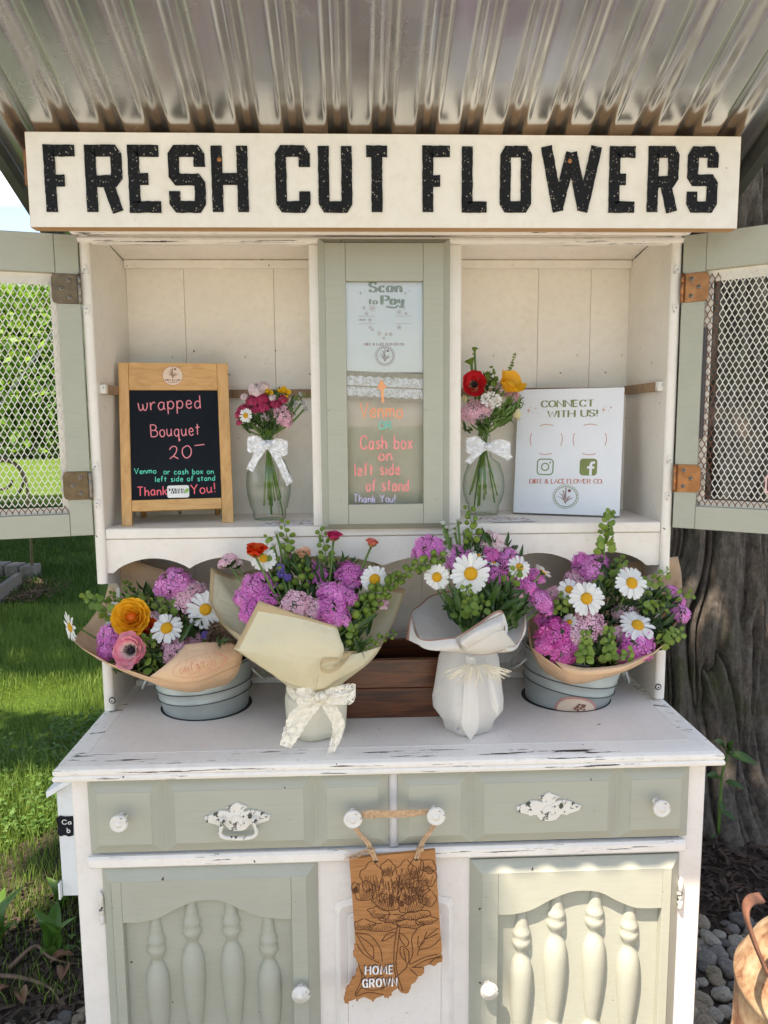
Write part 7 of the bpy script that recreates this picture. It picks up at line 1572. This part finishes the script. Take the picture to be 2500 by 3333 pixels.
def bow(par, c, s_, wtail, flip=1):
    c = np.array(c); P_ = lambda x, y, z=0: c+np.array([x*s_*flip, -.004+z, y*s_])
    lace_strip(par, [P_(0, 0), P_(-.5, .25, -.006), P_(-.95, .15, -.004), P_(-.8, -.12, -.008), P_(0, -.05, -.004)], [.010, .018, .020, .018, .010], lace_w, (0, .1, 1), 'lace_loop')
    lace_strip(par, [P_(0, 0), P_(.5, .12, -.006), P_(1.0, -.05, -.004), P_(.75, -.3, -.008), P_(0, -.06, -.004)], [.010, .018, .020, .018, .010], lace_w, (0, .1, 1), 'lace_loop')
    for tx, ty in wtail: lace_strip(par, [P_(0, 0), P_(tx*.5, ty*.35, -.006), P_(tx, ty, -.004)], [.008, .015, .014], lace_w, (.8, 0, .5 if tx > 0 else -.5), 'lace_tail')
    part('lace_knot', MB().lathe(tuple(P_(0, -.02, -.004)), [(0, -.008), (.007, -.005), (.009, 0), (.007, .005), (0, .008)], 10), lace_w, par)
vE, bE, HE, rnE, rmE, zmE = vase(c4, 357, 1992, 1440, 1750, 145, 37, 100, .10, 'clear glass vase with white lace bow beside the chalkboard on the left shelf')
rbE = [(bE[0]+(rnE+.003)*math.cos(a), bE[1]+(rnE+.003)*.72*math.sin(a), bE[2]+HE*.90) for a in np.linspace(0, 6.283, 20)]; lace_strip(vE, rbE, [.014, .014], lace_w, name='lace_band')
bow(vE, at(*c4(345, 1508), .075), .040, [(-.9, -1.2), (1.05, -1.9)])
E_ = thing('flower_posy', 'posy of crimson and pink sweet william with yellow blooms in the left glass vase', 'flowers', bE)
b = (bE[0], bE[1], bE[2]+HE*.95); YE = .085
for x, y, r, mt in ((245, 1205, 20, P_crim), (300, 1190, 22, P_crim), (325, 1240, 22, P_crim), (268, 1262, 17, P_crim), (185, 1265, 20, P_crim), (400, 1225, 19, P_crim), (155, 1300, 14, P_crim), (155, 1355, 10, P_crim), (450, 1290, 33, P_pink), (470, 1345, 20, P_pink), (415, 1330, 17, P_pink), (270, 1130, 26, P_pale), (320, 1110, 16, P_pale), (380, 1190, 13, P_pale), (190, 1185, 12, P_pale), (325, 1315, 16, P_pale), (450, 1200, 15, P_crim)): sw(E_, b, *c4(x, y), YE, r, mt)
daisy(E_, b, *c4(200, 1312), YE-.02, 26, (-.3, -1, .1), n_=16)
for x, y, r in ((340, 1150, 12), (365, 1165, 10), (450, 1145, 14), (480, 1160, 10), (420, 1150, 8), (465, 1190, 7)): ranunc(E_, b, *c4(x, y), YE, r, P_yellow, P_yellow, 'poppy', lab='small yellow flower', name='yellow_flower')
for x, y in ((530, 1230), (575, 1225), (595, 1265), (560, 1170), (520, 1255)): ranunc(E_, b, *c4(x, y), YE, 9, petal('grey_bud%d' % x, (.5, .5, .55), (.62, .6, .62)), P_pale, 'bud', (.8, -.2, .4), lab='pale grey bell bud at right', name='pale_bud')
sprig(E_, [(*c4(400, 1280), YE), (*c4(520, 1215), YE), (*c4(635, 1170), YE)], 12, 6)
foliage(E_, [(*c4(340, 1350), YE, 35, 50), (*c4(300, 1260), YE+.02, 60, 50), (*c4(220, 1360), YE, 25, 14), (*c4(420, 1250), YE+.02, 50, 30)], .028, base=b)
finish_stems(E_, G_stem); posy_stems(E_, bE, HE, rnE, rmE, zmE, 11, [at(*c4(x, 1400), YE) for x in (300, 330, 350, 370, 390)])
vF, bF, HF, rnF, rmF, zmF = vase(c5, 195, 1538, 1112, 1385, 107, 31, 74, .135, 'clear glass vase with white lace bow beside the white card on the right shelf')
rbF = [(bF[0]+(rnF+.003)*math.cos(a), bF[1]+(rnF+.003)*.72*math.sin(a), bF[2]+HF*.82) for a in np.linspace(0, 6.283, 20)]; lace_strip(vF, rbF, [.014, .014], lace_w, name='lace_band')
bow(vF, at(*c5(215, 1190), .105), .046, [(-.9, -.7), (1.0, -.55)])
F2_ = thing('flower_posy', 'loose posy with red anemone and orange poppy in the right glass vase', 'flowers', bF)
b = (bF[0], bF[1], bF[2]+HF*.95); YF_ = .115
ranunc(F2_, b, *c5(148, 867), YF_-.02, 42, P_anred, disc_k, 'anemone', (-.2, -1, .25), 'red anemone with black eye', 'anemone')
ranunc(F2_, b, *c5(340, 862), YF_-.03, 52, P_poppy, P_poppy, 'poppy', (.45, -.75, .6), 'bright orange poppy', 'poppy'); ranunc(F2_, b, *c5(372, 1025), YF_-.02, 22, P_cream, P_cream, 'poppy', (.9, -.4, .2), 'pale cream flower', 'cream_flower'); ranunc(F2_, b, *c5(98, 945), YF_, 15, P_cream, P_cream, 'poppy', (-1, -.4, .2), 'pale cream flower', 'cream_flower')
for x, y, r, mt in ((150, 995, 42, P_pink), (110, 1010, 26, P_pink), (200, 990, 24, P_pink), (290, 880, 22, P_pale), (350, 920, 22, P_pink), (230, 960, 15, P_pale)): sw(F2_, b, *c5(x, y), YF_, r, mt)
ranunc(F2_, b, *c5(150, 685), YF_, 10, G_pod, G_pod, 'bud', (0, -.1, 1), 'closed green bud at the top', 'green_bud'); ranunc(F2_, b, *c5(125, 747), YF_, 15, G_pod, P_yellow, 'bud', (-.4, -.1, 1), 'half closed green and yellow bud', 'green_bud')
ub = MB()
for k in range(150):
    a = random.uniform(0, 6.28); r = math.sqrt(random.random())*38; c = at(*c5(235+r*math.cos(a)*1.4, 950+r*math.sin(a)*1.1), YF_-.03+random.uniform(-.008, .008)); ub.disc(c, (random.gauss(0, .4), -1, random.gauss(0, .4)), .0022, 5)
o = part('umbel', ub, P_white, F2_); o['label'] = 'lacy white umbel'
sprig(F2_, [(*c5(250, 950), YF_), (*c5(320, 820), YF_), (*c5(360, 705), YF_)], 34, 6, spread=.6); sprig(F2_, [(*c5(220, 900), YF_), (*c5(230, 850), YF_), (*c5(250, 790), YF_)], 9, 12)
foliage(F2_, [(*c5(290, 1030), YF_, 35, 90), (*c5(200, 1080), YF_, 25, 30), (*c5(350, 970), YF_, 25, 40)], .026, G_stem, 'feathery_foliage', base=b)
foliage(F2_, [(*c5(190, 1070), YF_, 22, 24), (*c5(200, 890), YF_+.01, 45, 30), (*c5(110, 1090), YF_, 14, 5)], .034, base=b)
sprig(F2_, [(*c5(160, 850), YF_), (*c5(140, 790), YF_), (*c5(148, 710), YF_)], 4, 5)
finish_stems(F2_, G_stem); posy_stems(F2_, bF, HF, rnF, rmF, zmF, 13, [at(*c5(x, 1090), YF_) for x in (170, 190, 205, 225)])
# ================================================================ MILK CAN, SAPLING
canm, n, b_ = newmat('rusty_cream_can'); v = coords(n)
f = noise(n, v, 9, 7, .7); c = ramp(n, f, [(.40, (.17, .065, .03)), (.50, (.36, .23, .13)), (.62, (.48, .36, .24))])
n.links.new(c, b_.inputs['Base Color']); b_.inputs['Roughness'].default_value = .55; bump(n, b_, f, .4, .003)
rustm = simple('rusty_iron', (.13, .055, .032), .8, var=.5, vscale=40, bmp=.5, bscale=90)
kx, ky = .735, -.30
mc = thing('milk_can', 'rusty cream metal milk can with strap handles standing right of the cabinet', 'milk can', (kx, ky, 0))
part('body', MB().lathe((kx, ky, 0), [(0, .004), (.150, .004), (.156, .02), (.158, .30), (.161, .303), (.161, .312), (.158, .315), (.157, .44), (.160, .444), (.160, .452), (.155, .458), (.135, .500), (.105, .535), (.092, .548)], 64), canm, mc)
part('neck', MB().lathe((kx, ky, 0), [(.092, .548), (.086, .57), (.085, .62), (.105, .650), (.112, .660), (.110, .668), (.09, .664), (.078, .655)], 48), rustm, mc)
part('lid', MB().lathe((kx, ky, 0), [(.0, .70), (.03, .702), (.05, .690), (.085, .680), (.10, .672), (.098, .664)], 48), rustm, mc)
for sx in (-1, 1):
    hp = [at(2478, 2925, ky-.07), at(2440, 2935, ky-.09), at(2432, 2975, ky-.105), at(2458, 3060, ky-.12), at(2499, 3160, ky-.135)] if sx < 0 else [(kx+sx*.088, ky-.02, .628), (kx+sx*.125, ky-.03, .640), (kx+sx*.150, ky-.045, .600), (kx+sx*.148, ky-.06, .520), (kx+sx*.135, ky-.065, .475)]
    P_ = catmull(hp, 6); rows = [[p+np.array([0, w_, w_*.2]) for p in P_] for w_ in (-.009, -.003, .003, .009)]
    o = part('strap_handle', MB().grid(rows), rustm, mc); o.modifiers.new('thickness', 'SOLIDIFY').thickness = .004
gp = atz(2337, 2738, 0); Ys = float(gp[1])
sp_ = thing('sapling', 'young green broad-leaved weed sapling against the foot of the tree trunk', 'plant', tuple(gp))
k4x = crop(2200, 2300, 2.1413); stp_ = [at(*k4x(x, y), Ys-.02) for x, y in ((293, 940), (308, 700), (318, 500), (350, 370), (360, 320))]; stp_[0] = gp
part('stem', MB().tube(catmull(stp_, 5), np.linspace(.006, .003, 21), 7), G_stem, sp_)
sapm = petal('sapling_green', (.03, .08, .015), (.07, .15, .03), .3); sl_ = leaf_mesh('leaf', 1, .42, .15, .2, sapm, .75)
for x, y, dx, dz, L_ in ((355, 330, -.6, .55, .16), (370, 330, .9, -.3, .13), (360, 300, .2, .8, .07), (305, 500, -1, .35, .10), (300, 480, -.8, .1, .08), (340, 520, 1, -.35, .09), (320, 730, .8, -.5, .07), (315, 650, -.1, -.5, .06), (285, 915, -.8, .3, .05), (345, 350, -.9, .1, .12), (360, 310, -.3, .5, .10)):
    p = Vector(at(*k4x(x, y), Ys-.02)); y_ = Vector((dx, -.4, dz)).normalized(); z_ = (Vector((0, -.6, 1))-y_*Vector((0, -.6, 1)).dot(y_)).normalized(); x_ = y_.cross(z_); M_ = Matrix.Identity(4); L_ *= .68
    for i in range(3): M_[i][0], M_[i][1], M_[i][2], M_[i][3] = x_[i]*L_, y_[i]*L_, z_[i]*L_, p[i]
    link('leaf', sl_, M_, sp_)
# groups of look-alike things
GR = {'bouquet': 'paper wrapped bouquets standing along the counter', 'bucket': 'galvanised tubs sunk in the counter', 'vase': 'glass vases on the upper shelf', 'flowers': 'small posies in the glass vases', 'weed': 'broad-leaved weeds in the lawn', 'dead leaf': 'dead leaves on the soil', 'bush': 'bushes beyond the lawn', 'root': 'roots on the bare soil'}
for o in COL.objects:
    if o.parent is None and o.get('category') in GR: o['group'] = GR[o['category']]
